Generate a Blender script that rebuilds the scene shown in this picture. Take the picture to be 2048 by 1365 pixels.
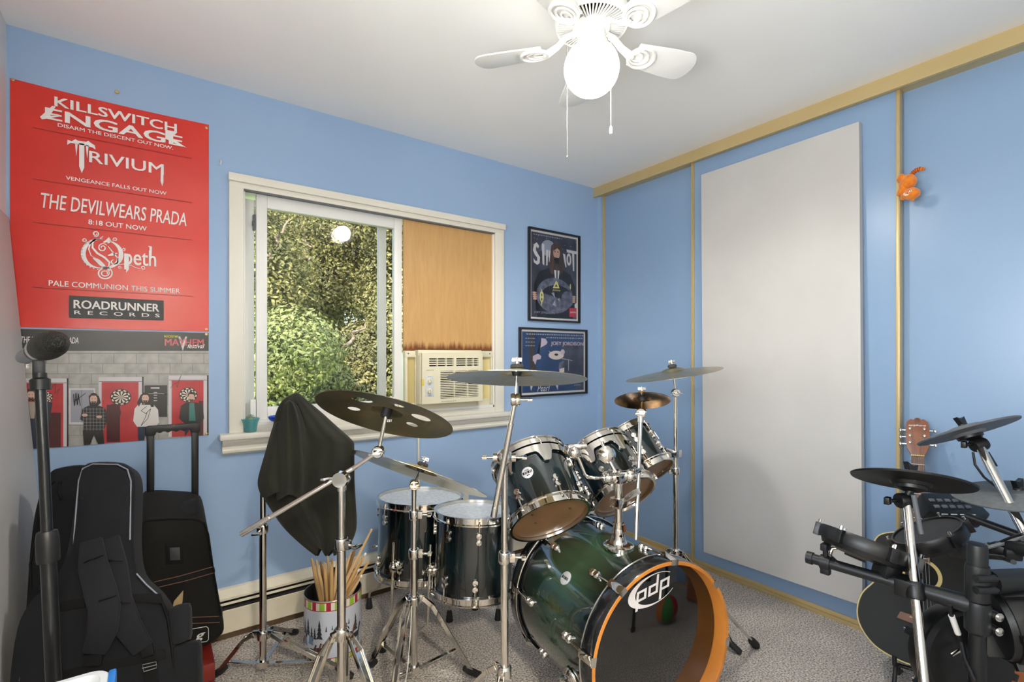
import bpy, bmesh, math, random
from mathutils import Matrix, Vector
random.seed(7)
sc = bpy.context.scene
for o in list(bpy.data.objects): bpy.data.objects.remove(o)

# ---------------------------------------------------------------- camera
F, HX, HY, CZ = 987.0, 1024.0, 712.0, 1.22      # focal length / horizon in pixels, eye height
YAW = math.atan2(714, 987)
FW = Vector((math.sin(YAW), math.cos(YAW), 0)); RT = Vector((math.cos(YAW), -math.sin(YAW), 0)); UP = Vector((0, 0, 1))
cam = bpy.data.objects.new('camera', bpy.data.cameras.new('camera'))
sc.collection.objects.link(cam); sc.camera = cam
cam.location = (0, 0, CZ); cam.rotation_euler = (math.pi/2, 0, -YAW)
cam.data.sensor_width = 36; cam.data.lens = 36*F/2048
cam.data.shift_y = (HY-682.5)/2048; cam.data.clip_start = 0.02; cam.data.clip_end = 200

# ---------------------------------------------------------------- light and exposure
world = bpy.data.worlds.new('sky'); sc.world = world; world.use_nodes = True
wn = world.node_tree.nodes; wl = world.node_tree.links
bg = wn['Background']; sky = wn.new('ShaderNodeTexSky'); sky.sky_type = 'NISHITA'
sky.sun_disc = False; sky.sun_elevation = math.radians(42); sky.sun_rotation = math.radians(200)
sky.air_density = 1.0; sky.dust_density = 1.0
wl.new(sky.outputs['Color'], bg.inputs['Color']); bg.inputs['Strength'].default_value = 0.6
sun = bpy.data.objects.new('sun', bpy.data.lights.new('sun', 'SUN')); sc.collection.objects.link(sun)
sun.data.energy = 12.0; sun.data.angle = math.radians(0.6); sun.data.color = (1.0, 0.93, 0.80)
sun.rotation_euler = Vector((0.75, 0.70, -0.80)).to_track_quat('-Z', 'Y').to_euler()
port = bpy.data.objects.new('window_daylight', bpy.data.lights.new('window_daylight', 'AREA')); sc.collection.objects.link(port)
port.data.shape = 'RECTANGLE'; port.data.size = 0.8; port.data.size_y = 1.1; port.location = (0.70, 2.72, 1.44)
port.rotation_euler = Vector((0, -1, 0)).to_track_quat('-Z', 'Z').to_euler(); port.data.cycles.is_portal = True
GLOBE_STRENGTH = 2.6
GLOBE_WATT = 70.0
HALL_FILL = 560.0
wl2 = bpy.data.objects.new('second_window_daylight', bpy.data.lights.new('second_window_daylight', 'AREA')); sc.collection.objects.link(wl2)  # added fill light in the left wall, aimed up to brighten the ceiling
wl2.data.shape = 'RECTANGLE'; wl2.data.size = 1.16; wl2.data.size_y = 1.06; wl2.location = (-0.556, 0.20, 1.48); wl2.data.energy = 56.0; wl2.data.color = (0.97, 0.985, 1.0)
wl2.rotation_euler = Vector((1, 0.10, 1.0)).to_track_quat('-Z', 'Z').to_euler()
sc.view_settings.view_transform = 'Standard'; sc.view_settings.look = 'None'
sc.view_settings.gamma = 1.0; sc.view_settings.use_curve_mapping = False
sc.view_settings.exposure = 0.34

# ---------------------------------------------------------------- helpers
def ray(px, py): return FW + RT*((px-HX)/F) + UP*((HY-py)/F)
EYE = Vector((0, 0, CZ))
def PD(px, py, d): return EYE + ray(px, py)*d                        # point at a given depth
def PX(px, py, x): r = ray(px, py); return EYE + r*(x/r.x)           # point on the plane x = const
def PY(px, py, y): r = ray(px, py); return EYE + r*(y/r.y)
def PZ(px, py, z): r = ray(px, py); return EYE + r*((z-CZ)/r.z)
def V(*a): return Vector(a)
def frame(o, z, x=None):
    z = Vector(z).normalized()
    x = Vector(x) if x is not None else (Vector((0, 0, 1)).cross(z) if abs(z.z) < 0.95 else Vector((1, 0, 0)))
    x = (x - z*x.dot(z)).normalized(); y = z.cross(x)
    M = Matrix((x, y, z)).transposed().to_4x4(); M.translation = Vector(o); return M
def rotz(a): return Matrix.Rotation(a, 4, 'Z')
def tr(*a): return Matrix.Translation(Vector(a))
def lin(r, g, b):
    f = lambda c: ((c/255+0.055)/1.055)**2.4 if c > 10 else c/255/12.92
    return (f(r), f(g), f(b), 1)

BASE = {}
def link(o): sc.collection.objects.link(o); return o
def setp(o, label=None, cat=None, group=None, kind=None):
    if label: o['label'] = label
    if cat: o['category'] = cat
    if group: o['group'] = group
    if kind: o['kind'] = kind
    return o
def thing(name, label, cat, loc, group=None, kind=None):
    o = link(bpy.data.objects.new(name, None)); o.location = Vector(loc); o.empty_display_size = 0.05
    BASE[o.name] = Vector(loc); return setp(o, label, cat, group, kind)
def attach(o, parent, M=None):
    o.parent = parent; b = BASE[parent.name]; BASE[o.name] = b
    if M is not None: o.matrix_local = Matrix.Translation(-b) @ M
    return o
class MB:
    def __init__(s, M=None): s.v = []; s.f = []; s.mi = []; s.M = M or Matrix(); s.cur = 0
    def add(s, vs, fs):
        b = len(s.v); s.v += [s.M @ Vector(v) for v in vs]
        s.f += [tuple(b+i for i in f) for f in fs]; s.mi += [s.cur]*len(fs); return s
    def box(s, c, d, R=None):
        c = Vector(c); h = Vector(d)/2; vs = []
        for x in (-1, 1):
            for y in (-1, 1):
                for z in (-1, 1):
                    p = Vector((x*h.x, y*h.y, z*h.z)); vs.append(c + (R @ p if R else p))
        return s.add(vs, [(0,1,3,2),(4,6,7,5),(0,4,5,1),(2,3,7,6),(0,2,6,4),(1,5,7,3)])
    def b2(s, a, b):
        return s.box([(a[i]+b[i])/2 for i in range(3)], [abs(b[i]-a[i]) for i in range(3)])
    def bar(s, p, q, w, h, side=None):
        p = Vector(p); q = Vector(q); M = frame(p, q-p, side); L = (q-p).length
        vs = [M @ Vector((x*w/2, y*h/2, z)) for z in (0, L) for x, y in ((-1,-1),(1,-1),(1,1),(-1,1))]
        return s.add(vs, [(3,2,1,0),(4,5,6,7)] + [(i,(i+1)%4,4+(i+1)%4,4+i) for i in range(4)])
    def cyl(s, p, q, r0, r1=None, n=16, cap=True):
        r1 = r0 if r1 is None else r1; p = Vector(p); q = Vector(q); M = frame(p, q-p); L = (q-p).length; vs = []
        for z, r in ((0, r0), (L, r1)):
            for i in range(n):
                a = 2*math.pi*i/n; vs.append(M @ Vector((r*math.cos(a), r*math.sin(a), z)))
        fs = [(i,(i+1)%n,n+(i+1)%n,n+i) for i in range(n)]
        if cap: fs += [tuple(range(n-1,-1,-1)), tuple(range(n,2*n))]
        return s.add(vs, fs)
    def tube(s, pts, r, n=10, closed=False, cap=True):
        pts = [Vector(p) for p in pts]; m = len(pts); vs = []; up = None
        for i, p in enumerate(pts):
            a = pts[(i-1) % m] if closed or i > 0 else p; b = pts[(i+1) % m] if closed or i < m-1 else p
            t = (b-a).normalized()
            if up is None: up = t.orthogonal().normalized()
            up = (up - t*up.dot(t)).normalized(); w = t.cross(up)
            ri = r[i] if isinstance(r, (list, tuple)) else r
            for k in range(n):
                g = 2*math.pi*k/n; vs.append(p + (up*math.cos(g) + w*math.sin(g))*ri)
        fs = []
        for i in range(m if closed else m-1):
            j = (i+1) % m
            fs += [(i*n+k, i*n+(k+1)%n, j*n+(k+1)%n, j*n+k) for k in range(n)]
        if cap and not closed: fs += [tuple(range(n-1,-1,-1)), tuple((m-1)*n+k for k in range(n))]
        return s.add(vs, fs)
    def strip(s, pts, w, h, side):
        # flat band of width w (along side) and thickness h that follows pts
        pts = [Vector(p) for p in pts]; vs = []
        for i, p in enumerate(pts):
            t = (pts[min(i+1, len(pts)-1)] - pts[max(i-1, 0)]).normalized()
            sd = (Vector(side) - t*Vector(side).dot(t)).normalized(); nn = t.cross(sd)
            ww = w[i] if isinstance(w, (list, tuple)) else w
            for x, y in ((-1,-1),(1,-1),(1,1),(-1,1)): vs.append(p + sd*(x*ww/2) + nn*(y*h/2))
        m = len(pts); fs = [(3,2,1,0), tuple(4*(m-1)+k for k in range(4))]
        for i in range(m-1): fs += [(4*i+k, 4*i+(k+1)%4, 4*i+4+(k+1)%4, 4*i+4+k) for k in range(4)]
        return s.add(vs, fs)
    def lathe(s, prof, n=40, closed=False, cap=True):
        vs = []; m = len(prof)
        for r, z in prof:
            for k in range(n):
                a = 2*math.pi*k/n; vs.append((r*math.cos(a), r*math.sin(a), z))
        fs = []
        for i in range(m if closed else m-1):
            j = (i+1) % m
            fs += [(i*n+k, i*n+(k+1)%n, j*n+(k+1)%n, j*n+k) for k in range(n)]
        if not closed and cap:
            if prof[0][0] > 1e-5: fs.append(tuple(range(n-1,-1,-1)))
            if prof[-1][0] > 1e-5: fs.append(tuple((m-1)*n+k for k in range(n)))
        return s.add(vs, fs)
    def prism(s, poly, z0, z1):
        n = len(poly); vs = [(x, y, z0) for x, y in poly] + [(x, y, z1) for x, y in poly]
        return s.add(vs, [tuple(range(n-1,-1,-1)), tuple(range(n,2*n))] + [(i,(i+1)%n,n+(i+1)%n,n+i) for i in range(n)])
    def poly(s, pts): return s.add(pts, [tuple(range(len(pts)))])
    def sphere(s, c, r, n=16, m=10, sx=1, sy=1, sz=1):
        c = Vector(c); vs = [c + Vector((0, 0, -r*sz))]; fs = []
        for j in range(1, m):
            p = -math.pi/2 + math.pi*j/m
            for i in range(n):
                a = 2*math.pi*i/n; vs.append(c + Vector((r*math.cos(p)*math.cos(a)*sx, r*math.cos(p)*math.sin(a)*sy, r*math.sin(p)*sz)))
        vs.append(c + Vector((0, 0, r*sz))); t = len(vs)-1
        for i in range(n):
            fs.append((0, 1+(i+1)%n, 1+i)); fs.append((t, t-n+i, t-n+(i+1)%n))
        for j in range(m-2):
            for i in range(n): fs.append((1+j*n+i, 1+j*n+(i+1)%n, 1+(j+1)*n+(i+1)%n, 1+(j+1)*n+i))
        return s.add(vs, fs)
    def grid(s, fn, nu, nv, wrap=False):
        vs = [fn(i/nu if wrap else i/(nu-1), j/(nv-1)) for j in range(nv) for i in range(nu)]; fs = []
        for j in range(nv-1):
            for i in range(nu if wrap else nu-1): fs.append((j*nu+i, j*nu+(i+1)%nu, (j+1)*nu+(i+1)%nu, (j+1)*nu+i))
        return s.add(vs, fs)
    def mesh(s, name, mats, base, sm, recalc=True, bevel=0):
        me = bpy.data.meshes.new(name); me.from_pydata([v-base for v in s.v], [], s.f)
        for m in (mats if isinstance(mats, (list, tuple)) else [mats]): me.materials.append(m)
        me.polygons.foreach_set('material_index', s.mi)
        if recalc or bevel:
            bm = bmesh.new(); bm.from_mesh(me)
            if bevel:
                ed = [e for e in bm.edges if len(e.link_faces) == 2 and e.calc_face_angle(0) > 0.6]
                bmesh.ops.bevel(bm, geom=ed, offset=bevel, segments=2, affect='EDGES', profile=0.6, clamp_overlap=True)
            if recalc: bmesh.ops.recalc_face_normals(bm, faces=bm.faces)
            bm.to_mesh(me); bm.free()
        if sm:
            me.polygons.foreach_set('use_smooth', [True]*len(me.polygons)); me.set_sharp_from_angle(angle=math.radians(sm))
        me.update(); return me
    def obj(s, name, mat, parent=None, sm=40, bevel=0, label=None, cat=None, group=None, kind=None, recalc=True):
        if parent is not None: base = BASE[parent.name]
        else:
            xs = [v.x for v in s.v]; ys = [v.y for v in s.v]; zs = [v.z for v in s.v]
            base = Vector(((min(xs)+max(xs))/2, (min(ys)+max(ys))/2, min(zs)))
        me = s.mesh(name, mat, base, sm, recalc, bevel)
        o = link(bpy.data.objects.new(name, me)); BASE[o.name] = base
        if parent is not None: o.parent = parent
        else: o.location = base
        return setp(o, label, cat, group, kind)
def inst(name, me, parent, M): return attach(link(bpy.data.objects.new(name, me)), parent, M)

def text(body, box, M, mat, parent, name='lettering', shear=0, offset=0.0, extrude=0.0004, spacing=1.0):
    # flat printed lettering stretched into box=(x0,y0,x1,y1) of the local plane of M
    cu = bpy.data.curves.new('t', 'FONT'); cu.body = body; cu.shear = shear
    cu.space_character = spacing; cu.resolution_u = 3
    to = link(bpy.data.objects.new('t', cu)); dg = bpy.context.evaluated_depsgraph_get()
    me = bpy.data.meshes.new_from_object(to.evaluated_get(dg)); bpy.data.objects.remove(to)
    vs = [v.co.copy() for v in me.vertices]; fs = [tuple(p.vertices) for p in me.polygons]; bpy.data.meshes.remove(me)
    if not vs: return None
    x0 = min(v.x for v in vs); x1 = max(v.x for v in vs); y0 = min(v.y for v in vs); y1 = max(v.y for v in vs)
    mb = MB(M)
    kx = (box[2]-box[0])/(x1-x0); ky = (box[3]-box[1])/(y1-y0)
    for i, (ox, oy) in enumerate([(0, 0), (-offset, -offset*0.5), (offset, offset*0.5), (-offset, offset*0.5), (offset, -offset*0.5)][:5 if offset else 1]):   # heavier strokes by stacked copies
        mb.add([(box[0]+(v.x-x0+ox)*kx, box[1]+(v.y-y0+oy)*ky, extrude+i*0.00007) for v in vs], fs)
    return mb.obj(name, mat, parent, sm=0, recalc=False)

def marks(box, M, mat, parent, n, seed=1):
    # print too small to read: a row of tiny word-length bars
    r = random.Random(seed); x = box[0]; mb = MB(M); ws = [r.uniform(0.5, 1.5) for _ in range(n)]; k = (box[2]-box[0])/(sum(ws)+0.45*(n-1))
    for w in ws: mb.add([(x, box[1], 0.0004), (x+w*k, box[1], 0.0004), (x+w*k, box[3], 0.0004), (x, box[3], 0.0004)], [(0, 1, 2, 3)]); x += (w+0.45)*k
    o = mb.obj('small_print', mat, parent, sm=0, recalc=False); o['kind'] = 'stuff'; return o
# ---------------------------------------------------------------- materials
def mat(name, col, rough=0.5, metal=0.0, spec=0.5, coat=0.0, emit=None, es=0, trans=0, alpha=1.0, bump=None, noise=None, sheen=0, ior=1.5):
    m = bpy.data.materials.new(name); m.use_nodes = True; nt = m.node_tree; b = nt.nodes['Principled BSDF']
    c = col if len(col) == 4 else lin(*col)
    b.inputs['Base Color'].default_value = c; b.inputs['Roughness'].default_value = rough; b.inputs['Metallic'].default_value = metal
    b.inputs['Specular IOR Level'].default_value = spec; b.inputs['Coat Weight'].default_value = coat; b.inputs['Coat Roughness'].default_value = 0.05
    b.inputs['Transmission Weight'].default_value = trans; b.inputs['Alpha'].default_value = alpha; b.inputs['IOR'].default_value = ior
    b.inputs['Sheen Weight'].default_value = sheen
    if emit: b.inputs['Emission Color'].default_value = lin(*emit); b.inputs['Emission Strength'].default_value = es
    if noise:                                  # (scale, colour2, contrast lo, hi, stretch)
        sc_, c2, lo, hi = noise[:4]; st = noise[4] if len(noise) > 4 else (1, 1, 1)
        tc = nt.nodes.new('ShaderNodeTexCoord'); mp = nt.nodes.new('ShaderNodeMapping'); mp.inputs['Scale'].default_value = st
        nz = nt.nodes.new('ShaderNodeTexNoise'); nz.inputs['Scale'].default_value = sc_; nz.inputs['Detail'].default_value = 5
        rp = nt.nodes.new('ShaderNodeValToRGB'); rp.color_ramp.elements[0].position = lo; rp.color_ramp.elements[1].position = hi
        rp.color_ramp.elements[0].color = c; rp.color_ramp.elements[1].color = lin(*c2)
        nt.links.new(tc.outputs['Object'], mp.inputs['Vector']); nt.links.new(mp.outputs['Vector'], nz.inputs['Vector'])
        nt.links.new(nz.outputs['Fac'], rp.inputs['Fac']); nt.links.new(rp.outputs['Color'], b.inputs['Base Color'])
    if bump:                                   # (scale, strength, distance)
        tc = nt.nodes.new('ShaderNodeTexCoord'); nz = nt.nodes.new('ShaderNodeTexNoise'); nz.inputs['Scale'].default_value = bump[0]; nz.inputs['Detail'].default_value = 4
        bp = nt.nodes.new('ShaderNodeBump'); bp.inputs['Strength'].default_value = bump[1]; bp.inputs['Distance'].default_value = bump[2]
        nt.links.new(tc.outputs['Object'], nz.inputs['Vector']); nt.links.new(nz.outputs['Fac'], bp.inputs['Height']); nt.links.new(bp.outputs['Normal'], b.inputs['Normal'])
    return m
def glassy(name, tint, refl=0.10, rough=0.0):
    # clear pane: mostly straight-through, with a Fresnel mirror layer
    m = bpy.data.materials.new(name); m.use_nodes = True; nt = m.node_tree; nt.nodes.clear()
    out = nt.nodes.new('ShaderNodeOutputMaterial'); mx = nt.nodes.new('ShaderNodeMixShader'); t = nt.nodes.new('ShaderNodeBsdfTransparent')
    g = nt.nodes.new('ShaderNodeBsdfGlossy'); lw = nt.nodes.new('ShaderNodeFresnel'); lw.inputs['IOR'].default_value = 1.0+refl*4
    t.inputs['Color'].default_value = lin(*tint); g.inputs['Roughness'].default_value = rough
    nt.links.new(lw.outputs['Fac'], mx.inputs[0]); nt.links.new(t.outputs[0], mx.inputs[1]); nt.links.new(g.outputs[0], mx.inputs[2]); nt.links.new(mx.outputs[0], out.inputs[0])
    return m
WALLB = mat('blue_wall_paint', (150, 177, 211), 0.45, spec=0.4, bump=(160, 0.06, 0.004), noise=(1.3, (155, 181, 213), 0.35, 0.7))
DOORB = mat('blue_door_paint', (132, 159, 191), 0.30, spec=0.5, bump=(90, 0.05, 0.003), noise=(0.9, (137, 164, 196), 0.35, 0.7))
WHITEW = mat('white_wall_paint', (226, 226, 226), 0.6, bump=(150, 0.05, 0.004))
CEILM = mat('ceiling_paint', (244, 243, 240), 0.8, bump=(220, 0.08, 0.004), noise=(1.2, (240, 239, 236), 0.4, 0.7))
TRIMW = mat('cream_trim_paint', (226, 221, 208), 0.4, bump=(60, 0.05, 0.003))
VINYL = mat('white_vinyl', (232, 231, 226), 0.35)
GOLD = mat('champagne_metal', (196, 174, 124), 0.38, metal=0.35, noise=(3, (204, 182, 134), 0.3, 0.7))
DARKGAP = mat('dark_gap', (40, 38, 36), 0.8)
GLASS = glassy('window_glass', (243, 243, 242), 0.06)
PICGLASS = glassy('picture_glass', (253, 253, 254), 0.06)
CHROME = mat('chrome', (222, 218, 210), 0.07, metal=1.0)
CHROME2 = mat('satin_chrome', (205, 203, 198), 0.2, metal=1.0)
BLACKR = mat('black_rubber', (24, 24, 25), 0.6)
BLACKP = mat('black_plastic', (18, 19, 20), 0.42, bump=(300, 0.05, 0.002))
PWHITE = mat('print_white', (236, 230, 226), 0.5)
PBLACK = mat('print_black', (26, 25, 24), 0.4)
GREYP = mat('grey_plastic', (96, 99, 103), 0.5)

# ================================================================ the room
X0, X1, Y0, Y1, H = -0.43, 2.60, -0.62, 2.487, 2.405
def struct(name, mb, m, parent=None, **k):
    o = mb.obj(name, m, parent, **k)
    if parent is None: o['kind'] = 'structure'
    return o
# carpet
CARPET = bpy.data.materials.new('speckled_carpet'); CARPET.use_nodes = True
nt = CARPET.node_tree; b = nt.nodes['Principled BSDF']; b.inputs['Roughness'].default_value = 0.95; b.inputs['Specular IOR Level'].default_value = 0.1
tc = nt.nodes.new('ShaderNodeTexCoord'); vo = nt.nodes.new('ShaderNodeTexVoronoi'); vo.inputs['Scale'].default_value = 190
n1 = nt.nodes.new('ShaderNodeTexNoise'); n1.inputs['Scale'].default_value = 150; n1.inputs['Detail'].default_value = 3
n2 = nt.nodes.new('ShaderNodeTexNoise'); n2.inputs['Scale'].default_value = 5; n2.inputs['Detail'].default_value = 3
rp = nt.nodes.new('ShaderNodeValToRGB'); rp.color_ramp.elements[0].position = 0.33; rp.color_ramp.elements[1].position = 0.62
rp.color_ramp.elements[0].color = lin(136, 128, 121); rp.color_ramp.elements[1].color = lin(242, 232, 221)
mx = nt.nodes.new('ShaderNodeMix'); mx.data_type = 'RGBA'; mx.blend_type = 'MULTIPLY'; mx.inputs[0].default_value = 0.35
r2 = nt.nodes.new('ShaderNodeValToRGB'); r2.color_ramp.elements[0].position = 0.3; r2.color_ramp.elements[1].position = 0.65
r2.color_ramp.elements[0].color = (0.62, 0.6, 0.6, 1); r2.color_ramp.elements[1].color = (1, 1, 1, 1)
bp = nt.nodes.new('ShaderNodeBump'); bp.inputs['Strength'].default_value = 0.9; bp.inputs['Distance'].default_value = 0.006
for a, c in ((vo, 'Vector'), (n1, 'Vector'), (n2, 'Vector')): nt.links.new(tc.outputs['Object'], a.inputs[c])
nt.links.new(n1.outputs['Fac'], rp.inputs['Fac']); nt.links.new(n2.outputs['Fac'], r2.inputs['Fac'])
nt.links.new(rp.outputs['Color'], mx.inputs[6]); nt.links.new(r2.outputs['Color'], mx.inputs[7]); nt.links.new(mx.outputs[2], b.inputs['Base Color'])
nt.links.new(vo.outputs['Distance'], bp.inputs['Height']); nt.links.new(bp.outputs['Normal'], b.inputs['Normal'])
struct('floor', MB().b2((X0-0.2, Y0-1.5, -0.08), (X1+0.2, Y1+0.2, 0)), CARPET, sm=0)
struct('ceiling', MB().b2((X0-0.2, Y0-1.5, H), (X1+0.2, Y1+0.35, H+0.12)), CEILM, sm=0)
# window opening
WX0, WX1, WZ0, WZ1 = 0.315, 1.668, 0.905, 1.975
w = MB()
w.b2((X0-0.15, Y1, -0.05), (WX0, Y1+0.15, H+0.03)); w.b2((WX1, Y1, -0.05), (X1+0.15, Y1+0.15, H+0.03))
w.b2((WX0, Y1, -0.05), (WX1, Y1+0.15, WZ0)); w.b2((WX0, Y1, WZ1), (WX1, Y1+0.15, H+0.03))
struct('wall_back', w, WALLB, sm=0)
w = MB(); w.b2((X0-0.15, Y0-1.5, -0.05), (X0, -0.4, H+0.03)); w.b2((X0-0.15, 0.80, -0.05), (X0, Y1, H+0.03)); w.b2((X0-0.15, -0.4, -0.05), (X0, 0.80, 0.93)); w.b2((X0-0.15, -0.4, 2.03), (X0, 0.80, H+0.03))
struct('wall_left', w, WHITEW, sm=0)
struct('wall_right', MB().b2((X1+0.05, Y0-1.5, -0.05), (X1+0.2, Y1, H+0.03)), WALLB, sm=0)
w = MB(); DX0, DX1 = -0.34, 0.48                                     # added doorway behind the camera, lets the hall fill light in
w.b2((X0, Y0-0.12, 0), (DX0, Y0, H)); w.b2((DX1, Y0-0.12, 0), (X1+0.05, Y0, H)); w.b2((DX0, Y0-0.12, 2.06), (DX1, Y0, H))
struct('wall_front', w, WHITEW, sm=0)
w2 = thing('fill_window_left', 'second white window in the left wall behind the photographer', 'window', (X0, 0.2, 0.90), kind='structure')  # added unseen window, gives the left fill light an opening
def wyz(m, y0, z0, y1, z1, xa, xb): m.b2((xa, y0, z0), (xb, y1, z1))
m = MB()
for q in ((-0.4, 0.93, -0.35, 2.03), (0.75, 0.93, 0.80, 2.03), (0.175, 0.98, 0.225, 1.98), (-0.35, 0.93, 0.75, 0.98), (-0.35, 1.98, 0.75, 2.03)): wyz(m, *q, X0-0.07, X0-0.03)
m.obj('sash_frame', VINYL, w2, bevel=0.003)
m = MB()
for q in ((-0.47, 0.88, -0.4, 2.10), (0.80, 0.88, 0.87, 2.10), (-0.4, 2.03, 0.80, 2.10), (-0.50, 0.86, 0.90, 0.93)): wyz(m, *q, X0, X0+0.02)
m.obj('casing', TRIMW, w2, bevel=0.003)
for ya, yb in ((-0.35, 0.175), (0.225, 0.75)): MB().b2((X0-0.052, ya, 0.98), (X0-0.048, yb, 1.98)).obj('pane', GLASS, w2, sm=0)
struct('wall_hall', MB().b2((X0-0.1, Y0-1.5, 0), (X1+0.05, Y0-1.4, H)), WHITEW, sm=0)
t = MB(); t.b2((DX0-0.07, Y0, 0), (DX0, Y0+0.018, 2.13)); t.b2((DX1, Y0, 0), (DX1+0.07, Y0+0.018, 2.13)); t.b2((DX0, Y0, 2.06), (DX1, Y0+0.018, 2.13))
struct('trim_3', t, TRIMW, bevel=0.003)
# added fill lamp in an unseen hall, shines in through the doorway
hl = thing('hall_fill_lamp', 'round flush ceiling lamp in the hallway behind the doorway', 'lamp', (0.1, Y0-0.75, H-0.11))
MB(tr(0.1, Y0-0.75, H-0.11)).lathe([(0.11, 0.11), (0.115, 0.10), (0.115, 0.085), (0.105, 0.08)], 32).obj('lamp_base', VINYL, hl)
HALLG = mat('hall_fill_glow', (250, 248, 240), 0.4, emit=(255, 246, 228), es=HALL_FILL)
MB(tr(0.1, Y0-0.75, H-0.11)).lathe([(0.0, 0.0), (0.05, 0.006), (0.085, 0.03), (0.105, 0.08)], 32).obj('glass_shade', HALLG, hl)
# nail and wall hook
MB(frame((PY(234, 185, Y1)), (0, -1, 0))).lathe([(0.0025, -0.01), (0.0025, 0.006), (0.008, 0.006), (0.007, 0.010), (0.0, 0.0105)], 12).obj('wall_screw', GOLD, label='brass screw head in blue wall above red poster', cat='screw')
hk = PY(440, 325, Y1)
MB().tube([hk+V(0, 0.002, 0.012), hk+V(0, -0.004, 0.010), hk+V(0.003, -0.012, 0.004), hk+V(0.003, -0.016, -0.006), hk+V(0, -0.012, -0.014), hk+V(-0.003, -0.006, -0.012)], 0.0022, 6).obj('wall_hook', VINYL, label='small white hook in blue wall left of the window', cat='hook')
# ---- window: casing, sash frames, panes, stool and apron
wi = thing('window_1', 'white sliding window with cream casing beside plywood panel', 'window', (0.99, Y1, 0.78), kind='structure')
CZ0, CZ1, CX0, CX1 = 0.880, 2.020, 0.262, 1.727
c = MB(); c.b2((CX0, Y1-0.018, CZ0), (WX0+0.004, Y1+0.001, CZ1-0.055)); c.obj('casing', TRIMW, wi, bevel=0.003)
c = MB(); c.b2((WX1-0.004, Y1-0.018, CZ0), (CX1, Y1+0.001, CZ1-0.055)); c.obj('casing', TRIMW, wi, bevel=0.003)
c = MB(); c.b2((CX0, Y1-0.018, CZ1-0.058), (CX1, Y1+0.001, CZ1-0.03)); c.b2((CX0-0.003, Y1-0.034, CZ1-0.034), (CX1+0.003, Y1+0.001, CZ1)); c.obj('head_casing', TRIMW, wi, bevel=0.003)
c = MB(); c.b2((WX0-0.02, Y1-0.010, CZ1-0.064), (WX1+0.02, Y1+0.01, CZ1-0.054)); c.obj('head_track', GREYP, wi)
# jamb lining
c = MB(); c.b2((WX0, Y1, WZ0), (WX0+0.012, Y1+0.15, WZ1)); c.b2((WX1-0.012, Y1, WZ0), (WX1, Y1+0.15, WZ1))
c.b2((WX0, Y1, WZ1-0.012), (WX1, Y1+0.15, WZ1)); c.b2((WX0, Y1, WZ0), (WX1, Y1+0.15, WZ0+0.02)); c.obj('jamb', VINYL, wi, bevel=0.002)
def sash(x0, x1, z0, z1, y, st, rail, nm, th=0.03):
    m = MB(); m.b2((x0, y, z0), (x0+st, y+th, z1)); m.b2((x1-st, y, z0), (x1, y+th, z1))
    m.b2((x0+st, y, z1-rail), (x1-st, y+th, z1)); m.b2((x0+st, y, z0), (x1-st, y+th, z0+rail)); f = m.obj(nm, VINYL, wi, bevel=0.003)
    MB().b2((x0+st, y+th*0.4, z0+rail), (x1-st, y+th*0.4+0.004, z1-rail)).obj('pane', GLASS, f, sm=0); return f
sash(0.376, 1.085, 0.925, 1.962, Y1+0.028, 0.045, 0.058, 'sliding_sash')
sash(0.330, 1.014, 0.930, 1.945, Y1+0.075, 0.044, 0.032, 'rear_sash', 0.022)
c = MB(); c.b2((1.064, Y1+0.07, WZ0+0.02), (1.100, Y1+0.11, WZ1-0.012)); c.obj('mullion', VINYL, wi, bevel=0.003)
m = MB(); m.b2((0.366, Y1+0.045, 1.80), (0.376, Y1+0.07, 1.87)); m.b2((0.362, Y1+0.045, 1.82), (0.368, Y1+0.06, 1.84)); m.obj('latch', GREYP, wi)
m = MB(); m.b2((0.352, Y1+0.03, 0.925), (0.374, Y1+0.055, 1.02)); m.obj('sash_stop', VINYL, wi)
# stool (inner sill) and apron
s = MB(); s.b2((0.224, Y1-0.055, CZ0-0.026), (1.784, Y1+0.02, CZ0)); s.obj('stool', TRIMW, wi, bevel=0.008)
s = MB(Matrix(((0,0,1,0),(1,0,0,0),(0,1,0,0),(0,0,0,1)))) # profile in (y,z), swept along x
s.prism([(Y1, 0.854), (Y1-0.034, 0.854), (Y1-0.034, 0.842), (Y1-0.030, 0.832), (Y1-0.021, 0.822), (Y1-0.020, 0.812), (Y1-0.026, 0.806), (Y1-0.024, 0.796), (Y1-0.010, 0.786), (Y1, 0.785)], 0.236, 1.770)
s.obj('apron', TRIMW, wi, sm=20)
s = MB(); s.b2((WX0, Y1-0.01, CZ0-0.002), (WX1, Y1+0.03, WZ0+0.005)); s.obj('sill_board', TRIMW, wi, bevel=0.003)
# plywood panel above the air conditioner
PLY = bpy.data.materials.new('plywood'); PLY.use_nodes = True; nt = PLY.node_tree; b = nt.nodes['Principled BSDF']; b.inputs['Roughness'].default_value = 0.5
tc = nt.nodes.new('ShaderNodeTexCoord'); mp = nt.nodes.new('ShaderNodeMapping'); mp.inputs['Scale'].default_value = (14, 14, 1.6)
nz = nt.nodes.new('ShaderNodeTexNoise'); nz.inputs['Scale'].default_value = 5; nz.inputs['Detail'].default_value = 8; nz.inputs['Distortion'].default_value = 0.6
rp = nt.nodes.new('ShaderNodeValToRGB'); rp.color_ramp.elements[0].position = 0.3; rp.color_ramp.elements[1].position = 0.7
rp.color_ramp.elements[0].color = lin(190, 146, 90); rp.color_ramp.elements[1].color = lin(198, 157, 101)
sp = nt.nodes.new('ShaderNodeSeparateXYZ'); n2 = nt.nodes.new('ShaderNodeTexNoise'); n2.inputs['Scale'].default_value = 9
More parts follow.
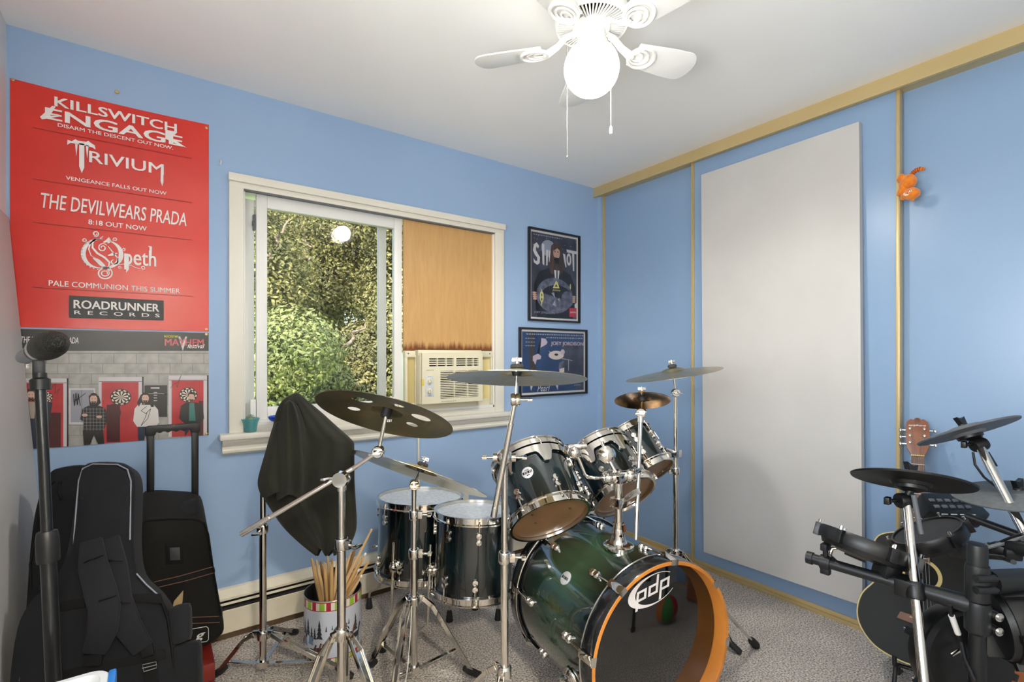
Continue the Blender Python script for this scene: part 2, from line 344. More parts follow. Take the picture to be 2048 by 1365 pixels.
m2 = nt.nodes.new('ShaderNodeMapping'); m2.inputs['Scale'].default_value = (6, 6, 0.3)
ad = nt.nodes.new('ShaderNodeMath'); ad.operation = 'MULTIPLY_ADD'; ad.inputs[1].default_value = -0.075; ad.inputs[2].default_value = 0.012
su = nt.nodes.new('ShaderNodeMath'); su.operation = 'ADD'
mr = nt.nodes.new('ShaderNodeMapRange'); mr.inputs['From Min'].default_value = -0.012; mr.inputs['From Max'].default_value = 0.022; mr.inputs['To Min'].default_value = 1; mr.inputs['To Max'].default_value = 0
mx = nt.nodes.new('ShaderNodeMix'); mx.data_type = 'RGBA'; mx.inputs[7].default_value = lin(112, 62, 22)
nt.links.new(tc.outputs['Object'], mp.inputs['Vector']); nt.links.new(mp.outputs['Vector'], nz.inputs['Vector']); nt.links.new(nz.outputs['Fac'], rp.inputs['Fac'])
nt.links.new(tc.outputs['Object'], sp.inputs['Vector']); nt.links.new(tc.outputs['Object'], m2.inputs['Vector']); nt.links.new(m2.outputs['Vector'], n2.inputs['Vector'])
nt.links.new(n2.outputs['Fac'], ad.inputs[0]); nt.links.new(ad.outputs[0], su.inputs[0]); nt.links.new(sp.outputs['Z'], su.inputs[1]); nt.links.new(su.outputs[0], mr.inputs['Value'])
nt.links.new(mr.outputs['Result'], mx.inputs[0]); nt.links.new(rp.outputs['Color'], mx.inputs[6]); nt.links.new(mx.outputs[2], b.inputs['Base Color'])
MB().b2((1.087, Y1+0.012, 1.248), (WX1-0.012, Y1+0.024, WZ1-0.012)).obj('plywood_panel', PLY, sm=0, label='plywood panel filling the window above the air conditioner', cat='panel')

# ---- air conditioner
ACM = mat('ac_plastic', (222, 214, 186), 0.42); ACD = mat('ac_slot_dark', (48, 46, 38), 0.8); ACB = mat('ac_control_plate', (205, 208, 206), 0.4)
ACY = mat('ac_curtain', (232, 218, 164), 0.5, trans=0.0)
ac = thing('air_conditioner', 'cream window air conditioner with two control knobs', 'air conditioner', (1.35, Y1-0.03, 0.93))
ax0, ax1, az0, az1, ay = 1.150, 1.536, 0.958, 1.236, 2.425
bz = MB(); bz.b2((ax0, ay+0.006, az0), (ax1, Y1+0.22, az1)); bz.obj('body', ACM, ac, bevel=0.006)
# face with recessed louvre field
fc = MB(); gx0, gx1, gz0, gz1 = 1.263, 1.508, 0.985, 1.137; tx0, tx1, tz0, tz1 = 1.196, 1.508, 1.162, 1.206
fy = ay-0.012
def slab(m, x0, x1, z0, z1, y0=fy, y1=ay+0.008): m.b2((x0, y0, z0), (x1, y1, z1))
slab(fc, ax0+0.004, gx0, az0+0.002, tz0-0.005); slab(fc, gx1, ax1, az0+0.002, az1-0.002); slab(fc, gx0, gx1, az0+0.002, gz0); slab(fc, gx0, gx1, gz1, tz0)
slab(fc, ax0+0.004, gx0, tz0-0.005, tz0); slab(fc, ax0+0.004, tx0, tz0, az1-0.002); slab(fc, tx0, tx1, tz1, az1-0.002)
fc.obj('front_panel', ACM, ac)
bk = MB(); slab(bk, gx0, gx1, gz0, gz1, ay+0.0055, ay+0.0075); slab(bk, tx0, tx1, tz0, tz1, ay+0.0055, ay+0.0075); bk.obj('grille_back', ACD, ac, sm=0)
n = 16
lv = MB(); lv.b2((gx0, fy+0.001, 0), (gx1, ay+0.005, (gz1-gz0)/n*0.52)); lme = lv.mesh('louvre', ACM, Vector(((gx0+gx1)/2, fy, 0)), 0)
for i in range(n): inst('louvre', lme, ac, tr((gx0+gx1)/2, fy, gz0+(gz1-gz0)*(i+0.24)/n))
lv = MB(); lv.b2((tx0, fy+0.001, 0), (tx1, ay+0.005, 0.0058)); lme = lv.mesh('vane', ACM, Vector(((tx0+tx1)/2, fy, 0)), 0)
for i in range(3): inst('vane', lme, ac, tr((tx0+tx1)/2, fy, tz0+0.0085+i*0.0115))
for x in (1.352, 1.437): MB().b2((x-0.002, fy, gz0), (x+0.002, ay+0.005, gz1)).obj('grille_rib', ACM, ac, sm=0)
for x in (1.246, 1.30, 1.354, 1.43, 1.475): MB().b2((x-(0.008 if x == 1.354 else 0.002), fy, tz0), (x+(0.008 if x == 1.354 else 0.002), ay+0.005, tz1)).obj('vane_rib', ACM, ac, sm=0)
MB().b2((1.172, fy-0.0012, 1.000), (1.222, fy+0.002, 1.112)).obj('control_plate', ACB, ac, bevel=0.001)
for z in (1.086, 1.029):
    k = MB(frame((1.197, fy-0.001, z), (0, -1, 0))); k.lathe([(0.0165, 0), (0.0165, 0.003), (0.012, 0.004), (0.011, 0.015), (0.0, 0.0155)], 24)
    kb = k.obj('knob', ACM, ac); MB(frame((1.197, fy-0.001, z), (0, -1, 0), (1, 0, 0))).box((0, 0, 0.017), (0.006, 0.021, 0.006), Matrix.Rotation(0.4, 3, 'Z')).obj('pointer', ACB, kb, bevel=0.001)
PG = mat('ac_print', (168, 164, 146), 0.5); PB_ = mat('ac_print_blue', (120, 150, 190), 0.5)
FM = frame((0, fy-0.0012, 0), (0, -1, 0), (1, 0, 0))
marks((1.178, 1.140, 1.222, 1.144), FM, PG, ac, 7); marks((1.188, 1.106, 1.206, 1.109), tr(0, -0.0012, 0) @ FM, PB_, ac, 3, 2); marks((1.188, 1.003, 1.206, 1.006), tr(0, -0.0012, 0) @ FM, PB_, ac, 3, 3)
marks((1.27, 0.967, 1.36, 0.972), FM, PG, ac, 9, 4)
MB().b2((1.152, ay-0.0055, 1.060), (1.166, ay-0.0135, 1.095)).obj('yellow_tape', mat('tape', (214, 192, 92), 0.5), ac, sm=0)
tp = MB(); tp.b2((1.087, Y1-0.006, 1.212), (WX1-0.012, Y1+0.024, 1.246)); tp.b2((1.146, ay+0.02, 1.222), (1.548, Y1, 1.252)); tp.obj('mounting_rail', ACM, ac, bevel=0.002)
for x in (1.105, 1.35, 1.63):
    MB(frame((x, Y1-0.006 if x != 1.35 else ay+0.02, 1.232), (0, -1, 0))).lathe([(0.004, 0), (0.004, 0.0015), (0, 0.002)], 10).obj('screw', GREYP, ac)
def pleats(x0, x1, nm):
    m = MB(); N = 10; pts = []
    for i in range(N*2+1): pts.append((x0+(x1-x0)*i/(2*N), Y1+0.012+(0.007 if i % 2 else 0)))
    for i in range(2*N): m.add([(pts[i][0], pts[i][1], 0.932), (pts[i+1][0], pts[i+1][1], 0.932), (pts[i+1][0], pts[i+1][1], 1.215), (pts[i][0], pts[i][1], 1.215)], [(0,1,2,3)])
    m.obj(nm, ACY, ac, sm=0)
    f = MB(); f.b2((x0-0.014, Y1-0.004, 0.93), (x0, Y1+0.026, 1.215)); f.b2((x1, Y1-0.004, 0.93), (x1+0.01, Y1+0.026, 1.215)); f.obj('side_frame', ACM, ac, bevel=0.002)
MB().b2((1.06, Y1+0.012, 0.92), (WX1-0.01, Y1+0.05, 0.962)).obj('bottom_rail', ACM, ac, bevel=0.002)
pleats(1.103, 1.147, 'accordion_panel'); pleats(1.562, 1.640, 'accordion_panel')
cd = MB(); cd.tube([V(1.165, Y1-0.004, 0.80), V(1.165, Y1-0.006, 0.6), V(1.17, Y1-0.006, 0.42), V(1.19, Y1-0.02, 0.36)], 0.006, 8); cd.obj('power_cord', ACM, ac)
# outlet
ou = PY(925, 995, Y1); OT = thing('wall_outlet', 'ivory duplex wall outlet behind the front floor tom', 'outlet', ou+V(0, 0, -0.06))
MB().box(ou+V(0, -0.004, 0), (0.075, 0.008, 0.118)).obj('cover_plate', TRIMW, OT, bevel=0.003)
for dz in (0.028, -0.028):
    MB(frame(ou+V(0, -0.008, dz), (0, -1, 0))).lathe([(0.016, 0), (0.015, 0.003), (0, 0.003)], 16).obj('socket', ACM, OT)
# ---- baseboard heater
HT = mat('heater_enamel', (224, 216, 196), 0.38, noise=(4, (206, 196, 172), 0.45, 0.8)); HR = mat('rusty_gap', (92, 70, 48), 0.7)
ht = thing('baseboard_heater', 'cream metal baseboard heater along the blue wall', 'heater', (1.2, Y1-0.03, 0))
SW = Matrix(((0,0,1,0),(1,0,0,0),(0,1,0,0),(0,0,0,1)))
HXA, HXB = -0.42, 2.50
MB(SW).prism([(Y1, 0.205), (Y1-0.004, 0.207), (Y1-0.020, 0.204), (Y1-0.052, 0.178), (Y1-0.052, 0.168), (Y1-0.048, 0.170), (Y1-0.018, 0.197), (Y1, 0.198)], HXA, HXB).obj('top_hood', HT, ht, sm=20)
MB(SW).prism([(Y1-0.001, 0.200), (Y1-0.01, 0.196), (Y1-0.01, 0.02), (Y1-0.001, 0.02)], HXA, HXB).obj('back_panel', DARKGAP, ht, sm=0)
MB(SW).prism([(Y1-0.046, 0.156), (Y1-0.050, 0.158), (Y1-0.052, 0.148), (Y1-0.044, 0.146)], HXA, HXB).obj('damper', HT, ht, sm=0)
MB(SW).prism([(Y1-0.060, 0.130), (Y1-0.064, 0.128), (Y1-0.064, 0.034), (Y1-0.056, 0.028), (Y1-0.054, 0.032), (Y1-0.060, 0.038)], HXA, HXB).obj('front_cover', HT, ht, sm=0)
MB(SW).prism([(Y1-0.050, 0.135), (Y1-0.046, 0.135), (Y1-0.046, 0.03), (Y1-0.050, 0.03)], HXA, HXB).obj('inner_shadow_plate', DARKGAP, ht, sm=0)
MB(SW).prism([(Y1-0.045, 0.028), (Y1, 0.028), (Y1, 0.0), (Y1-0.045, 0.0)], HXA, HXB).obj('wood_base', HR, ht, sm=0)

# ---- closet: sliding doors, valance, floor track
DXF = 2.55
def cdoor(n, y0, y1, x, lab):
    d = thing('door_%d' % n, lab, 'door', (x, (y0+y1)/2, 0.012), kind='structure')
    MB().b2((x, y0+0.012, 0.035), (x+0.022, y1-0.012, 2.355)).obj('panel', DOORB, d, sm=0)
    for y in (y0, y1):
        s = 1 if y == y0 else -1
        m = MB(); m.b2((x-0.010, y, 0.015), (x+0.026, y+s*0.014, 2.36)); m.b2((x-0.016, y+s*0.002, 0.015), (x-0.008, y+s*0.009, 2.36)); m.obj('stile', GOLD, d, bevel=0.001)
    MB().b2((x-0.006, y0+0.014, 0.012), (x+0.026, y1-0.014, 0.037)).obj('bottom_rail', GOLD, d, bevel=0.001)
cdoor(1, 1.712, 2.455, DXF+0.03, 'blue sliding closet door next to the window wall')
cdoor(2, 0.726, 1.722, DXF, 'blue sliding closet door behind the white leaning slab')
cdoor(3, -0.30, 0.760, DXF+0.045, 'blue sliding closet door behind the electronic drums')
t = MB(Matrix(((1,0,0,0),(0,0,-1,0),(0,1,0,0),(0,0,0,1))))    # profile (x,z) swept along -y -> y = -local z
t.prism([(X1+0.05, H), (2.512, H), (2.510, 2.352), (2.504, 2.350), (2.504, 2.338), (2.516, 2.336), (2.516, 2.345), (X1+0.05, 2.346)], -Y1, -Y0)
struct('trim_1', t, GOLD, sm=0)
t = MB(); t.b2((2.536, Y0, 0), (2.625, Y1, 0.008)); t.b2((2.536, Y0, 0), (2.540, Y1, 0.016)); t.b2((2.574, Y0, 0), (2.577, Y1, 0.014)); struct('trim_2', t, GOLD, sm=0)
t = MB(); t.b2((2.545, 2.452, 0), (2.62, Y1, 2.36)); struct('trim_4', t, WALLB, sm=0)
# white hollow-core slab leaning on the closet door
SLABM = mat('white_slab_paint', (188, 186, 183), 0.5, noise=(3, (194, 192, 189), 0.4, 0.7), bump=(120, 0.04, 0.003))
pTL, pTR = PX(1402, 350, 2.512), PX(1718, 243, 2.512)
b0, b1 = PX(1407, 1105, 2.492), PX(1725, 1213, 2.478)
m = MB(); n_ = (pTR-pTL).cross(b0-pTL).normalized(); n_ = n_ if n_.x < 0 else -n_
q = [pTL, pTR, b1, b0]; m.add(q+[p-n_*0.034 for p in q], [(0,1,2,3),(4,7,6,5),(0,4,5,1),(1,5,6,2),(2,6,7,3),(3,7,4,0)])
m.obj('white_slab', SLABM, sm=0, bevel=0.002, label='large white door slab leaning flat against blue closet', cat='panel')
# second white slab leaning on the left wall
th = math.atan(0.0765)
m = MB(Matrix.Translation((X0+0.139, 0, 0)) @ Matrix.Rotation(-th, 4, 'Y')); m.b2((-0.006, 0.9, 0.001), (0, 2.475, 1.72))
m.obj('white_board', SLABM, sm=0, bevel=0.002, label='tall white board leaning on the left wall beside the bags', cat='panel')

# ================================================================ ceiling fan
FWHITE = mat('fan_white', (238, 237, 233), 0.35); FGREY = mat('fan_recess', (176, 174, 170), 0.6)
GLOBEM = bpy.data.materials.new('lit_globe'); GLOBEM.use_nodes = True; nt = GLOBEM.node_tree; nt.nodes.clear()      # frosted glass that glows and lets half of the bulb through
go_, gm_, ge_, gt_ = [nt.nodes.new('ShaderNode'+k) for k in ('OutputMaterial', 'MixShader', 'Emission', 'BsdfTransparent')]
ge_.inputs['Color'].default_value = lin(255, 247, 234); ge_.inputs['Strength'].default_value = GLOBE_STRENGTH*2; nt.links.new(ge_.outputs[0], gm_.inputs[1]); nt.links.new(gt_.outputs[0], gm_.inputs[2]); nt.links.new(gm_.outputs[0], go_.inputs[0])
fc = PD(1183, 0, 1.65); FX, FY = fc.x, fc.y; PZF = 2.318
fan = thing('ceiling_fan', 'white five-blade ceiling fan with lit globe and pull chains', 'ceiling fan', (FX, FY, PZF))
T0 = tr(FX, FY, 0)
MB(T0).lathe([(0.075, H), (0.078, 2.385), (0.118, 2.372), (0.124, 2.350), (0.124, 2.330), (0.119, PZF), (0.112, PZF+0.003)], 56).obj('motor_housing', FWHITE, fan)
MB(T0).lathe([(0.113, PZF+0.003), (0.112, PZF+0.010), (0.060, PZF+0.010), (0.060, PZF+0.001)], 56).obj('vent_recess', FGREY, fan)
r_ = MB(); r_.box((0.087, 0, 0.002), (0.051, 0.0052, 0.006)); rme = r_.mesh('vent_rib', FWHITE, Vector((0, 0, 0)), 0)
for k in range(60): inst('vent_rib', rme, fan, tr(FX, FY, PZF) @ rotz(2*math.pi*k/60))
MB(T0).lathe([(0.062, PZF+0.006), (0.064, PZF-0.004), (0.060, PZF-0.010), (0.048, PZF-0.016)], 40).obj('hub_ring', FWHITE, fan)
MB(T0).lathe([(0.046, PZF-0.010), (0.046, PZF-0.050), (0.043, PZF-0.056), (0.052, PZF-0.062), (0.054, PZF-0.074), (0.048, PZF-0.078)], 40).obj('switch_housing', FWHITE, fan)
g = MB(T0); gz = 2.180; pr = [(0.046, PZF-0.070)]
for i in range(1, 19):
    a = math.radians(52 - 142*i/18); pr.append((0.092*math.cos(a) if i < 18 else 0.0, gz+0.090*math.sin(a)))
g.lathe(pr, 40).obj('glass_globe', GLOBEM, fan)
gl = bpy.data.objects.new('globe_bulb', bpy.data.lights.new('globe_bulb', 'SPOT')); link(gl); gl.location = (FX, FY, gz-0.01)
gl.data.energy = GLOBE_WATT; gl.data.spot_size = math.radians(172); gl.data.spot_blend = 0.55; gl.data.shadow_soft_size = 0.06; gl.data.color = (1.0, 0.965, 0.91)
gl.parent = fan; gl.location = (0, 0, gz-0.01-PZF)
for k in range(3):
    a = k*2.1+0.6; c_ = V(FX+0.052*math.cos(a), FY+0.052*math.sin(a), PZF-0.068); MB().cyl(c_, c_+V(0.014*math.cos(a), 0.014*math.sin(a), 0), 0.004, n=8).obj('thumb_screw', CHROME, fan)
def blade_parts(M):
    bl = MB(M); zb = -0.062
    out = []
    for i in range(13):
        a = -math.pi/2 + math.pi*i/12; out.append((0.365+0.045*math.cos(a), 0.062*math.sin(a)))
    poly = [(0.165, -0.047), (0.30, -0.060)] + out + [(0.30, 0.060), (0.165, 0.047)]
    R = Matrix.Translation((0, 0, zb)) @ Matrix.Rotation(math.radians(-12), 4, 'X'); bl.M = M @ R
    bl.prism(poly, 0.004, 0.009); bo = bl.obj('blade', FWHITE, fan, bevel=0.001)
    ir = MB(M @ R)
    ir.M = M; ir.strip([(0.055, 0, -0.012), (0.085, 0, -0.018), (0.115, 0, -0.045), (0.150, 0, zb-0.002)], [0.026, 0.024, 0.026, 0.034], 0.007, (0, 1, 0))
    ir.M = M @ R
    def oval(cx, rx, ry, r): ir.tube([(cx+rx*math.cos(t_*math.pi/14), ry*math.sin(t_*math.pi/14), -0.001) for t_ in range(28)], r, 6, closed=True)
    oval(0.195, 0.047, 0.042, 0.0058); oval(0.186, 0.034, 0.028, 0.0045); oval(0.178, 0.020, 0.016, 0.0035)
    ir.sphere((0.160, 0, -0.004), 0.006, 10, 6); ir.obj('blade_iron', FWHITE, fan)
a0 = math.atan2(FW.y, FW.x) + math.radians(2)
for k in range(5): blade_parts(tr(FX, FY, PZF) @ rotz(a0 + k*2*math.pi/5))
def chain(px, y0, y1, end):
    a = PD(px, y0, 1.60); b_ = PD(px, y1, 1.60); N = int((a.z-b_.z)/0.0042); pts = []; rr = []
    for i in range(N*2):
        pts.append(a.lerp(b_, i/(N*2-1))); rr.append(0.0017 if i % 2 else 0.0007)
    c = MB(); c.tube(pts, rr, 6); c.cyl(a, V(FX, FY, PZF-0.05).lerp(a, 0.75).xy.to_3d()+V(0, 0, a.z+0.004), 0.0015, n=6); o = c.obj('pull_chain', CHROME2, fan)
    if end:
        MB(tr(*b_)).lathe([(0.0, 0.004), (0.004, 0.002), (0.0055, -0.006), (0.005, -0.022), (0, -0.024)], 12).obj('chain_pull', FWHITE, o)
    else: MB().sphere(b_, 0.004, 10, 8).obj('chain_ball', CHROME2, o)
chain(1134, 90, 314, False); chain(1222, 168, 254, True)

# ================================================================ posters on the window wall
def wp(px, py): p = PY(px, py, Y1-0.002); return (p.x, p.z)
def plane(e): return frame((0, Y1-0.002-e, 0), (0, -1, 0), (1, 0, 0))
REDP = mat('poster_red', (206, 42, 36), 0.22, spec=0.5, noise=(2.2, (222, 60, 44), 0.35, 0.7)); PDRED = mat('print_dark_red', (120, 26, 22), 0.4)
PINM = mat('brass_pin', (196, 172, 128), 0.3, metal=0.8)
def pin(p, parent):
    MB(frame((p[0], Y1-0.003, p[1]), (0, -1, 0))).lathe([(0.0055, 0), (0.005, 0.0022), (0.0, 0.0032)], 12).obj('push_pin', PINM, parent)
rp_ = thing('band_poster', 'glossy red poster with white band names on blue wall', 'poster', (-0.115, Y1-0.002, 1.325))
sh = MB(); sh.grid(lambda u, v: V(-0.421+0.609*u, Y1-0.0022-0.0012*math.sin(u*3.1)*math.sin(v*9+u*4)**2, 1.3235+0.8915*v+(-0.006*math.sin(u*math.pi) if v > 0.99 else 0)), 14, 18)
sh.obj('sheet', REDP, rp_, sm=60, recalc=False)
for p in ((26, 160), (413, 256), (413, 659)): pin(wp(*p), rp_)
E1 = 0.0042; PL = plane(E1)
def tx(s, l, r, t, b, pl=PL, parent=rp_, m=PWHITE, **k):
    a = PY(l, t, Y1-0.002); b2 = PY(l, b, Y1-0.002); c = PY(r, t, Y1-0.002)
    return text(s, (a.x, b2.z, c.x, a.z), pl, m, parent, **k)
def px_poly(mb, pts): mb.poly([(*wp(*p), 0) for p in pts])
tx('KILLSWITCH', 110, 353, 194, 213, offset=0.018); tx('ENGAGE', 92, 364, 215.5, 238, offset=0.02)
tx('DISARM THE DESCENT OUT NOW.', 116, 346, 247, 254, offset=0.010)
tx('VENGEANCE FALLS OUT NOW', 132, 333, 352.5, 360, offset=0.010)
tx('THE DEVILWEARS PRADA', 82.5, 372.6, 386, 416, shear=0.16, offset=0.008)
tx('8:18 OUT NOW', 177, 293.6, 439.5, 449, offset=0.010)
tx('PALE COMMUNION THIS SUMMER', 98, 360, 561, 572, offset=0.010)
def Z2(x, y): return (70+x/4.874, 180+y/4.874)
def Z3(x, y): return (130+x/6.5, 450+y/6.5)
lg = MB(PL)
for P in ([(170,160),(205,165),(150,255),(255,262),(70,292),(50,268)], [(1270,392),(1390,415),(1330,470),(1480,570),(1360,520),(1270,480)]): lg = MB(plane(E1+0.0005)); px_poly(lg, [Z2(*p) for p in P]); lg.obj('logo_flare', PWHITE, rp_, sm=0, recalc=False)
for P in ([(315,540),(318,490),(360,505),(395,485),(420,500),(500,510),(520,500),(560,530),(585,545),(590,585),(560,565),(480,545),(400,530),(350,520)], [(432,522),(482,530),(482,762),(457,815),(432,748)],
          [(392,528),(418,530),(405,650)], [(496,540),(524,545),(510,672)], [(1228,745),(1252,750),(1252,900),(1240,942),(1224,895)]): lg = MB(plane(E1+0.0005)); px_poly(lg, [Z2(*p) for p in P]); lg.obj('logo_initial', PWHITE, rp_, sm=0, recalc=False)
tx('RIVIUM', 179, 327, 302.5, 325, offset=0.01)
ln = MB(PL)
for (x0, y0, x1, y1) in ((65,255.7,383.7,317.8), (65,358.5,383.7,406), (65,445,383.7,480.8), (65,575,383.7,593)):
    a = wp(x0, y0); b_ = wp(x1, y1); ln.add([(a[0], a[1]-0.0009, 0), (b_[0], b_[1]-0.0009, 0), (b_[0], b_[1]+0.0009, 0), (a[0], a[1]+0.0009, 0)], [(0,1,2,3)])
ln.obj('ruled_line', PDRED, rp_, sm=0, recalc=False)
bx = MB(PL); px_poly(bx, [(138.4,591.5),(327.5,601.8),(327.5,641.6),(138.4,636)]); bx.obj('name_plate', PBLACK, rp_, sm=0, recalc=False)
PL2 = plane(E1+0.0008)
tx('ROADRUNNER', 148, 318, 600.5, 617, PL2, offset=0.02); tx('RECORDS', 149, 319, 621.5, 629, PL2, spacing=1.9, offset=0.008)
sw = MB(PL)
def swirl(pts, w0, w1):
    P = [Vector((*wp(*Z3(*p)), 0)) for p in pts]; n = len(P)
    w = [(w0+(w1-w0)*math.sin(math.pi*i/(n-1)))*0.00034 for i in range(n)]
    L = []; R_ = []
    for i in range(n):
        t = (P[min(i+1, n-1)]-P[max(i-1, 0)]).normalized(); nn = Vector((-t.y, t.x, 0)); L.append(P[i]+nn*w[i]/2); R_.append(P[i]-nn*w[i]/2)
    sw.add(L+R_, [(i, i+1, n+i+1, n+i) for i in range(n-1)])
def arc(cx, cy, rx, ry, a0, a1, n=22, sp=0): return [(cx+rx*(1-sp*i/n)*math.cos(math.radians(a0+(a1-a0)*i/n)), cy+ry*(1-sp*i/n)*math.sin(math.radians(a0+(a1-a0)*i/n))) for i in range(n+1)]
swirl(arc(470, 375, 232, 190, -85, -270), 6, 42); swirl(arc(490, 385, 240, 185, 90, -70), 6, 44)
swirl([(500,150),(440,190),(390,190),(330,240),(310,320),(340,400),(400,440)], 5, 12); swirl([(400,190),(360,240),(360,300),(420,370),(520,430),(580,490),(570,540),(530,575)], 6, 22)
swirl(arc(520, 630, 100, 82, -120, 330, 34, 0.25), 8, 14); swirl(arc(520, 630, 60, 45, -60, 400, 34, 0.5), 7, 12)
swirl(arc(490, 300, 62, 58, -30, -560, 40, 0.75), 6, 12); swirl(arc(400, 120, 44, 40, 120, -400, 34, 0.7), 5, 12); swirl(arc(252, 205, 30, 30, 60, -400, 28, 0.7), 4, 9)
swirl(arc(652, 195, 30, 28, 130, 560, 28, 0.7), 4, 9); swirl(arc(768, 325, 22, 24, 150, 520, 24, 0.7), 4, 8); swirl(arc(640, 480, 52, 40, -60, 260, 28, 0.4), 5, 12)
swirl(arc(715, 552, 24, 20, 0, 400, 22, 0.6), 4, 8); swirl([(700,520),(790,510),(860,530),(920,560),(985,575)], 5, 9); swirl(arc(1012, 560, 32, 24, 120, -300, 24, 0.6), 4, 9)
swirl([(500,230),(545,215),(575,180),(590,215),(560,240)], 10, 34); swirl([(370,430),(430,470),(480,520),(530,560)], 20, 44); swirl([(560,280),(600,330),(640,380),(690,440),(680,490)], 6, 12); swirl([(560,400),(620,385),(680,370)], 8, 30)
for k in range(14):
    a = math.radians(100+k*12); cx, cy = 472+258*math.cos(a), 380+205*math.sin(a); swirl([(cx-6, cy-4), (cx, cy), (cx+6, cy+5)], 8, 12)
sw.obj('logo_ornament', PWHITE, rp_, sm=0, recalc=False)
tx('peth', 249, 312, 497, 539, offset=0.010)
lg = MB(PL)
for P in ([(775,375),(800,390),(850,380),(830,410),(832,580),(795,625),(800,400)], [(1080,275),(1130,285),(1125,420),(1098,420),(1098,300)]): lg = MB(plane(E1+0.0005)); px_poly(lg, [Z3(*p) for p in P]); lg.obj('logo_serif', PWHITE, rp_, sm=0, recalc=False)

# ---- photograph poster below
def M_(n, c, r=0.3): return mat(n, c, r)
PC = dict(band=M_('pr_band', (44, 42, 38)), wall=mat('pr_block_wall', (150, 148, 142), 0.3, noise=(26, (174, 172, 166), 0.35, 0.7)), red=mat('pr_red', (168, 38, 44), 0.3, noise=(14, (190, 48, 54), 0.4, 0.7)),
  frame=M_('pr_frame', (200, 194, 196)), dark=M_('pr_dark', (36, 34, 34)), skin=M_('pr_skin', (206, 168, 148)), hair=M_('pr_hair', (36, 28, 24)), plaid=M_('pr_plaid', (38, 38, 42)), white=M_('pr_white', (218, 212, 208)),
  navy=M_('pr_navy', (38, 46, 66)), teal=M_('pr_teal', (60, 118, 110)), cream=M_('pr_cream', (222, 208, 190)), line=M_('pr_joint', (118, 116, 112)), board=M_('pr_board', (150, 150, 160)), beige=M_('pr_beige', (164, 150, 134)), pline=M_('pr_plaid_line', (150, 148, 146)), shade=M_('pr_shade', (70, 24, 28)))
PK = list(PC); PM = [PC[k] for k in PK]
pp = thing('photo_poster', 'photo poster of four men and dartboards on a block wall', 'poster', (-0.1, Y1-0.002, 0.878))
sh = MB(); sh.b2((-0.395, Y1-0.0012, 0.8775), (0.188, Y1-0.0022, 1.3185)); sh.obj('sheet', PC['wall'], pp, sm=0)
for p in ((413, 669), (413, 868)): pin(wp(*p), pp)
im = [0]
prm = MB()
def zp(x, y): return wp(30+x/5.12, 650+y/5.12)
def shp(key, pts, layer):
    prm.M = plane(0.0006+layer*0.00022); prm.cur = PK.index(key); prm.poly([(max(-0.394, min(0.187, q[0])), max(0.8785, min(1.318, q[1])), 0) for q in (zp(*p) for p in pts)])
def rect(key, x0, y0, x1, y1, layer): shp(key, [(x0,y0),(x1,y0),(x1,y1),(x0,y1)], layer)
def ell(key, cx, cy, rx, ry, layer, n=20): shp(key, [(cx+rx*math.cos(2*math.pi*i/n), cy+ry*math.sin(2*math.pi*i/n)) for i in range(n)], layer)
rect('band', -40, 40, 1995, 268, 1)
for j in range(9):
    y = 290+j*105; rect('line', 60, y, 1990, y+5, 1)
    for i in range(9): rect('line', 90+i*230+(115 if j % 2 else 0), y, 95+i*230+(115 if j % 2 else 0), y+105, 1)
def panel(x0, x1, y0, y1, d=True):
    rect('frame', x0-32, y0-50, x1+36, y1, 2); rect('dark', x1+36, y0-52, x1+52, y1, 2); rect('red', x0, y0, x1, y1, 3); rect('dark', x0-30, y0-6, x1+34, y0-2, 3)
panel(120, 495, 600, 1270); panel(888, 1265, 585, 1215); panel(1604, 1930, 570, 1150)
def dart(cx, cy, rx, ry):
    ell('dark', cx, cy, rx, ry, 4, 28)
    for k in range(20):
        a0, a1 = 2*math.pi*k/20, 2*math.pi*(k+1)/20
        if k % 2: shp('cream', [(cx, cy), (cx+rx*0.72*math.cos(a0), cy+ry*0.72*math.sin(a0)), (cx+rx*0.72*math.cos(a1), cy+ry*0.72*math.sin(a1))], 5)
        else: shp('cream', [(cx+rx*f*math.cos(a), cy+ry*f*math.sin(a)) for f, a in ((0.78, a0), (0.92, a0), (0.92, a1), (0.78, a1))], 5)
dart(310, 745, 80, 62); dart(1083, 742, 108, 84); dart(1775, 718, 94, 76)
rect('shade', 940, 820, 1075, 1200, 4); ell('shade', 1010, 900, 75, 90, 3.5); rect('shade', 300, 900, 470, 1260, 4); rect('shade', 1880, 780, 1925, 1140, 4)
rect('frame', 552, 650, 820, 1022, 2); rect('board', 572, 668, 806, 998, 3); rect('line', 680, 668, 686, 998, 4); rect('dark', 1325, 620, 1560, 945, 2); rect('dark', 1345, 640, 1535, 935, 3); rect('frame', 1362, 705, 1526, 709, 4); rect('frame', 1390, 640, 1480, 655, 4)
for k in range(4): rect('frame', 1420, 690+k*28, 1455, 697+k*28, 4)
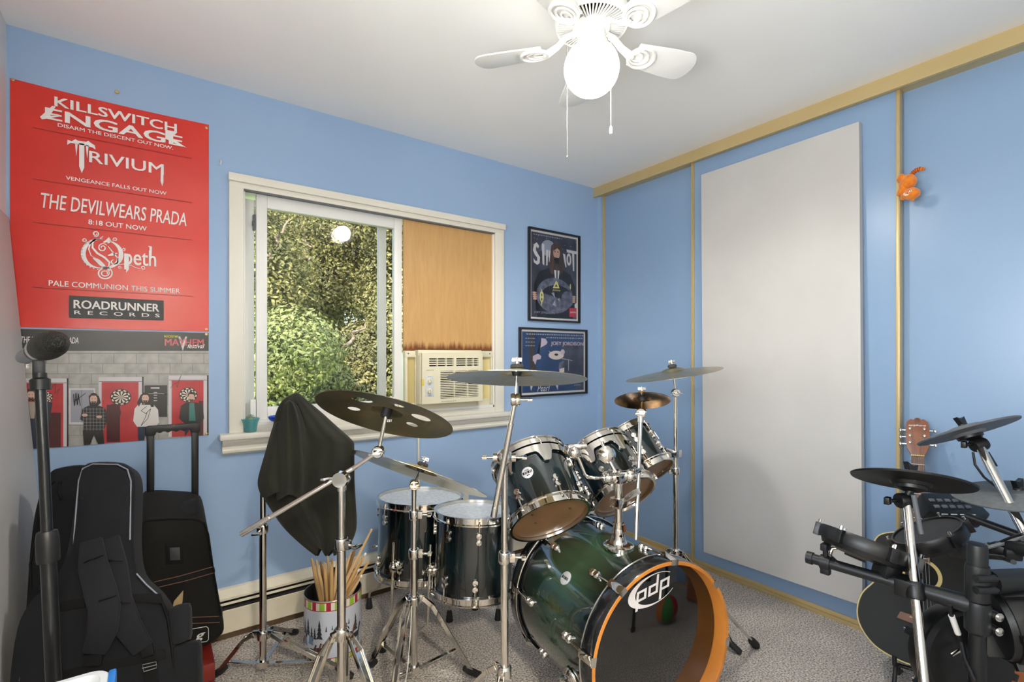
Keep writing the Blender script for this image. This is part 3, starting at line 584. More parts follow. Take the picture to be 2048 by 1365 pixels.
# the four men, flat in the print
def man(cx, hy, hw, torso, legs, tcol, lcol, hair):
    shp(lcol, legs, 6); shp(tcol, torso, 7); shp('hair', hair, 8); ell('skin', cx, hy, hw, hw*1.35, 9); shp('hair', [(cx-hw, hy-hw*0.3), (cx-hw*0.8, hy-hw*1.5), (cx, hy-hw*1.75), (cx+hw*0.8, hy-hw*1.5), (cx+hw, hy-hw*0.3), (cx+hw*0.6, hy-hw*0.95), (cx-hw*0.6, hy-hw*0.95)], 10)
    shp('hair', [(cx-hw*0.7, hy+hw*0.6), (cx+hw*0.7, hy+hw*0.6), (cx+hw*0.4, hy+hw*1.3), (cx-hw*0.4, hy+hw*1.3)], 10); rect('skin', cx-hw*0.3, hy+hw*0.75, cx+hw*0.3, hy+hw*0.85, 11)
    for s in (-1, 1): rect('hair', cx+s*hw*0.4-4, hy-hw*0.2, cx+s*hw*0.4+4, hy-hw*0.05, 11)
man(806, 762, 38, [(750,830),(870,830),(930,860),(945,980),(905,1090),(695,1090),(705,990),(668,970),(690,860)], [(695,1088),(905,1088),(915,1240),(850,1240),(810,1130),(770,1240),(705,1240)], 'plaid', 'dark', [(755,730),(800,700),(860,730),(880,800),(850,830),(765,830)])
for k in range(7): rect('pline', 700+k*34, 850, 703+k*34, 1085, 8)
for k in range(7): rect('pline', 690, 862+k*34, 925, 865+k*34, 8)
ell('skin', 715, 925, 30, 16, 9); ell('skin', 862, 942, 30, 14, 9)
man(1335, 752, 36, [(1260,820),(1420,820),(1465,870),(1475,1000),(1440,1040),(1250,1045),(1210,985),(1225,860)], [(1255,1040),(1425,1040),(1415,1190),(1345,1190),(1335,1110),(1325,1190),(1262,1190)], 'white', 'navy', [(1285,720),(1335,690),(1390,720),(1425,840),(1395,845),(1375,800),(1290,800),(1268,840),(1250,800)])
man(1806, 742, 32, [(1750,795),(1860,795),(1925,830),(1935,960),(1900,1010),(1735,1010),(1680,960),(1700,830)], [(1735,1005),(1870,1005),(1860,1150),(1800,1150),(1795,1060),(1740,1150)], 'dark', 'navy', [(1770,710),(1800,680),(1840,700),(1842,740),(1770,740)])
shp('teal', [(1785,800),(1835,800),(1850,985),(1780,985)], 8)
man(165, 720, 40, [(130,790),(300,780),(385,800),(340,1060),(310,1160),(170,1160),(150,1000)], [(170,1150),(320,1150),(300,1270),(190,1270)], 'navy', 'navy', [(130,670),(180,660),(215,700),(200,780),(140,780)])
shp('beige', [(140,790),(215,790),(200,960),(160,960)], 8); ell('skin', 315, 1080, 22, 40, 9)
# marker signatures
prm.cur = PK.index('dark')
def scrib(key, pts, w, layer=11):
    for a, b_ in zip(pts, pts[1:]):
        d = math.hypot(b_[0]-a[0], b_[1]-a[1]) or 1; nx, ny = -(b_[1]-a[1])/d*w, (b_[0]-a[0])/d*w
        shp(key, [(a[0]+nx, a[1]+ny), (b_[0]+nx, b_[1]+ny), (b_[0]-nx, b_[1]-ny), (a[0]-nx, a[1]-ny)], layer)
scrib('dark', [(600,710),(612,830),(625,700),(640,820),(650,705),(670,830)], 4); scrib('dark', [(600,790),(725,700)], 3); scrib('dark', [(600,770),(660,760)], 3)
scrib('dark', [(1350,835),(1290,880),(1340,910),(1390,860),(1360,960),(1290,1035),(1330,960),(1355,890)], 2.5)
scrib('dark', [(1590,650),(1620,610),(1680,580),(1700,520),(1680,560),(1660,640),(1640,600),(1660,590)], 1.8); scrib('dark', [(380,640),(420,600),(410,700),(460,650),(430,720)], 1.8)
prm.obj('printed_picture', PM, pp, sm=0, recalc=False)
PLp = plane(0.0042)
def tz(s, l, r, t, b_, m, shear=0, off=0.0, pl=PLp): tx(s, 30+l/5.12, 30+r/5.12, 650+t/5.12, 650+b_/5.12, pl, pp, m, shear=shear, offset=off)
tz('THE DEVIL WEARS PRADA', 62, 652, 120, 186, PWHITE, 0.16, 0.01)
tz('MAYHEM', 1535, 1930, 143, 212, M_('pr_logo_red', (196, 90, 92)), 0, 0.02); tz('ROCKSTAR', 1530, 1670, 108, 130, M_('pr_logo_yellow', (206, 204, 60)), 0, 0.02); tz('festival', 1765, 1940, 196, 240, PWHITE, 0.35, 0.005, plane(0.0048))
lg = MB(plane(0.0044)); lg.poly([(*zp(*p), 0) for p in [(1690,118),(1718,190),(1745,120),(1762,122),(1718,268),(1672,120)]]); lg.obj('logo_spike', PC['frame'], pp, sm=0, recalc=False)

# ---- two framed pictures
FRB = mat('black_picture_frame', (22, 24, 30), 0.3); MATW = mat('picture_border', (224, 222, 216), 0.5)
def framed(x0, x1, z0, z1, label, fw=0.013, bw=0.013):
    t = thing('framed_picture', label, 'picture', ((x0+x1)/2, Y1-0.01, z0), 'framed pictures')
    f = MB(); ya, yb = Y1-0.020, Y1-0.0005
    f.b2((x0, ya, z0), (x0+fw, yb, z1)); f.b2((x1-fw, ya, z0), (x1, yb, z1)); f.b2((x0+fw, ya, z1-fw), (x1-fw, yb, z1)); f.b2((x0+fw, ya, z0), (x1-fw, yb, z0+fw)); f.obj('frame', FRB, t, bevel=0.0015)
    MB().b2((x0+fw, Y1-0.006, z0+fw), (x1-fw, Y1-0.002, z1-fw)).obj('border', MATW, t, sm=0)
    MB().b2((x0+fw, Y1-0.0150, z0+fw), (x1-fw, Y1-0.0135, z1-fw)).obj('glass', PICGLASS, t, sm=0)
    return t, (x0+fw+bw, x1-fw-bw, z0+fw+bw, z1-fw-bw)
QC = dict(bg=mat('pic_bg', (52, 56, 70), 0.4, noise=(9, (84, 86, 104), 0.4, 0.75)), black=M_('pic_black', (24, 24, 30)), hair=mat('pic_hair', (66, 50, 42), 0.5, noise=(40, (104, 78, 62), 0.4, 0.7, (1, 1, 0.1))), skin=M_('pic_skin', (196, 160, 140)), white=M_('pic_white', (214, 212, 212)),
  gong=mat('pic_cymbal', (74, 78, 94), 0.4, noise=(30, (120, 122, 140), 0.4, 0.7)), yel=M_('pic_yellow', (212, 206, 120)), red=M_('pic_red', (186, 40, 56)), blue=mat('pic_blue', (36, 60, 98), 0.4, noise=(7, (50, 78, 118), 0.35, 0.7)), pale=M_('pic_pale', (196, 180, 192)), brown=M_('pic_brown', (70, 62, 60)), cream=M_('pic_cream', (214, 200, 190)), gr=M_('pic_gong_hi', (150, 158, 174)))
QK = list(QC); QM = [QC[k] for k in QK]
class Pic:
    def __init__(s, area): s.x0, s.x1, s.z0, s.z1 = area; s.mb = MB(); s.lay = 0
    def uv(s, u, v): return (s.x0+(s.x1-s.x0)*max(0, min(1, u)), s.z1+(s.z0-s.z1)*max(0, min(1, v)))
    def pl(s): s.lay += 1; return frame((0, Y1-0.0064-s.lay*0.00008, 0), (0, -1, 0), (1, 0, 0))
    def poly(s, key, pts): s.mb.M = s.pl(); s.mb.cur = QK.index(key); s.mb.poly([(*s.uv(*p), 0) for p in pts])
    def ell(s, key, u, v, ru, rv, n=24, a0=0, a1=360): s.poly(key, [(u+ru*math.cos(math.radians(a0+(a1-a0)*i/n)), v+rv*math.sin(math.radians(a0+(a1-a0)*i/n))) for i in range(n)])
    def marks(s, u0, u1, v0, v1, m, par, n, seed):
        a = s.uv(u0, v1); b_ = s.uv(u1, v0); marks((a[0], a[1], b_[0], b_[1]), frame((0, Y1-0.0125, 0), (0, -1, 0), (1, 0, 0)), m, par, n, seed)
    def text(s, st, u0, u1, v0, v1, m, par, **k):
        a = s.uv(u0, v1); b_ = s.uv(u1, v0); text(st, (a[0], a[1], b_[0], b_[1]), frame((0, Y1-0.0125, 0), (0, -1, 0), (1, 0, 0)), m, par, **k)
t1, A1 = framed(1.920, 2.366, 1.443, 2.042, 'black-framed portrait picture of long-haired figure holding dark cymbal, upper')
q = Pic(A1); q.poly('bg', [(0,0),(1,0),(1,1),(0,1)])
for k in range(26): q.ell('white', random.random(), random.random()*0.35, 0.006, 0.004, 6)
q.ell('gr', 0.36, 0.17, 0.16, 0.10)
# drip-edged capital letters, partly covered by the head
for P in ([(0.16,0.16),(0.11,0.12),(0.05,0.15),(0.03,0.22),(0.07,0.27),(0.12,0.30),(0.12,0.34),(0.08,0.34),(0.04,0.31),(0.05,0.36),(0.12,0.385),(0.17,0.36),(0.18,0.29),(0.13,0.25),(0.09,0.21),(0.10,0.17),(0.14,0.19)], [(0.22,0.12),(0.27,0.13),(0.27,0.38),(0.245,0.37),(0.23,0.36)], [(0.31,0.19),(0.35,0.19),(0.34,0.37),(0.31,0.38)], [(0.36,0.19),(0.44,0.2),(0.42,0.35),(0.37,0.33)],
          [(0.68,0.20),(0.73,0.21),(0.76,0.36),(0.74,0.37),(0.71,0.30)], [(0.76,0.145),(1.0,0.15),(1.0,0.185),(0.94,0.185),(0.94,0.40),(0.91,0.40),(0.89,0.185),(0.77,0.18)]): q.poly('white', P)
q.ell('white', 0.815, 0.265, 0.055, 0.075); q.ell('bg', 0.815, 0.265, 0.022, 0.045)
q.poly('black', [(0.12,1),(0.05,0.62),(0.16,0.46),(0.38,0.40),(0.66,0.40),(0.86,0.46),(0.97,0.62),(0.9,1)])
q.poly('hair', [(0.42,0.13),(0.48,0.09),(0.57,0.09),(0.64,0.13),(0.68,0.26),(0.69,0.42),(0.62,0.47),(0.41,0.47),(0.37,0.40),(0.40,0.22)])
q.ell('skin', 0.535, 0.205, 0.075, 0.085); q.poly('hair', [(0.46,0.14),(0.54,0.10),(0.62,0.14),(0.62,0.18),(0.55,0.15),(0.47,0.19)]); q.poly('black', [(0.48,0.265),(0.60,0.265),(0.585,0.33),(0.55,0.345),(0.50,0.33)])
for u in (0.50, 0.565): q.ell('black', u, 0.195, 0.014, 0.007, 10)
q.poly('white', [(0.48,0.42),(0.60,0.42),(0.58,0.53),(0.50,0.53)]); q.poly('black', [(0.53,0.42),(0.555,0.42),(0.56,0.54),(0.525,0.54)])
q.ell('gong', 0.50, 0.73, 0.40, 0.215, 36); q.ell('black', 0.55, 0.76, 0.36, 0.16, 30, 200, 380); q.ell('gong', 0.78, 0.76, 0.14, 0.10)
for P in ([(0.5,0.76),(0.42,0.70),(0.48,0.69)], [(0.5,0.78),(0.44,0.84),(0.52,0.86)], [(0.55,0.77),(0.6,0.75),(0.6,0.80)]): q.poly('gr', P)
q.poly('yel', [(0.52,0.545),(0.55,0.56),(0.60,0.635),(0.45,0.64)]); q.poly('gong', [(0.525,0.585),(0.56,0.62),(0.49,0.622)])
q.ell('yel', 0.21, 0.755, 0.042, 0.065); q.ell('gong', 0.21, 0.735, 0.016, 0.018); q.ell('gong', 0.21, 0.785, 0.016, 0.018); q.poly('yel', [(0.205,0.66),(0.222,0.69),(0.20,0.70)]); q.poly('yel', [(0.205,0.87),(0.225,0.82),(0.2,0.81)]); q.ell('yel', 0.845, 0.60, 0.014, 0.035)
for k in range(4): q.ell('skin', 0.055+k*0.004, 0.715+k*0.024, 0.045, 0.012, 10); q.ell('skin', 0.93-k*0.002, 0.72+k*0.022, 0.04, 0.011, 10)
q.poly('white', [(0.94,0.82),(1,0.78),(1,0.86),(0.95,0.86)]); q.poly('red', [(0.82,0.865),(0.985,0.862),(0.985,0.972),(0.82,0.975)])
q.mb.obj('print', QM, t1, sm=0, recalc=False)
q.text('paiste', 0.44, 0.61, 0.648, 0.68, QC['yel'], t1, shear=0.2); q.text('paiste', 0.835, 0.97, 0.90, 0.935, QC['white'], t1, shear=0.2); q.text('JOEY JORDISON', 0.04, 0.48, 0.93, 0.962, QC['gr'], t1); q.marks(0.03, 0.60, 0.024, 0.036, QC['gr'], t1, 12, 5)
t2, A2 = framed(1.847, 2.434, 0.958, 1.400, 'black-framed landscape picture of blue-lit drummer under portrait picture, lower')
q = Pic(A2); q.poly('blue', [(0,0),(1,0),(1,1),(0,1)]); q.poly('bg', [(0.62,0.2),(1,0.2),(1,1),(0.6,1)]); q.poly('brown', [(0.09,0),(0.17,0),(0.19,0.6),(0.12,0.6)])
q.poly('pale', [(0.29,0.10),(0.36,0.11),(0.39,0.17),(0.35,0.24),(0.30,0.30),(0.27,0.28),(0.26,0.18)]); q.poly('black', [(0.26,0.16),(0.29,0.10),(0.28,0.25),(0.25,0.42),(0.21,0.44)]); q.poly('blue', [(0.28,0.26),(0.38,0.2),(0.44,0.42),(0.5,0.62),(0.3,0.66),(0.24,0.5)])
q.poly('pale', [(0.16,0.40),(0.24,0.36),(0.29,0.40),(0.28,0.45),(0.22,0.46),(0.20,0.54),(0.16,0.50)]); q.poly('brown', [(0.11,0.50),(0.17,0.48),(0.22,0.60),(0.18,0.64),(0.12,0.58)])
q.ell('cream', 0.53, 0.385, 0.125, 0.075); q.ell('black', 0.53, 0.375, 0.032, 0.02); q.poly('cream', [(0.40,0.31),(0.47,0.35),(0.46,0.37)]); q.ell('pale', 0.635, 0.33, 0.035, 0.045)
q.poly('gr', [(0.62,0.435),(0.80,0.475),(0.80,0.485),(0.62,0.45)]); q.poly('gr', [(0.725,0.45),(0.74,0.45),(0.74,0.65),(0.728,0.65)]); q.poly('gong', [(0.57,0.52),(0.66,0.48),(0.62,0.62),(0.57,0.64)]); q.poly('cream', [(0.58,0.62),(0.66,0.60),(0.66,0.68),(0.58,0.68)])
q.poly('blue', [(0.1,0.72),(0.9,0.72),(0.86,1),(0.12,1)]); q.poly('pale', [(0.5,0.86),(0.56,0.86),(0.555,0.98)]); q.poly('white', [(0.12,0.88),(0.16,0.88),(0.13,0.97)])
q.mb.obj('print', QM, t2, sm=0, recalc=False)
q.text('JOEY JORDISON', 0.435, 0.98, 0.155, 0.235, QC['pale'], t2, offset=0.025); q.text('Pearl', 0.22, 0.42, 0.88, 0.985, QC['white'], t2, shear=0.35)
q.marks(0.05, 0.98, 0.03, 0.05, QC['gr'], t2, 26, 6); q.marks(0.36, 0.97, 0.08, 0.10, QC['gr'], t2, 18, 7); q.marks(0.82, 0.93, 0.90, 0.915, QC['gr'], t2, 5, 8)
for k in range(3): q.marks(0.04, 0.18, 0.105+k*0.06, 0.118+k*0.06, QC['gr'], t2, 4, 9+k)

# ---- things on the window stool
TEALG = mat('teal_glass', (136, 210, 214), 0.12, trans=0.6, ior=1.2); SOIL = mat('soil', (84, 92, 84), 0.9); CACT = mat('cactus_green', (104, 134, 96), 0.7)
pb = PZ(501, 864, 0.8805)
pt = thing('potted_cactus', 'teal glass pot with small cactus on window stool', 'plant pot', pb)
MB(tr(*pb)).lathe([(0.0, 0.003), (0.020, 0.003), (0.0225, 0.0), (0.0245, 0.002), (0.030, 0.040), (0.037, 0.058), (0.0385, 0.0585), (0.036, 0.060), (0.029, 0.046), (0.022, 0.006)], 28).obj('pot', TEALG, pt)
MB(tr(*pb)).lathe([(0.0, 0.004), (0.021, 0.006), (0.028, 0.046), (0.0, 0.049)], 24).obj('soil', SOIL, pt)
cm = MB(tr(*(pb+V(0, 0, 0.046))))
cm.sphere((0, 0, 0.008), 0.017, 14, 8, 1, 1, 0.8); cm.sphere((-0.012, 0.004, 0.004), 0.010, 10, 7); cm.sphere((0.013, -0.003, 0.005), 0.009, 10, 7)
for k in range(40):
    a = random.random()*6.28; p = random.random()*1.3; d = V(math.cos(a)*math.sin(p), math.sin(a)*math.sin(p), math.cos(p)); cm.cyl(V(0, 0, 0.008)+d*0.015, V(0, 0, 0.008)+d*0.024, 0.0004, n=4)
cm.obj('cactus', CACT, pt)
bb_ = PZ(556, 843, 0.9255)
MB(tr(*bb_)).lathe([(0.0, 0.004), (0.020, 0.003), (0.024, 0.0), (0.034, 0.006), (0.040, 0.016), (0.041, 0.024), (0.038, 0.024), (0.036, 0.016), (0.028, 0.008)], 28).obj('glass_dish', mat('cobalt_glass', (30, 84, 220), 0.08, trans=0.4), label='small cobalt blue glass dish on the window sill', cat='dish')

# ================================================================ outside: grass, trees and shrubs
GRASS = mat('grass', (96, 124, 58), 0.9, noise=(3, (128, 146, 74), 0.35, 0.7))
MB().b2((-20, Y1+0.3, -0.75), (40, 60, -0.55)).obj('ground_outside', GRASS, sm=0, kind='structure')
BARK = mat('bark', (150, 132, 116), 0.9, noise=(8, (92, 78, 68), 0.4, 0.7)); 
LEAFM = []
for nm, c1, c2 in (('leaf_olive', (88, 92, 46), (148, 142, 84)), ('leaf_green', (80, 84, 46), (132, 126, 76)), ('leaf_light', (104, 116, 60), (158, 162, 100))):
    m = mat(nm, c1, 0.55, noise=(1.4, c2, 0.35, 0.7)); LEAFM.append(m)
    nt = m.node_tree; b = nt.nodes['Principled BSDF']; b.inputs['Subsurface Weight'].default_value = 0.0
def leaves(blobs, n, size, rnd):
    vs = []; fs = []
    tot = sum(r*r for _, r in blobs)
    for c, r in blobs:
        k = int(n*r*r/tot)
        for _ in range(k):
            z = rnd.uniform(-1, 1); a = rnd.uniform(0, 6.2832); s = math.sqrt(1-z*z); d = Vector((s*math.cos(a), s*math.sin(a), z))
            rr = r*(1-0.35*rnd.random()**2)*(1+0.12*rnd.random())
            p = Vector(c) + Vector((d.x*rr, d.y*rr, d.z*rr*0.85))
            nrm = (d + Vector((rnd.uniform(-1, 1), rnd.uniform(-1, 1), rnd.uniform(-0.6, 1.2)))*0.8).normalized()
            t = nrm.orthogonal().normalized(); t = Matrix.Rotation(rnd.uniform(0, 6.28), 3, nrm) @ t; w = nrm.cross(t); L = size*rnd.uniform(0.7, 1.3)
            i = len(vs); vs += [p-t*L*0.5, p+w*L*0.24, p+t*L*0.5+nrm*L*0.08, p-w*L*0.24]; fs.append((i, i+1, i+2, i+3))
    return vs, fs
def tree(name, label, base, blobs, n, size, lm, limbs, seed):
    rnd = random.Random(seed); t = thing(name, label, 'tree' if 'tree' in name else 'shrub', base, 'trees and shrubs outside the window')
    vs, fs = leaves(blobs, n, size, rnd); m = MB(); m.v = [Vector(v) for v in vs]; m.f = fs; m.mi = [0]*len(fs)
    o = m.obj('foliage', lm, t, sm=0, recalc=False); o['kind'] = 'stuff'
    for pts, r in limbs:
        k = MB(); k.tube(pts, [r*(1-0.6*i/(len(pts)-1)) for i in range(len(pts))], 8); k.obj('trunk' if r > 0.07 else 'branch', BARK, t)
rnd = random.Random(3)
def ob(px, py, y): return PY(px, py, y)
def cluster(px0, px1, py0, py1, y, n, r0, r1, dy=0.8):
    return [(ob(rnd.uniform(px0, px1), rnd.uniform(py0, py1), y+rnd.uniform(-dy, dy)), rnd.uniform(r0, r1)) for _ in range(n)]
GZ = -0.55
def limb(p0, y0, p1, y1, r, seed):
    r_ = random.Random(seed); a = ob(*p0, y0); b_ = ob(*p1, y1); return ([a.lerp(b_, i/5)+V(r_.uniform(-1, 1), r_.uniform(-1, 1), 0)*0.10*(1 if 0 < i < 5 else 0) for i in range(6)], r)
def ground(px, py, y): p = ob(px, py, y); return V(p.x, p.y, GZ)
def trunk(px, y, top, r, seed):
    r_ = random.Random(seed); p = ob(px, 600, y); q = ob(px+r_.uniform(-30, 30), top, y); a = V(p.x, p.y, GZ); return ([a.lerp(q, i/6)+V(r_.uniform(-1, 1), r_.uniform(-1, 1), 0)*0.07*(1 if i else 0) for i in range(7)], r)
tree('laurel_shrub', 'big rounded light green shrub low in the window view', ground(560, 700, 8.4), cluster(470, 640, 690, 850, 8.4, 22, 0.45, 0.75), 42000, 0.080, LEAFM[2], [trunk(560, 8.4, 740, 0.05, 1)], 11)
tree('laurel_shrub', 'dense green shrub at the lower right of the window view', ground(740, 700, 9.6), cluster(700, 880, 640, 840, 9.6, 24, 0.45, 0.75), 40000, 0.080, LEAFM[1], [trunk(735, 9.6, 700, 0.05, 2), limb((688, 695), 8.6, (730, 648), 8.9, 0.035, 5)], 12)
tree('oak_tree', 'olive green tree rising at the left of the window view', ground(520, 500, 11.5), cluster(400, 560, 410, 640, 11.2, 24, 0.55, 0.95), 36000, 0.092, LEAFM[0], [trunk(545, 11.0, 380, 0.11, 3), limb((552, 500), 10.2, (578, 440), 10.4, 0.04, 6), limb((540, 520), 10.2, (520, 450), 10.4, 0.035, 7)], 13)
tree('oak_tree', 'tall olive tree with bare branches in middle of window view', ground(640, 500, 14.2), cluster(560, 760, 400, 640, 14.2, 26, 0.55, 0.95), 38000, 0.105, LEAFM[0], [trunk(622, 13.6, 380, 0.10, 4), trunk(690, 13.8, 380, 0.08, 8), limb((622, 520), 12.9, (610, 480), 13.1, 0.05, 9), limb((640, 680), 12.9, (630, 560), 13.2, 0.05, 10)], 14)
tree('oak_tree', 'green tree at the right edge of the window view', ground(800, 500, 11), cluster(740, 940, 400, 640, 12.0, 26, 0.55, 0.95), 34000, 0.095, LEAFM[1], [trunk(770, 10.9, 380, 0.11, 15)], 15)
tree('oak_tree', 'shady background tree behind the olive trees', ground(650, 500, 18.5), cluster(380, 960, 360, 820, 18.5, 66, 0.9, 1.5, 1.2), 56000, 0.15, LEAFM[1], [trunk(560, 17.6, 360, 0.12, 16), trunk(660, 18, 360, 0.12, 17), trunk(745, 17.6, 360, 0.12, 18)], 16)

# ================================================================ acoustic drum kit
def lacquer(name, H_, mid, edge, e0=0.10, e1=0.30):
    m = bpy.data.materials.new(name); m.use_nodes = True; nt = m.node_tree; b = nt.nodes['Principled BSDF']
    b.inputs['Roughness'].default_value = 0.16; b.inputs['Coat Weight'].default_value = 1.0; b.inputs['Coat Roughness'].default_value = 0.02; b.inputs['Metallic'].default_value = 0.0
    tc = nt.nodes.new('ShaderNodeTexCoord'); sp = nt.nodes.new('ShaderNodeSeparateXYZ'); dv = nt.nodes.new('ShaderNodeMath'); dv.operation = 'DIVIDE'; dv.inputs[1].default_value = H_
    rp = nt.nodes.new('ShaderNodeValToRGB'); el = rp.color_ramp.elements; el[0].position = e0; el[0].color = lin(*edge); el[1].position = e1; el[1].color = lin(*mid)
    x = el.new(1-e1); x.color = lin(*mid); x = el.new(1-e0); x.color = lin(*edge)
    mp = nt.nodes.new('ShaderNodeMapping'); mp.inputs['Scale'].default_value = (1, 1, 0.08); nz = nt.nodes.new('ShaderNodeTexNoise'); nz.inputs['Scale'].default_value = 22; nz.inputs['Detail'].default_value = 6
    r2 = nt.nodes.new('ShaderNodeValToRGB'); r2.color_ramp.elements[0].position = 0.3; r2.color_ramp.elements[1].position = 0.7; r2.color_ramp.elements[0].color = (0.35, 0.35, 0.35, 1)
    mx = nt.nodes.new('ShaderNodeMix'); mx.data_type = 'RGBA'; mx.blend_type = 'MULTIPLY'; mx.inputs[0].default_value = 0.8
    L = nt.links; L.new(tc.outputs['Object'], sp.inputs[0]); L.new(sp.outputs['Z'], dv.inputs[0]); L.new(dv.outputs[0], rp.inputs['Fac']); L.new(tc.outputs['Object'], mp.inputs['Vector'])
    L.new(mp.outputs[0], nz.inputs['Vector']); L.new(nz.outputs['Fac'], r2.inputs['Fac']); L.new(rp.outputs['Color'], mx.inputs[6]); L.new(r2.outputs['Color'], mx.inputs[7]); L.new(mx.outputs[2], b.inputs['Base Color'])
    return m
CLEARH = mat('smoke_head', (124, 92, 62), 0.25, coat=0.3, noise=(6, (140, 106, 74), 0.35, 0.7))
COATH = mat('silver_coated_head', (176, 184, 192), 0.4, noise=(70, (208, 214, 220), 0.35, 0.7))
BADGE = mat('badge_silver', (214, 214, 216), 0.3, metal=0.4)
def inv_hit(M, R, px, py):
    Mi = M.inverted(); o = Mi @ EYE; d = Mi.to_3x3() @ ray(px, py)
    A = d.x**2+d.y**2; B = o.x*d.x+o.y*d.y; C = o.x**2+o.y**2-R*R; D = B*B-A*C
    if D < 0: t = -B/A
    else: t = (-B-math.sqrt(D))/A
    p = o+d*t; return math.atan2(p.y, p.x), p.z
# one turret lug, radial axis = +X, drum axis = Z
lugm = MB()
for z in (-0.0125, 0.0125): lugm.M = frame((0, 0, z), (1, 0, 0)); lugm.lathe([(0.010, -0.004), (0.0115, 0.0), (0.0118, 0.006), (0.0105, 0.009), (0.0, 0.0105)], 16)
lugm.M = Matrix(); lugm.box((0.003, 0, 0), (0.008, 0.009, 0.024)); LUG = lugm.mesh('lug', CHROME, Vector((0, 0, 0)), 40)
def rodmesh(L): r = MB(); r.cyl((0.006, 0, 0.02), (0.006, 0, L), 0.0028, n=8); r.cyl((0.006, 0, L), (0.006, 0, L+0.008), 0.0062, n=10); r.cyl((0.006, 0, L+0.006), (0.006, 0, L+0.016), 0.0035, n=6); return r.mesh('tension_rod', CHROME, Vector((0, 0, 0)), 40)
def hoop(parent, M, R, name):
    MB(M).lathe([(R+0.002, -0.014), (R+0.014, -0.014), (R+0.014, -0.010), (R+0.005, -0.007), (R+0.005, 0.012), (R+0.011, 0.015), (R+0.011, 0.0175), (R+0.002, 0.0165)], 64, closed=True).obj(name, CHROME, parent, sm=35)
def make_drum(name, label, M, R, Hh, nl, ph_top, ph_bot, shellm, top, bot, badge=None, group=None):
    base = M @ V(0, 0, 0); t = thing(name, label, 'drum', base, group)
    sh = MB(); sh.lathe([(R, 0.0), (R, Hh), (R-0.007, Hh), (R-0.007, 0.0)], 64, closed=True); inst('shell', sh.mesh('shell', shellm, Vector((0, 0, 0)), 35), t, M)
    MH = M @ tr(0, 0, Hh); MBt = M @ Matrix.Rotation(math.pi, 4, 'X')
    hoop(t, MH, R, 'top_hoop'); hoop(t, MBt, R, 'bottom_hoop')
    for Mx, mm, nm in ((MH, top, 'top_head'), (MBt, bot, 'bottom_head')):
        MB(Mx).lathe([(R+0.0035, -0.004), (R+0.0035, 0.001), (R-0.002, 0.0042), (R-0.012, 0.003), (0.0, 0.003)], 64).obj(nm, mm, t)
    RT_ = rodmesh(0.052); zt = Hh-0.062; zb = 0.062
    for k in range(nl):
        a = ph_top+2*math.pi*k/nl; Ml = M @ rotz(a) @ tr(R, 0, zt); l = inst('lug', LUG, t, Ml); inst('tension_rod', RT_, l, Ml).matrix_local = Matrix()
        a = ph_bot+2*math.pi*k/nl; Ml = M @ rotz(a) @ tr(R, 0, zb) @ Matrix.Rotation(math.pi, 4, 'X'); l = inst('lug', LUG, t, Ml); inst('tension_rod', RT_, l, Ml).matrix_local = Matrix()
    if badge:
        a, z = inv_hit(M, R, *badge); bd = MB(M @ rotz(a) @ tr(R, 0, z) @ frame((0, 0, 0), (1, 0, 0), (0, 1, 0))); bd.lathe([(0.021, -0.004), (0.021, 0.0012), (0.0195, 0.002), (0, 0.0022)], 28); bo = bd.obj('badge', BADGE, t)
        FMb = M @ rotz(a) @ tr(R+0.0026, 0, z) @ frame((0, 0, 0), (1, 0, 0), (0, 1, 0))
        marks((-0.008, 0.008, 0.008, 0.011), FMb, PBLACK, bo, 4, 21); marks((-0.018, -0.005, 0.018, 0.005), FMb, PBLACK, bo, 6, 22); marks((-0.005, -0.013, 0.005, -0.009), FMb, PBLACK, bo, 2, 23)
    return t
def suspension(t, M, R, Hh, a0, a1, lugs):
    # chrome isolation plate that wraps the shell below the top hoop, with lobes round the lugs
    def low(a):
        z = Hh-0.046
        for l in lugs:
            d = (a-l+math.pi) % (2*math.pi)-math.pi; z -= 0.044*math.exp(-(d/0.155)**4)
        return z
    m = MB(M); N = 70
    for rr in (R+0.0095, R+0.0120):
        m.grid(lambda u, v: V(rr*math.cos(a0+(a1-a0)*u), rr*math.sin(a0+(a1-a0)*u), (Hh-0.020)+(low(a0+(a1-a0)*u)-(Hh-0.020))*v), N, 6)
    m.grid(lambda u, v: V((R+0.0095+0.0025*v)*math.cos(a0+(a1-a0)*u), (R+0.0095+0.0025*v)*math.sin(a0+(a1-a0)*u), low(a0+(a1-a0)*u)), N, 2)
    m.obj('isolation_mount', CHROME, t, recalc=False)
SH_T = {}
def shell_tom(Hh): return lacquer('tom_lacquer_%d' % int(Hh*1000), Hh, (24, 40, 44), (8, 9, 12), 0.0, 0.45)
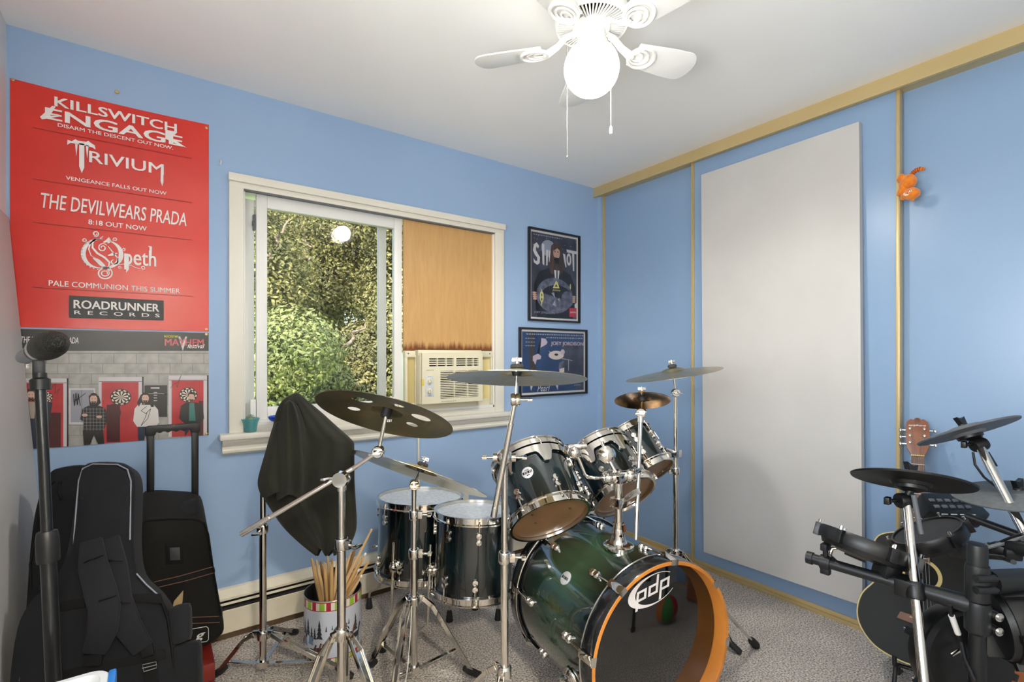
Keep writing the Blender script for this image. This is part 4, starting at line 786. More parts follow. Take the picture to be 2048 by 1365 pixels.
# --- rack toms
n1 = V(0.15, 0.693, 0.705); o1 = V(1.147, 1.358, 0.641)
MT1 = frame(o1, n1, RT); RT1, HT1 = 0.1405, 0.232
at = inv_hit(MT1, RT1, 1087, 903)[0]; ab = inv_hit(MT1, RT1, 1107, 948)[0]
tom1 = make_drum('rack_tom', 'largest dark green rack tom with chrome hoops above bass drum', MT1, RT1, HT1, 6, at, ab, shell_tom(HT1), COATH, CLEARH, (1055, 946), 'rack toms')
suspension(tom1, MT1, RT1, HT1, at-1.15, at+1.35, [at, at+math.pi/3, at-math.pi/3])
PRT = M_('head_print', (60, 40, 24))
for (px, py) in ((1131, 1000), (1139, 1016), (1064, 1029), (1070, 1045)):
    d = ray(px, py); k = (o1-EYE).dot(n1)/d.dot(n1); p = EYE+d*k; MB(frame(p-n1.normalized()*0.0036, -n1)).lathe([(0.0055, 0), (0.0055, 0.0004), (0.003, 0.0005), (0.003, 0)], 14).obj('air_vent', PRT, tom1, sm=0)
n2 = V(0.10, 0.735, 0.672); o2 = V(1.448, 1.277, 0.692)
MT2 = frame(o2, n2, RT); RT2, HT2 = 0.119, 0.205
at2 = inv_hit(MT2, RT2, 1237, 888)[0]; ab2 = inv_hit(MT2, RT2, 1262, 920)[0]
tom2 = make_drum('rack_tom', 'middle dark rack tom behind the chrome tom post', MT2, RT2, HT2, 6, at2, ab2, shell_tom(HT2), COATH, CLEARH, None, 'rack toms')
suspension(tom2, MT2, RT2, HT2, at2-1.3, at2+1.0, [at2, at2+math.pi/3, at2-math.pi/3])
n3 = V(0.02, 0.70, 0.70); o3 = PD(1302, 941, 2.12)
MT3 = frame(o3, n3, RT); RT3, HT3 = 0.095, 0.185
tom3 = make_drum('rack_tom', 'smallest dark rack tom clamped near the right cymbal stand', MT3, RT3, HT3, 6, inv_hit(MT3, RT3, 1283, 880)[0]-0.2, inv_hit(MT3, RT3, 1293, 915)[0], shell_tom(HT3), COATH, CLEARH, None, 'rack toms')
suspension(tom3, MT3, RT3, HT3, inv_hit(MT3, RT3, 1325, 880)[0]-0.3, inv_hit(MT3, RT3, 1325, 880)[0]+0.9, [inv_hit(MT3, RT3, 1325, 880)[0]+0.2])
# --- floor toms
def floor_tom(label, cx, cy, ztop, R, Hh, tilt, legpx, badge, lugpx, blug, legs):
    M = frame((cx, cy, ztop-Hh), tilt, RT)
    def wa(x, y): d = M.inverted().to_3x3() @ V(x, y, 0); return math.atan2(d.y, d.x)
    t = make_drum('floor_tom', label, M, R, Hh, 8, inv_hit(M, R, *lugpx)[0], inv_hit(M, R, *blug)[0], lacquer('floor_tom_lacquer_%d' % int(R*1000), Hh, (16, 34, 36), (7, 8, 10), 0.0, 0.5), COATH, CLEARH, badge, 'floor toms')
    a0, z0 = inv_hit(M, R, *legpx)
    for k in range(3):
        a = a0 if k == 0 else wa(*legs[k-1]); Mk = M @ rotz(a)
        br = MB(Mk @ tr(R, 0, z0)); br.M = Mk @ frame((R, 0, z0), (1, 0, 0)); br.lathe([(0.026, -0.003), (0.026, 0.003), (0.020, 0.008), (0.014, 0.012), (0.0, 0.013)], 20); br.M = Mk; br.cyl((R+0.018, 0, z0-0.022), (R+0.018, 0, z0+0.022), 0.012, n=14); br.sphere((R+0.018, 0, z0), 0.017, 14, 10)
        b_ = br.obj('leg_bracket', CHROME, t)
        wg = MB(Mk); wg.cyl((R+0.018, 0, z0), (R+0.042, 0.018, z0), 0.005, n=8); wg.box((R+0.045, 0.020, z0), (0.008, 0.030, 0.012)); wg.obj('wing_bolt', CHROME, b_, bevel=0.002)
        top = Mk @ V(R+0.018, 0, z0+0.105); lo = Mk @ V(R+0.018, 0, -0.05); out = (Mk.to_3x3() @ V(1, 0, 0)); out.z = 0; out.normalize()
        p2 = V(lo.x, lo.y, 0.115)+out*0.005; p3 = p2+out*0.055+V(0, 0, -0.035); p4 = V(p3.x, p3.y, 0.045)+out*0.006; p5 = V(p4.x, p4.y, 0.004)
        lg = MB(); lg.tube([top, Mk @ V(R+0.018, 0, 0), p2+V(0, 0, 0.01), p2, p3, p4+V(0, 0, 0.02), p4, p4+V(0, 0, -0.02)], 0.0062, 10); lo_ = lg.obj('leg', CHROME, t)
        MB(tr(p4.x, p4.y, 0)).lathe([(0.0, 0.0), (0.016, 0.0), (0.0165, 0.006), (0.011, 0.045), (0.009, 0.050), (0.0, 0.050)], 16).obj('rubber_foot', BLACKR, lo_)
    return t
floor_tom('dark green floor tom nearest the wall behind the sticks tin', 0.992, 2.112, 0.551, 0.188, 0.315, (0.05, 0.03, 0.99), (791, 1132), None, (771, 1030), (757, 1136), ((0.95, -0.3), (-0.4, 0.6)))
floor_tom('dark green floor tom in front, left of bass drum', 1.075, 1.762, 0.560, 0.163, 0.300, (0.06, 0.04, 0.99), (867, 1141), None, (958, 1073), (950, 1180), ((0.1, 1), (0.85, 0.5)))
# --- snare drum behind
MS = frame((1.66, 1.76, 0.488), (-0.08, 0.12, 0.98), RT)
sn = make_drum('snare_drum', 'black snare drum half hidden behind the tom post', MS, 0.165, 0.125, 8, 0.2, 0.2, mat('black_shell', (18, 18, 20), 0.2, coat=0.8), COATH, CLEARH)
m = MB(); cS = V(1.66, 1.76, 0.0)
m.cyl(cS+V(0, 0, 0.10), cS+V(0, 0, 0.43), 0.0125, n=14); sd = m.obj('stand_tube', CHROME, sn)
for k in range(3):
    a = 0.5+k*2.094; d = V(math.cos(a), math.sin(a), 0)
    MB().strip([cS+V(0, 0, 0.24)+d*0.012, cS+V(0, 0, 0.20)+d*0.08, cS+V(0, 0, 0.02)+d*0.25], 0.018, 0.004, V(-d.y, d.x, 0)).obj('stand_leg', CHROME, sn)
    MB().tube([cS+V(0, 0, 0.43)+d*0.01, cS+V(0, 0, 0.44)+d*0.12, cS+V(0, 0, 0.455)+d*0.182, cS+V(0, 0, 0.50)+d*0.187], 0.006, 8).obj('basket_arm', CHROME, sn)

# --- bass drum
ba = V(0.175, 0.985, 0).normalized(); bc0 = V(1.29, 0.966, 0.297); BL = 0.54
MBD = frame(bc0+ba*BL, -ba, RT)                       # local z: back (0) to front (BL)
BR = 0.266
bd = thing('bass_drum', 'dark green bass drum with black front head and orange hoop', 'drum', V(1.33, 1.23, 0.0))
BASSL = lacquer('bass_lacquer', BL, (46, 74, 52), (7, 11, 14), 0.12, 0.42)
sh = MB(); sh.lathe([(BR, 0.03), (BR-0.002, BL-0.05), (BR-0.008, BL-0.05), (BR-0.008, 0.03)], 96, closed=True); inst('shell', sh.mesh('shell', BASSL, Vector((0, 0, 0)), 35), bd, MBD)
HOOPB = mat('hoop_black', (18, 20, 22), 0.2, coat=0.8); HOOPW = mat('hoop_wood', (196, 122, 48), 0.35, noise=(9, (214, 140, 60), 0.35, 0.7)); FHEAD = mat('black_front_head', (10, 10, 10), 0.045, coat=0.6, spec=0.6)
MB(MBD).lathe([(0.264, 0.0), (0.278, 0.0), (0.279, 0.002), (0.279, 0.040), (0.264, 0.042)], 96, closed=True).obj('back_hoop', HOOPB, bd, sm=35)
MB(MBD).lathe([(0.264, BL-0.056), (0.2785, BL-0.054), (0.2785, BL-0.003), (0.277, BL-0.0005)], 96, cap=False).obj('front_hoop', HOOPB, bd, sm=35)
MB(MBD).lathe([(0.277, BL-0.0008), (0.276, BL+0.0008), (0.266, BL+0.0008), (0.265, BL-0.001), (0.265, BL-0.054)], 96, cap=False).obj('hoop_lining', HOOPW, bd, sm=35)
for z in (0.048, BL-0.062): MB(MBD).lathe([(0.2765+0.0032*math.cos(i*math.pi/4), z+0.0032*math.sin(i*math.pi/4)) for i in range(8)], 96, closed=True).obj('flesh_hoop', CHROME2, bd)
MB(MBD).lathe([(0.2645, BL-0.048), (0.258, BL-0.0455), (0.0, BL-0.0455)], 96).obj('front_head', FHEAD, bd)
MB(MBD).lathe([(0.0, 0.024), (0.258, 0.024), (0.2645, 0.028)], 96).obj('batter_head', COATH, bd)
# lugs with claws and T-rods: angle measured in the local frame
up_l = MBD.inverted().to_3x3() @ V(0, 0, 1); aup = math.atan2(up_l.y, up_l.x); rt_l = MBD.inverted().to_3x3() @ RT; sgn = 1 if (math.atan2(rt_l.y, rt_l.x)-aup+math.pi) % (2*math.pi)-math.pi > 0 else -1
def ang(deg): return aup+sgn*math.radians(deg)
bl = MB()
for z in (-0.011, 0.011): bl.M = frame((0, 0, z), (1, 0, 0)); bl.lathe([(0.012, -0.006), (0.0135, 0.0), (0.013, 0.010), (0.009, 0.015), (0.0, 0.016)], 16)
bl.M = Matrix(); bl.box((0.004, 0, 0), (0.012, 0.012, 0.024)); bl.cyl((0.008, 0, 0.0), (0.008, 0, 0.020), 0.0065, n=10); BLUG = bl.mesh('lug', CHROME, Vector((0, 0, 0)), 40)
cl = MB(); cl.prism([(-0.006, -0.011), (-0.006, 0.011), (0.0, 0.011), (0.0, -0.011)], -0.004, 0.012)
cl.M = Matrix(); cl.add([(0.010, -0.012, 0.0), (0.010, 0.012, 0.0), (0.0, 0.014, 0.052), (0.0, -0.014, 0.052), (0.003, -0.009, -0.012), (0.003, 0.009, -0.012), (-0.014, 0.014, 0.056), (-0.014, -0.014, 0.056), (0.013, 0.0, 0.012), (0.004, 0.014, 0.056), (0.004, -0.014, 0.056)], [(4,5,1,0),(0,1,8),(0,8,3),(1,2,8),(8,2,3),(3,2,9,10),(10,9,6,7)]); CLAW = cl.mesh('claw', CHROME, Vector((0, 0, 0)), 40)
tr_ = MB(); tr_.cyl((0.010, 0, 0.0), (0.010, 0, 0.102), 0.0032, n=8); tr_.cyl((0.010, 0, 0.098), (0.010, 0, 0.110), 0.005, n=8); TROD = tr_.mesh('tension_rod', CHROME, Vector((0, 0, 0)), 40)
for k in range(8):
    a = ang(8+45*k); Ml = MBD @ rotz(a)
    for zl, fl in ((BL-0.145, 0), (0.145, 1)):
        Mx = Ml @ tr(BR, 0, zl) @ (Matrix.Rotation(math.pi, 4, 'X') if fl else Matrix())
        l = inst('lug', BLUG, bd, Mx); r = inst('tension_rod', TROD, l, Mx); r.matrix_local = Matrix(); c = inst('claw', CLAW, l, Mx); c.matrix_local = tr(0.0125, 0, 0.090)
# badge
a, z = inv_hit(MBD, BR, 1131, 1157); Mb = MBD @ rotz(a) @ tr(BR, 0, z) @ frame((0, 0, 0), (1, 0, 0), (0, 0, 1)); g_ = MB(Mb); g_.lathe([(0.023, -0.004), (0.023, 0.001), (0.021, 0.0018), (0, 0.002)], 28); bo = g_.obj('badge', BADGE, bd)
marks((-0.017, -0.005, 0.017, 0.005), Mb @ tr(0, 0, 0.0024), PBLACK, bo, 6, 22)
# front head logo: oval swoosh and three letters
LGM = frame(bc0-ba*(-0.0275+0.0), -ba, None)
LO = MBD @ tr(0, 0, BL-0.0273); LX = (MBD.to_3x3().inverted() @ V(0, 0, 1))
def hd(px, py):
    d = ray(px, py); n = -ba; p0 = bc0+ba*0.0453; k = (p0-EYE).dot(n)/d.dot(n); return EYE+d*k
LOGO = mat('logo_white', (226, 222, 220), 0.4)
c_ = hd(1305, 1180); ux = (hd(1352, 1153)-hd(1256, 1203)); ux = ux.normalized(); LS = 1.28
lgm = MB(frame(c_-ba*0.0006, -ba, ux) @ Matrix.Diagonal((LS, LS*0.82, 1, 1))); fl = (lgm.M.to_3x3() @ V(0, 1, 0)).z; 
sx = (hd(1352, 1155)-c_).length; 
N = 60; O = []; I = []
for i in range(N+1):
    a = math.radians(35+290*i/N); w = 0.0025+0.016*max(0, math.sin(math.radians(180*i/N)))**2
    O.append((0.078*math.cos(a), 0.046*math.sin(a), 0)); I.append(((0.078-w)*math.cos(a)+0.004*math.sin(math.pi*i/N), (0.046-w*0.55)*math.sin(a), 0))
lgm.add(O+I, [(i, i+1, N+1+i+1, N+1+i) for i in range(N)]); lgm.obj('logo_oval', LOGO, bd, sm=0, recalc=False)
def letter(polys, ox, nm):
    m = MB(frame(c_-ba*0.0008, -ba, ux) @ Matrix.Diagonal((LS, LS*0.78, 1, 1)))
    for P in polys: m.poly([(ox+x+0.25*y, y, 0) for x, y in P])
    m.obj(nm, LOGO, bd, sm=0, recalc=False)
w_ = 0.0075
def ring(x0, x1, y0, y1): return [[(x0, y0), (x0+w_, y0), (x0+w_, y1), (x0, y1)], [(x1-w_, y0), (x1, y0), (x1, y1), (x1-w_, y1)], [(x0+w_, y1-w_), (x1-w_, y1-w_), (x1-w_, y1), (x0+w_, y1)], [(x0+w_, y0), (x1-w_, y0), (x1-w_, y0+w_), (x0+w_, y0+w_)]]
letter(ring(0, 0.032, -0.016, 0.016) + [[(0, -0.042), (w_, -0.042), (w_, -0.016), (0, -0.016)]], -0.052, 'logo_letter'); letter(ring(0, 0.032, -0.016, 0.016) + [[(0.032-w_, 0.016), (0.032, 0.016), (0.032, 0.040), (0.032-w_, 0.040)]], -0.014, 'logo_letter'); letter(ring(0, 0.032, -0.016, 0.016) + [[(0, -0.042), (w_, -0.042), (w_, -0.016), (0, -0.016)]], 0.024, 'logo_letter')
# spurs
for s, tgt in ((1, V(2.045, 1.075, 0.0)), (-1, V(0.80, 1.08, 0.0))):
    a = ang(62); br = MBD @ rotz(a) @ V(BR+0.004, 0, BL-0.14) if s > 0 else MBD @ rotz(ang(-112)) @ V(BR+0.004, 0, BL-0.15)
    n_ = (MBD.to_3x3() @ (rotz(a if s > 0 else ang(-112)).to_3x3() @ V(1, 0, 0)))
    m = MB(frame(br-n_*0.006, n_)); m.lathe([(0.036, 0), (0.036, 0.006), (0.030, 0.014), (0.022, 0.020), (0.0, 0.024)], 24); m.M = Matrix(); m.box(br+n_*0.020, (0.030, 0.034, 0.030)); sb = m.obj('spur_bracket', CHROME, bd, bevel=0.002)
    st = br+n_*0.018; dr = (tgt-st).normalized(); m = MB(); sd_ = dr.cross(V(0, 0, 1)).normalized()
    for q in (-0.008, 0.008): m.cyl(st+sd_*q, tgt-dr*0.05+sd_*q*0.5, 0.0055, 0.0045, n=10)
    sp_ = m.obj('spur', CHROME, bd)
    MB().tube([tgt-dr*0.075, tgt-dr*0.06, tgt-dr*0.012, tgt+V(0, 0, 0.010)], [0.010, 0.0155, 0.017, 0.010], 12).obj('rubber_foot', BLACKR, sp_)
# tom post on top of the shell
pbx = PZ(1237, 1096, 0.555); PB = V(pbx.x, pbx.y, 0.562)
m = MB(tr(*PB)); m.lathe([(0.052, -0.006), (0.053, 0.004), (0.046, 0.008), (0.030, 0.012), (0.024, 0.024), (0.022, 0.040), (0.023, 0.048), (0.020, 0.060), (0.0, 0.060)], 40); m.obj('post_flange', CHROME, bd)
m = MB(); m.cyl(PB+V(0, 0, 0.05), PB+V(0, 0, 0.262), 0.0132, n=20); m.obj('tom_post', CHROME, bd)
m = MB(tr(*PB)); m.lathe([(0.0135, 0.050), (0.019, 0.052), (0.019, 0.080), (0.0135, 0.082)], 20); m.box((0.0, -0.018, 0.066), (0.012, 0.020, 0.022)); m.obj('memory_lock', CHROME, bd)
TOP = PB+V(0, 0, 0.236)
m = MB(); m.box(TOP, (0.045, 0.05, 0.034)); m.cyl(TOP-RT*0.055+V(0, 0, -0.002), TOP+RT*0.060+V(0, 0, 0.010), 0.019, n=18); m.sphere(TOP-RT*0.035, 0.025, 16, 10); m.sphere(TOP+RT*0.040+V(0, 0, 0.006), 0.024, 16, 10); hb = m.obj('tom_holder', CHROME, bd, bevel=0.004)
for dx, dz in ((-0.03, 0.028), (0.055, 0.032)):
    m = MB(); c = TOP+RT*dx+V(0, 0, dz)-FW*0.02; m.cyl(c-FW*0.012, c+FW*0.02, 0.006, n=10); m.box(c-FW*0.016, (0.034, 0.010, 0.016)); m.obj('wing_bolt', CHROME, hb, bevel=0.003)
m = MB(); m.box(PB+V(0, 0, 0.150), (0.042, 0.042, 0.034)); m.bar(PB+V(0, 0, 0.150), PD(1278, 982, 1.66), 0.014, 0.020); m.obj('splash_clamp', CHROME, bd, bevel=0.002)
e1 = PD(1148, 906, 1.73); m = MB(); m.tube([TOP-RT*0.05, PD(1188, 957, 1.67), PD(1176, 955, 1.68), PD(1170, 950, 1.69), PD(1158, 920, 1.71), e1], 0.0062, 10); m.obj('tom_arm', CHROME, bd)
m = MB(); m.sphere(e1, 0.026, 16, 10); m.box(e1+V(0.01, 0.02, 0.006), (0.040, 0.05, 0.035)); m.cyl(e1-RT*0.02+V(0, 0, 0.02), e1+RT*0.045+V(0, 0, 0.024), 0.010, n=12); m.obj('tom_bracket', CHROME, bd, bevel=0.004)
e2 = PD(1214, 910, 1.70); m = MB(); m.tube([TOP+RT*0.015, PD(1230, 945, 1.67), PD(1222, 928, 1.69), e2], 0.0062, 10); m.obj('tom_arm', CHROME, bd)
m = MB(frame(e2, -FW+V(0, 0, 0.3))); m.lathe([(0.030, -0.02), (0.030, 0.004), (0.022, 0.010), (0.014, 0.014), (0.0, 0.016)], 24); m.M = Matrix(); m.cyl(e2, PD(1204, 885, 1.74), 0.0062, n=10); m.obj('tom_bracket', CHROME, bd)
# bass pedal behind the drum
m = thing('bass_pedal', 'chrome and black kick pedal behind the bass drum', 'pedal', V(1.42, 1.64, 0))
p0 = bc0+ba*(BL+0.02); p0.z = 0
MB().strip([p0+V(0, 0, 0.012), p0+ba*0.30+V(0, 0, 0.012)], 0.10, 0.008, RT).obj('base_plate', BLACKP, m)
MB().strip([p0+ba*0.05+V(0, 0, 0.10), p0+ba*0.30+V(0, 0, 0.03)], 0.085, 0.010, RT).obj('footboard', CHROME2, m, bevel=0.002)
for s in (-1, 1): MB().cyl(p0+ba*0.04+V(s*0.05, 0, 0.01), p0+ba*0.04+V(s*0.05, 0, 0.22), 0.009, n=12).obj('post', CHROME, m)
MB().cyl(p0+ba*0.04+V(-0.055, 0, 0.215), p0+ba*0.04+V(0.055, 0, 0.215), 0.007, n=12).obj('axle', CHROME, m)
MB().cyl(p0+ba*0.04+V(0, 0, 0.215), p0+ba*0.06+V(0, 0, 0.42), 0.004, n=8).obj('beater_shaft', CHROME, m)
MB(frame(p0+ba*0.06+V(0, 0, 0.42), ba)).lathe([(0.0, -0.03), (0.02, -0.03), (0.024, 0.0), (0.018, 0.025), (0.0, 0.025)], 20).obj('beater', mat('felt_beater', (206, 204, 196), 0.9), m)

# ================================================================ cymbals and stands
def bronze(name, c1, c2, rough, sc_=30, metal=0.9):
    m = mat(name, c1, rough, metal=metal, noise=(sc_, c2, 0.3, 0.7)); return m
BZ_DARK = mat('raw_dark_bronze', (88, 85, 66), 0.42, metal=0.75, noise=(9, (130, 112, 76), 0.42, 0.75)); BZ_BRIGHT = bronze('aged_bronze', (184, 170, 130), (204, 190, 150), 0.22)
BZ_GREY = bronze('tarnished_bronze', (158, 148, 120), (180, 168, 138), 0.28); BZ_RED = bronze('brilliant_dark_bronze', (120, 88, 48), (168, 124, 66), 0.16, 14, 1.0)
def grooves(m, s=900):
    nt = m.node_tree; b = nt.nodes['Principled BSDF']; tc = nt.nodes.new('ShaderNodeTexCoord'); sp = nt.nodes.new('ShaderNodeSeparateXYZ'); cb = nt.nodes.new('ShaderNodeCombineXYZ'); ln_ = nt.nodes.new('ShaderNodeVectorMath'); ln_.operation = 'LENGTH'
    mu = nt.nodes.new('ShaderNodeMath'); mu.operation = 'MULTIPLY'; mu.inputs[1].default_value = s; si = nt.nodes.new('ShaderNodeMath'); si.operation = 'SINE'; bp = nt.nodes.new('ShaderNodeBump'); bp.inputs['Strength'].default_value = 0.25; bp.inputs['Distance'].default_value = 0.0006
    L = nt.links; L.new(tc.outputs['Object'], sp.inputs[0]); L.new(sp.outputs['X'], cb.inputs['X']); L.new(sp.outputs['Y'], cb.inputs['Y']); L.new(cb.outputs[0], ln_.inputs[0]); L.new(ln_.outputs['Value'], mu.inputs[0]); L.new(mu.outputs[0], si.inputs[0]); L.new(si.outputs[0], bp.inputs['Height']); L.new(bp.outputs['Normal'], b.inputs['Normal'])
for m in (BZ_DARK, BZ_BRIGHT, BZ_GREY): grooves(m)
def cym_z(r, R, bell, bh, bow): return bow*(1-(r/R)**1.5) + (bh*math.sqrt(max(0, 1-(r/bell)**2)) if r < bell else 0)
def cymbal(label, c, n, R, m, bell=0.24, bh=0.013, bow=0.018, holes=(), china=0):
    c = Vector(c)+Vector(n).normalized()*(bow+bh); M = frame(c, n, RT); t = thing('cymbal', label, 'cymbal', c, 'cymbals of the drum kit')
    nr, na = 46 if holes else 24, 168 if holes else 80; B = R*bell
    rad = [0.006+(R-0.006)*i/nr for i in range(nr+1)]; z0 = cym_z(0.006, R, B, bh, bow)
    def zz(r): return cym_z(r, R, B, bh, bow)-z0 + (0.02*max(0, (r/R-0.82)/0.18)**1.5 if china else 0)
    pts = [[(r*math.cos(2*math.pi*k/na), r*math.sin(2*math.pi*k/na), r) for k in range(na)] for r in rad]
    H_ = [(hr*math.cos(math.radians(ha)), hr*math.sin(math.radians(ha)), rr) for hr, ha, rr in holes]
    def inside(p): return next((h for h in H_ if math.hypot(p[0]-h[0], p[1]-h[1]) < h[2]), None)
    ins = [[inside(p) for p in row] for row in pts]; vs = []; fs = []
    for j, row in enumerate(pts):
        for k, p in enumerate(row):
            x, y = p[0], p[1]; h = ins[j][k]
            if h:
                d = math.hypot(x-h[0], y-h[1]) or 1e-6; x, y = h[0]+(x-h[0])/d*h[2], h[1]+(y-h[1])/d*h[2]
            r = math.hypot(x, y); vs.append((x, y, zz(r)))
    for j in range(nr):
        for k in range(na):
            k2 = (k+1) % na; q = [(j, k), (j, k2), (j+1, k2), (j+1, k)]
            if all(ins[a][b_] for a, b_ in q): continue
            fs.append(tuple(a*na+b_ for a, b_ in q))
    N0 = len(vs); vs += [(x, y, z-0.0014) for x, y, z in vs]; fs += [tuple(N0+i for i in reversed(f)) for f in fs]
    o_ = (nr)*na
    fs += [(o_+k, o_+(k+1) % na, N0+o_+(k+1) % na, N0+o_+k) for k in range(na)]
    mb = MB(); mb.add(vs, fs); inst('disc', mb.mesh('disc', m, Vector((0, 0, 0)), 30, recalc=False), t, M)
    f = MB(M); f.lathe([(0.006, 0.001), (0.019, 0.001), (0.020, 0.006), (0.017, 0.012), (0.006, 0.012)], 20, closed=True); f.obj('felt', mat('felt', (58, 56, 52), 0.95), t)
    w = MB(M); w.cyl((0, 0, -0.01), (0, 0, 0.034), 0.004, n=10); w.cyl((0, 0, 0.012), (0, 0, 0.022), 0.0075, n=12); w.box((0, 0, 0.026), (0.030, 0.006, 0.012)); w.obj('wing_nut', CHROME, t, bevel=0.002)
    s = MB(M); s.lathe([(0.006, -0.002), (0.015, -0.002), (0.016, -0.010), (0.012, -0.022), (0.006, -0.022)], 20, closed=True); s.obj('cup_washer', BLACKR, t)
    return c
def wing(parent, c, d, nm='wing_bolt', L=0.034):
    d = Vector(d).normalized(); m = MB(); m.cyl(c, c+d*0.026, 0.0045, n=8); m.M = frame(c+d*0.030, d); m.box((0, 0, 0), (L, 0.007, 0.014)); return m.obj(nm, CHROME, parent, bevel=0.0025)
def clampo(t, c, r, wd):
    m = MB(tr(*c)); m.lathe([(r, -0.017), (r+0.0055, -0.017), (r+0.007, -0.012), (r+0.007, 0.012), (r+0.0055, 0.017), (r, 0.017)], 20, closed=True); m.M = Matrix(); d = Vector(wd).normalized(); m.bar(Vector(c)+d*r*0.8, Vector(c)+d*(r+0.020), 0.016, 0.026); o = m.obj('height_clamp', CHROME, t, bevel=0.0015); wing(o, Vector(c)+d*(r+0.016), d+RT*0.2); return o
def tilter(t, c, ax, nm='tilter'):
    m = MB(frame(c, ax)); m.lathe([(0.0, -0.014), (0.016, -0.014), (0.0185, -0.010), (0.0185, -0.002), (0.0165, 0.0), (0.0185, 0.002), (0.0185, 0.010), (0.016, 0.014), (0.0, 0.014)], 24); o = m.obj(nm, CHROME, t); wing(o, Vector(c)+Vector(ax).normalized()*0.012, ax); return o
def stand(label, b, tubes, collar, low, feet, group='cymbal stands', leg_w=0.022, foot_r=0.017):
    t = thing('cymbal_stand', label, 'stand', V(b[0], b[1], 0), group); B = V(b[0], b[1], 0)
    for i, (z0, z1, r) in enumerate(tubes): m = MB(); m.cyl(B+V(0, 0, z0), B+V(0, 0, z1), r, n=20); m.obj('tube', CHROME, t)
    r0 = tubes[0][2]
    m = MB(tr(*(B+V(0, 0, collar)))); m.lathe([(r0, -0.018), (r0+0.009, -0.018), (r0+0.010, 0.010), (r0+0.004, 0.016), (r0, 0.016)], 20, closed=True)
    for fx_, fy_ in feet:
        d = (V(fx_, fy_, 0)-B).normalized(); m.M = Matrix(); m.bar(B+V(0, 0, collar)+d*r0, B+V(0, 0, collar)+d*(r0+0.024), 0.012, 0.026)
    co = m.obj('leg_collar', CHROME, t, bevel=0.0015)
    m = MB(tr(*(B+V(0, 0, low)))); m.lathe([(r0, -0.012), (r0+0.008, -0.012), (r0+0.008, 0.012), (r0, 0.012)], 20, closed=True); m.obj('brace_collar', CHROME, t)
    for fx_, fy_ in feet:
        f = V(fx_, fy_, 0); d = (f-B); d.z = 0; Ld = d.length; d.normalize(); sd = V(-d.y, d.x, 0)
        p0 = B+V(0, 0, collar)+d*(r0+0.02); p1 = B+d*(r0+0.055)+V(0, 0, collar*0.90); pf = f+V(0, 0, 0.03)-d*0.03; mid = p1.lerp(pf, 0.62)
        m = MB()
        for s in (-1, 1): m.strip([p0+sd*s*0.006, p1+sd*s*leg_w*0.5, mid+sd*s*leg_w*0.42, pf+sd*s*0.006], 0.003, 0.014, sd)
        m.strip([p1, mid, pf], leg_w*0.8, 0.003, sd); l = m.obj('leg', CHROME, t)
        ft = MB(); ft.tube([pf-d*0.03+V(0, 0, 0.02), pf-d*0.012+V(0, 0, 0.006), f+V(0, 0, 0.012), f+d*0.006+V(0, 0, 0.010)], [0.010, foot_r*0.8, foot_r*0.72, 0.009], 12); ft.obj('rubber_foot', BLACKR, l)
        MB().strip([B+V(0, 0, low)+d*(r0+0.004), mid+V(0, 0, -0.006)], 0.014, 0.004, sd).obj('brace', CHROME, l)
    return t
def ftop(t, parts): pass
def rod(t, a, b_, r, nm): m = MB(); m.cyl(a, b_, r, n=16); return m.obj(nm, CHROME, t)
# --- crash on the boom stand in front of the rack tom
cA = V(0.860, 1.165, 1.152)
cA = cymbal('broad aged crash cymbal, topmost, in front of framed pictures', cA, (0.105, 0.118, 0.986), 0.205, BZ_GREY)
bA = PD(1009, 1100, 1.48)
sA = stand('tall chrome boom cymbal stand in front of the largest rack tom', bA, [(0.08, 0.615, 0.0118), (0.60, 0.905, 0.0098)], 0.275, 0.10, [(bA.x-0.22, bA.y-0.20), (bA.x-0.10, bA.y+0.27), (0.98, 1.45)])
clampo(sA, V(bA.x, bA.y, 0.615), 0.0118, RT)
jA = V(bA.x, bA.y, 0.915); lowA = PD(987, 1034, 1.44); topA = PD(1031, 800, 1.44)
m = MB(); m.sphere(jA, 0.026, 18, 12); m.cyl(jA-RT*0.034, jA+RT*0.034, 0.014, n=16); bj = m.obj('boom_joint', CHROME, sA)
wing(bj, jA-RT*0.030, -RT); wing(bj, jA+RT*0.030, RT)
rod(sA, lowA, PD(1022, 848, 1.44), 0.0088, 'boom_arm'); rod(sA, PD(1021, 852, 1.44), topA, 0.0065, 'boom_tip'); rod(sA, lowA, lowA.lerp(topA, 0.08), 0.0095, 'boom_end_cap')
tilter(sA, topA, RT); rod(sA, topA, cA-V(0.105, 0.118, 0.986)*0.006, 0.0045, 'cymbal_post')
# --- ozone cymbal on the left boom stand
nO = V(0.375, 0.24, 0.895); cO = V(0.563, 1.43, 1.036)
uO = V(0, 0, 1).cross(nO).normalized(); aoff = math.degrees(math.atan2(frame(cO, nO, RT).inverted().to_3x3().__matmul__(uO).y, frame(cO, nO, RT).inverted().to_3x3().__matmul__(uO).x))
cO = cymbal('dark raw bronze cymbal with round cut-out holes below the window', cO, nO, 0.207, BZ_DARK, holes=[(0.110, 84+aoff, 0.030), (0.104, 15+aoff, 0.019), (0.117, 139+aoff, 0.019), (0.112, 191+aoff, 0.030), (0.104, 251+aoff, 0.019)])
bO = PD(683, 1100, 1.47)
sO = stand('chrome boom stand carrying the holed cymbal in front of black shirt', bO, [(0.13, 0.640, 0.0127), (0.62, 0.855, 0.0105)], 0.395, 0.16, [(bO.x-0.26, bO.y-0.10), (bO.x+0.12, bO.y-0.25), (bO.x+0.10, bO.y+0.26)], leg_w=0.026)
clampo(sO, V(bO.x, bO.y, PD(683, 1088, 1.47).z), 0.0127, RT*0.9-FW*0.4)
